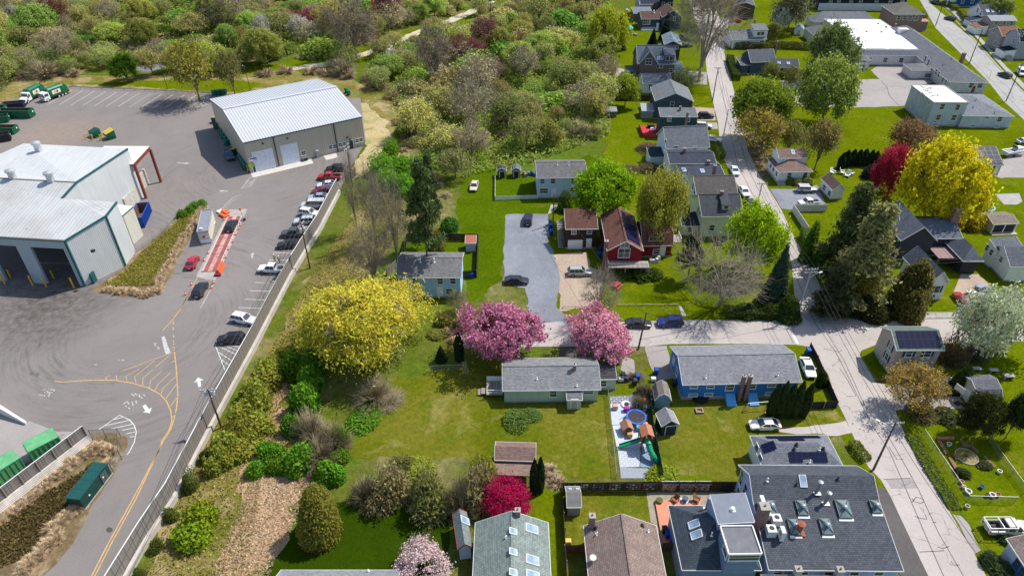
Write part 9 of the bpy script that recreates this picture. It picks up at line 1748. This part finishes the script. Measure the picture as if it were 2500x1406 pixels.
prop('planter','oval olive planter on the peach deck','planter',19.95,57.82,[('pot',LA([(.3,0),(.5,.25),(.45,.35)],14),plain((.22,.20,.05))),('soil',LA([(.4,.3),(.4,.36)],12),plain((.08,.1,.03)))],z=0.35)
def wood(x,y,L,label):
 t=thing('firewood_stack',label,'firewood',(x,y,0),0,'firewood stacks');rs=random.Random(int(x*100));wm=[plain((.30,.18,.10),.9,var=.3),plain((.55,.42,.28),.9,var=.2),plain((.2,.13,.09),.9)]
 lg=[cached(('log',i),lambda i=i:(lambda m:(m.tube((0,-.28,0),(0,.28,0),.12,.11,7),m.mesh('log',wm[i]))[1])(MB()))for i in range(3)]
 for r in range(6):
  for c in range(int(L/.24)):obj('log',lg[rs.randrange(3)],t,(c*.24+.12*(r%2)-L/2,rs.uniform(-.04,.04),.12+r*.21),(0,0,rs.uniform(-.06,.06)))
 obj('cover',B((-L/2-.1,-.32,1.4,L/2+.05,.32,1.45)),t,mat=plain((.5,.52,.54),.5,var=.3,sc=3))
wood(21.74,60.0,2.1,'left covered firewood stack under the brown fence')
wood(24.17,60.0,2.1,'middle covered firewood stack under the brown fence')
wood(26.26,60.0,2.1,'right covered firewood stack under the brown fence')
rs=random.Random(3);cols=[(.5,.05,.04),(.02,.2,.35),(.65,.5,.1),(.7,.7,.68),(.03,.25,.2),(.5,.25,.05),(.02,.05,.15),(.6,.3,.25)]
t=thing('sign_gallery','leftmost black framed panel of small painted signs on the brown fence','sign',(9.10,59.61,.45),0.022,'sign panels on the brown fence');obj('backing',B((-1.58,-.03,0,1.58,.03,1.35)),t,mat=DARKP)
for j in range(7):
 for k in range(3):obj('plaque',B((-.16,-.06,-.14,.16,-.03,.14))if rs.random()<.5 else(lambda m:(m.tube((0,-.06,0),(0,-.03,0),.19,n=12),m)[1])(MB()),t,(-1.58+.22+j*.42,0,.25+k*.42),scale=(rs.uniform(.7,1.15),1,rs.uniform(.6,1.0)),mat=plain(rs.choice(cols),.5))
t=thing('sign_gallery','second black framed panel of small painted signs on the brown fence','sign',(11.98,59.61,.45),0.033,'sign panels on the brown fence');obj('backing',B((-1.02,-.03,0,1.02,.03,1.35)),t,mat=DARKP)
for j in range(4):
 for k in range(3):obj('plaque',B((-.16,-.06,-.14,.16,-.03,.14))if rs.random()<.5 else(lambda m:(m.tube((0,-.06,0),(0,-.03,0),.19,n=12),m)[1])(MB()),t,(-1.02+.22+j*.42,0,.25+k*.42),scale=(rs.uniform(.7,1.15),1,rs.uniform(.6,1.0)),mat=plain(rs.choice(cols),.5))
t=thing('sign_gallery','third black framed panel of small painted signs on the brown fence','sign',(14.26,59.61,.45),0.032,'sign panels on the brown fence');obj('backing',B((-1.05,-.03,0,1.05,.03,1.35)),t,mat=DARKP)
for j in range(4):
 for k in range(3):obj('plaque',B((-.16,-.06,-.14,.16,-.03,.14))if rs.random()<.5 else(lambda m:(m.tube((0,-.06,0),(0,-.03,0),.19,n=12),m)[1])(MB()),t,(-1.05+.22+j*.42,0,.25+k*.42),scale=(rs.uniform(.7,1.15),1,rs.uniform(.6,1.0)),mat=plain(rs.choice(cols),.5))
t=thing('sign_gallery','fourth black framed panel of small painted signs on the brown fence','sign',(16.58,59.61,.45),0.032,'sign panels on the brown fence');obj('backing',B((-1.05,-.03,0,1.05,.03,1.35)),t,mat=DARKP)
for j in range(5):
 for k in range(3):obj('plaque',B((-.16,-.06,-.14,.16,-.03,.14))if rs.random()<.5 else(lambda m:(m.tube((0,-.06,0),(0,-.03,0),.19,n=12),m)[1])(MB()),t,(-1.05+.22+j*.42,0,.25+k*.42),scale=(rs.uniform(.7,1.15),1,rs.uniform(.6,1.0)),mat=plain(rs.choice(cols),.5))
t=thing('sign_gallery','rightmost black framed panel of small painted signs on the brown fence','sign',(18.84,59.61,.45),0.034,'sign panels on the brown fence');obj('backing',B((-0.99,-.03,0,0.99,.03,1.35)),t,mat=DARKP)
for j in range(4):
 for k in range(3):obj('plaque',B((-.16,-.06,-.14,.16,-.03,.14))if rs.random()<.5 else(lambda m:(m.tube((0,-.06,0),(0,-.03,0),.19,n=12),m)[1])(MB()),t,(-0.99+.22+j*.42,0,.25+k*.42),scale=(rs.uniform(.7,1.15),1,rs.uniform(.6,1.0)),mat=plain(rs.choice(cols),.5))
prop('fire_pit','square block fire pit on the lawn behind the blue house','fire pit',29.13,74.67,[('rim',B((-.6,-.5,0,.6,-.3,.35),(-.6,.3,0,.6,.5,.35),(-.6,-.3,0,-.4,.3,.35),(.4,-.3,0,.6,.3,.35)),plain((.3,.24,.2))),('ash',B((-.4,-.3,0,.4,.3,.1)),plain((.35,.15,.07)))])
prop('soccer_goal','white soccer goal frame on the lawn','goal',38.37,74.89,[('post',TB(((-1.8,0,0),(-1.8,0,1.6),.06,.06),((1.8,.4,0),(1.8,.4,1.6),.06,.06)),WHITE),('crossbar',TB(((-1.8,0,1.6),(1.8,.4,1.6),.06,.06)),WHITE),('brace',TB(((-1.8,0,1.6),(-1.5,1.3,0),.04,.04),((1.8,.4,1.6),(2.1,1.7,0),.04,.04),((-1.5,1.3,.03),(2.1,1.7,.03),.04,.04)),WHITE)])
prop('covered_pool','small round black covered pool behind the blue house','pool',29.86,77.6,[('wall',LA([(1.35,0),(1.35,.6),(1.25,.6)],20),plain((.02,.02,.022))),('cover',LA([(1.36,.6),(.1,.7)],20),plain((.012,.012,.014),.5))])
prop('basketball_hoop','white basketball hoop leaning over the drive','basketball hoop',70.23,76.32,[('base',B((-.5,-.4,0,.6,.4,.2)),DARKP),('post',TB(((0,0,.2),(-.3,.2,3.2),.06,.06)),GALV),('backboard',B((-1.1,-.6,2.9,-1.04,1.0,4.0)),WHITE),('rim',LA([(.2,3.05),(.24,3.05),(.24,3.08),(.2,3.08)],12,(-1.4,.2,0)),ORANGE)],rz=0.4)
prop('garden_table','grey garden bench near the round shrub','table',77.2,83.86,[('top',B((-.7,-.35,.6,.7,.35,.7)),plain((.4,.38,.36))),('leg',B((-.6,-.3,0,-.5,.3,.6),(.5,-.3,0,.6,.3,.6)),plain((.3,.28,.26)))],s=1.0)
prop('garden_table','pale table on the lawn behind the tan house','table',79.81,83.48,[('top',B((-.7,-.35,.6,.7,.35,.7)),plain((.4,.38,.36))),('leg',B((-.6,-.3,0,-.5,.3,.6),(.5,-.3,0,.6,.3,.6)),plain((.3,.28,.26)))],s=1.0)
prop('garden_table','brown raised bed table on the far lawn','table',81.33,82.01,[('top',B((-.7,-.35,.6,.7,.35,.7)),plain((.4,.38,.36))),('leg',B((-.6,-.3,0,-.5,.3,.6),(.5,-.3,0,.6,.3,.6)),plain((.3,.28,.26)))],s=1.2)
m=MB();m.prism([(0.0,0.0),(2.55,0.04),(2.35,-0.4),(-0.19,-0.48)],0,0.35)
prop('raised_bed','terracotta box planter at the head of the fenced garden','garden bed',63.38,69.29,[('frame',m,plain((.45,.17,.1)))])
m=MB();m.prism([(0.0,0.0),(0.54,0.0),(0.45,-2.52),(-0.12,-2.61)],0,0.25)
prop('raised_bed','long timber bed along the garden path','garden bed',63.08,68.69,[('frame',m,plain((.22,.13,.07),.9))])
m=MB();m.prism([(0.0,0.0),(1.31,-1.37),(1.57,-2.53),(1.07,-2.62),(0.9,-1.57),(-0.35,-1.37)],0,0.3)
prop('raised_bed','angled timber bed beside the round bed','garden bed',66.54,68.89,[('frame',m,plain((.22,.13,.07),.9))])
m=MB();m.prism([(0.0,0.0),(0.45,0.0),(0.51,-2.67),(-0.15,-2.81)],0,0.25)
prop('raised_bed','timber bed on the street side of the round bed','garden bed',63.04,65.51,[('frame',m,plain((.22,.13,.07),.9))])
m=MB();m.prism([(0.0,0.0),(0.5,0.1),(0.87,-1.85),(0.35,-2.0)],0,0.25)
prop('raised_bed','timber bed on the right of the round bed','garden bed',68.14,65.6,[('frame',m,plain((.22,.13,.07),.9))])
m=MB();m.prism([(0.0,0.0),(1.01,0.09),(0.95,-0.27),(-0.05,-0.37)],0,0.25)
prop('raised_bed','short stone bed below the round bed','garden bed',66.4,63.93,[('frame',m,plain((.22,.13,.07),.9))])
prop('round_bed','round stone edged herb bed in the fenced garden','garden bed',65.89,65.7,[('edging',LA([(1.45,0),(1.55,0),(1.55,.18),(1.4,.18)],24),plain((.4,.35,.28))),('soil',LA([(1.4,.0),(1.4,.12),(.1,.16)],24),ROUGH),('centre_pot',LA([(.12,.1),(.2,.4),(.1,.42)],10),plain((.15,.06,.03)))])
prop('flower_pot','white urn in the top bed of the garden','pot',64.35,67.81,[('pot',LA([(0.22,0),(0.32,.45),(0.35,.5),(0.27,.5),(0.26,.4)],14),WHITE),('soil',LA([(0.26,.36),(0.26,.41)],10),plain((.06,.05,.03)))])
prop('flower_pot','small terracotta pot left of the round bed, upper','pot',64.1,65.7,[('pot',LA([(0.14,0),(0.2,.45),(0.22,.5),(0.17,.5),(0.16,.4)],14),plain((.5,.2,.12))),('soil',LA([(0.16,.36),(0.16,.41)],10),plain((.06,.05,.03)))])
prop('flower_pot','small terracotta pot left of the round bed, lower','pot',64.1,65.26,[('pot',LA([(0.15,0),(0.22,.45),(0.24,.5),(0.19,.5),(0.18,.4)],14),plain((.5,.2,.12))),('soil',LA([(0.18,.36),(0.18,.41)],10),plain((.06,.05,.03)))])
prop('flower_pot','terracotta pot at the garden fence','pot',62.61,61.07,[('pot',LA([(0.20,0),(0.28,.45),(0.31,.5),(0.24,.5),(0.22,.4)],14),plain((.5,.22,.13))),('soil',LA([(0.22,.36),(0.22,.41)],10),plain((.06,.05,.03)))])
prop('flower_pot','white round tub at the garden fence','pot',62.65,59.43,[('pot',LA([(0.28,0),(0.4,.45),(0.44,.5),(0.34,.5),(0.32,.4)],14),WHITE),('soil',LA([(0.32,.36),(0.32,.41)],10),plain((.06,.05,.03)))])
prop('flower_pot','blue tipped drum on the garden grass','pot',64.92,60.2,[('pot',LA([(0.21,0),(0.3,.45),(0.33,.5),(0.26,.5),(0.24,.4)],14),plain((.01,.08,.25))),('soil',LA([(0.24,.36),(0.24,.41)],10),plain((.06,.05,.03)))])
prop('flower_pot','white tub at the lower garden fence','pot',65.63,58.84,[('pot',LA([(0.27,0),(0.38,.45),(0.42,.5),(0.32,.5),(0.30,.4)],14),WHITE),('soil',LA([(0.30,.36),(0.30,.41)],10),plain((.06,.05,.03)))])
prop('flower_pot','terracotta tub at the lower garden fence','pot',66.45,58.92,[('pot',LA([(0.22,0),(0.32,.45),(0.35,.5),(0.27,.5),(0.26,.4)],14),plain((.5,.2,.12))),('soil',LA([(0.26,.36),(0.26,.41)],10),plain((.06,.05,.03)))])
prop('flower_pot','black tub at the lower garden fence','pot',64.93,58.84,[('pot',LA([(0.20,0),(0.28,.45),(0.31,.5),(0.24,.5),(0.22,.4)],14),BLACK),('soil',LA([(0.22,.36),(0.22,.41)],10),plain((.06,.05,.03)))])
prop('flower_pot','white pot right of the garden beds','pot',68.92,62.84,[('pot',LA([(0.21,0),(0.3,.45),(0.33,.5),(0.26,.5),(0.24,.4)],14),WHITE),('soil',LA([(0.24,.36),(0.24,.41)],10),plain((.06,.05,.03)))])
prop('flower_pot','stone pot at the garden fence','pot',62.43,60.2,[('pot',LA([(0.17,0),(0.25,.45),(0.28,.5),(0.21,.5),(0.20,.4)],14),plain((.6,.55,.5))),('soil',LA([(0.20,.36),(0.20,.41)],10),plain((.06,.05,.03)))])
prop('flower_pot','square pale planter outside the garden fence','pot',61.21,57.02,[('pot',LA([(0.20,0),(0.28,.45),(0.31,.5),(0.24,.5),(0.22,.4)],14),plain((.6,.5,.42))),('soil',LA([(0.22,.36),(0.22,.41)],10),plain((.06,.05,.03)))])
prop('red_patio_deck','red painted patio deck with a white table behind the teal house','deck',38.95,181.64,[('floor',B((-2.6,-3.0,0,3.0,4.0,.5)),plain((.5,.03,.05),.7)),('railing',B((-2.6,-3.0,.5,-2.5,4.0,1.3),(-2.6,-3.0,.5,3.0,-2.9,1.3)),plain((.5,.05,.05),.7)),('table',LA([(.1,.5),(.1,1.2),(.8,1.2),(.8,1.28)],16,(.8,.3,0)),WHITE),('sofa',B((-.3,2.2,.5,1.6,3.4,1.4)),DARKP)])
person(-48.66,116.59,2.6,'worker in yellow vest and hard hat left of the pair behind the white pickup',1,(0.45,0.62,0.04),(0.05,0.06,0.09),(0.75,0.8,0.7))
person(-47.51,116.04,0.6,'worker in yellow vest and hard hat right of the pair behind the white pickup',0,(0.45,0.62,0.04),(0.05,0.06,0.09),(0.75,0.8,0.7))
m=MB();rs=random.Random(349);[m.hexa([(a-.4,b-.35,0),(a+.4,b-.35,0),(a+.4,b+.35,0),(a-.4,b+.35,0)],[(a-.3,b-.25,z),(a+.3,b-.3,z*.8),(a+.25,b+.3,z),(a-.3,b+.25,z*.9)])for a,b,z in[(rs.uniform(-1,1),rs.uniform(-.7,.7),rs.uniform(.4,1.1))for _ in range(6)]]
tag(obj('yard_clutter',m,None,(49.99,307.38,0),mat=plain((.55,.1,.03))),'orange and red play things behind the brown roofed house','clutter')
m=MB();rs=random.Random(354);[m.hexa([(a-.4,b-.35,0),(a+.4,b-.35,0),(a+.4,b+.35,0),(a-.4,b+.35,0)],[(a-.3,b-.25,z),(a+.3,b-.3,z*.8),(a+.25,b+.3,z),(a-.3,b+.25,z*.9)])for a,b,z in[(rs.uniform(-1,1),rs.uniform(-.7,.7),rs.uniform(.4,1.1))for _ in range(6)]]
tag(obj('yard_clutter',m,None,(50.7,314.18,0),mat=WHITE),'white garden furniture behind the brown roofed house','clutter')
m=MB();rs=random.Random(27);[m.hexa([(a-.4,b-.35,0),(a+.4,b-.35,0),(a+.4,b+.35,0),(a-.4,b+.35,0)],[(a-.3,b-.25,z),(a+.3,b-.3,z*.8),(a+.25,b+.3,z),(a-.3,b+.25,z*.9)])for a,b,z in[(rs.uniform(-1,1),rs.uniform(-.7,.7),rs.uniform(.4,1.1))for _ in range(6)]]
tag(obj('yard_clutter',m,None,(3.86,155.18,0),mat=plain((.2,.17,.15))),'pile of junk beside the dark arched shed','clutter')
m=MB();rs=random.Random(36);[m.hexa([(a-.4,b-.35,0),(a+.4,b-.35,0),(a+.4,b+.35,0),(a-.4,b+.35,0)],[(a-.3,b-.25,z),(a+.3,b-.3,z*.8),(a+.25,b+.3,z),(a-.3,b+.25,z*.9)])for a,b,z in[(rs.uniform(-1,1),rs.uniform(-.7,.7),rs.uniform(.4,1.1))for _ in range(6)]]
tag(obj('yard_clutter',m,None,(5.28,155.18,0),mat=plain((.03,.06,.2))),'blue tarpaulin heap beside the pale house','clutter')
m=MB();rs=random.Random(337);[m.hexa([(a-.4,b-.35,0),(a+.4,b-.35,0),(a+.4,b+.35,0),(a-.4,b+.35,0)],[(a-.3,b-.25,z),(a+.3,b-.3,z*.8),(a+.25,b+.3,z),(a-.3,b+.25,z*.9)])for a,b,z in[(rs.uniform(-1,1),rs.uniform(-.7,.7),rs.uniform(.4,1.1))for _ in range(6)]]
tag(obj('yard_clutter',m,None,(48.22,276.78,0),mat=plain((.35,.3,.4))),'violet garden seat beside the play lawn','clutter')
m=MB();rs=random.Random(130);[m.hexa([(a-.4,b-.35,0),(a+.4,b-.35,0),(a+.4,b+.35,0),(a-.4,b+.35,0)],[(a-.3,b-.25,z),(a+.3,b-.3,z*.8),(a+.25,b+.3,z),(a-.3,b+.25,z*.9)])for a,b,z in[(rs.uniform(-1,1),rs.uniform(-.7,.7),rs.uniform(.4,1.1))for _ in range(6)]]
tag(obj('yard_clutter',m,None,(18.67,81.77,0),mat=plain((.05,.05,.06))),'heap of black bags beside the green ranch annex','clutter')
m=MB();rs=random.Random(307);[m.hexa([(a-.4,b-.35,0),(a+.4,b-.35,0),(a+.4,b+.35,0),(a-.4,b+.35,0)],[(a-.3,b-.25,z),(a+.3,b-.3,z*.8),(a+.25,b+.3,z),(a-.3,b+.25,z*.9)])for a,b,z in[(rs.uniform(-1,1),rs.uniform(-.7,.7),rs.uniform(.4,1.1))for _ in range(6)]]
tag(obj('yard_clutter',m,None,(43.94,123.23,0),mat=plain((.02,.02,.022))),'covered black motorbike beside the yellow house','clutter')
m=MB();rs=random.Random(204);[m.hexa([(a-.4,b-.35,0),(a+.4,b-.35,0),(a+.4,b+.35,0),(a-.4,b+.35,0)],[(a-.3,b-.25,z),(a+.3,b-.3,z*.8),(a+.25,b+.3,z),(a-.3,b+.25,z*.9)])for a,b,z in[(rs.uniform(-1,1),rs.uniform(-.7,.7),rs.uniform(.4,1.1))for _ in range(6)]]
tag(obj('yard_clutter',m,None,(29.18,116.75,0),mat=plain((.55,.52,.48))),'pale garden chairs at the corner of the red house','clutter')
prop('play_tent','turquoise play tent on the lawn by the slate blue house','tent',46.97,283.94,[('canopy',LA([(2.0,1.0),(1.2,1.8),(.1,2.2)],8),plain((.1,.5,.45))),('pole',TB(((-1.4,-1.4,0),(-1.4,-1.4,1.3),.05,.05),((1.4,1.4,0),(1.4,1.4,1.3),.05,.05),((1.4,-1.4,0),(1.4,-1.4,1.3),.05,.05),((-1.4,1.4,0),(-1.4,1.4,1.3),.05,.05)),WHITE)])
t=thing('brick_steps','brick garden steps rising from the sidewalk to the white cottage','steps',(75.59,99.79,0))
for i in range(5):obj('step',B((-1.6,i*.7,0,1.4,i*.7+.68,.17*(i+1))),t,mat=brick((.36,.14,.09)))
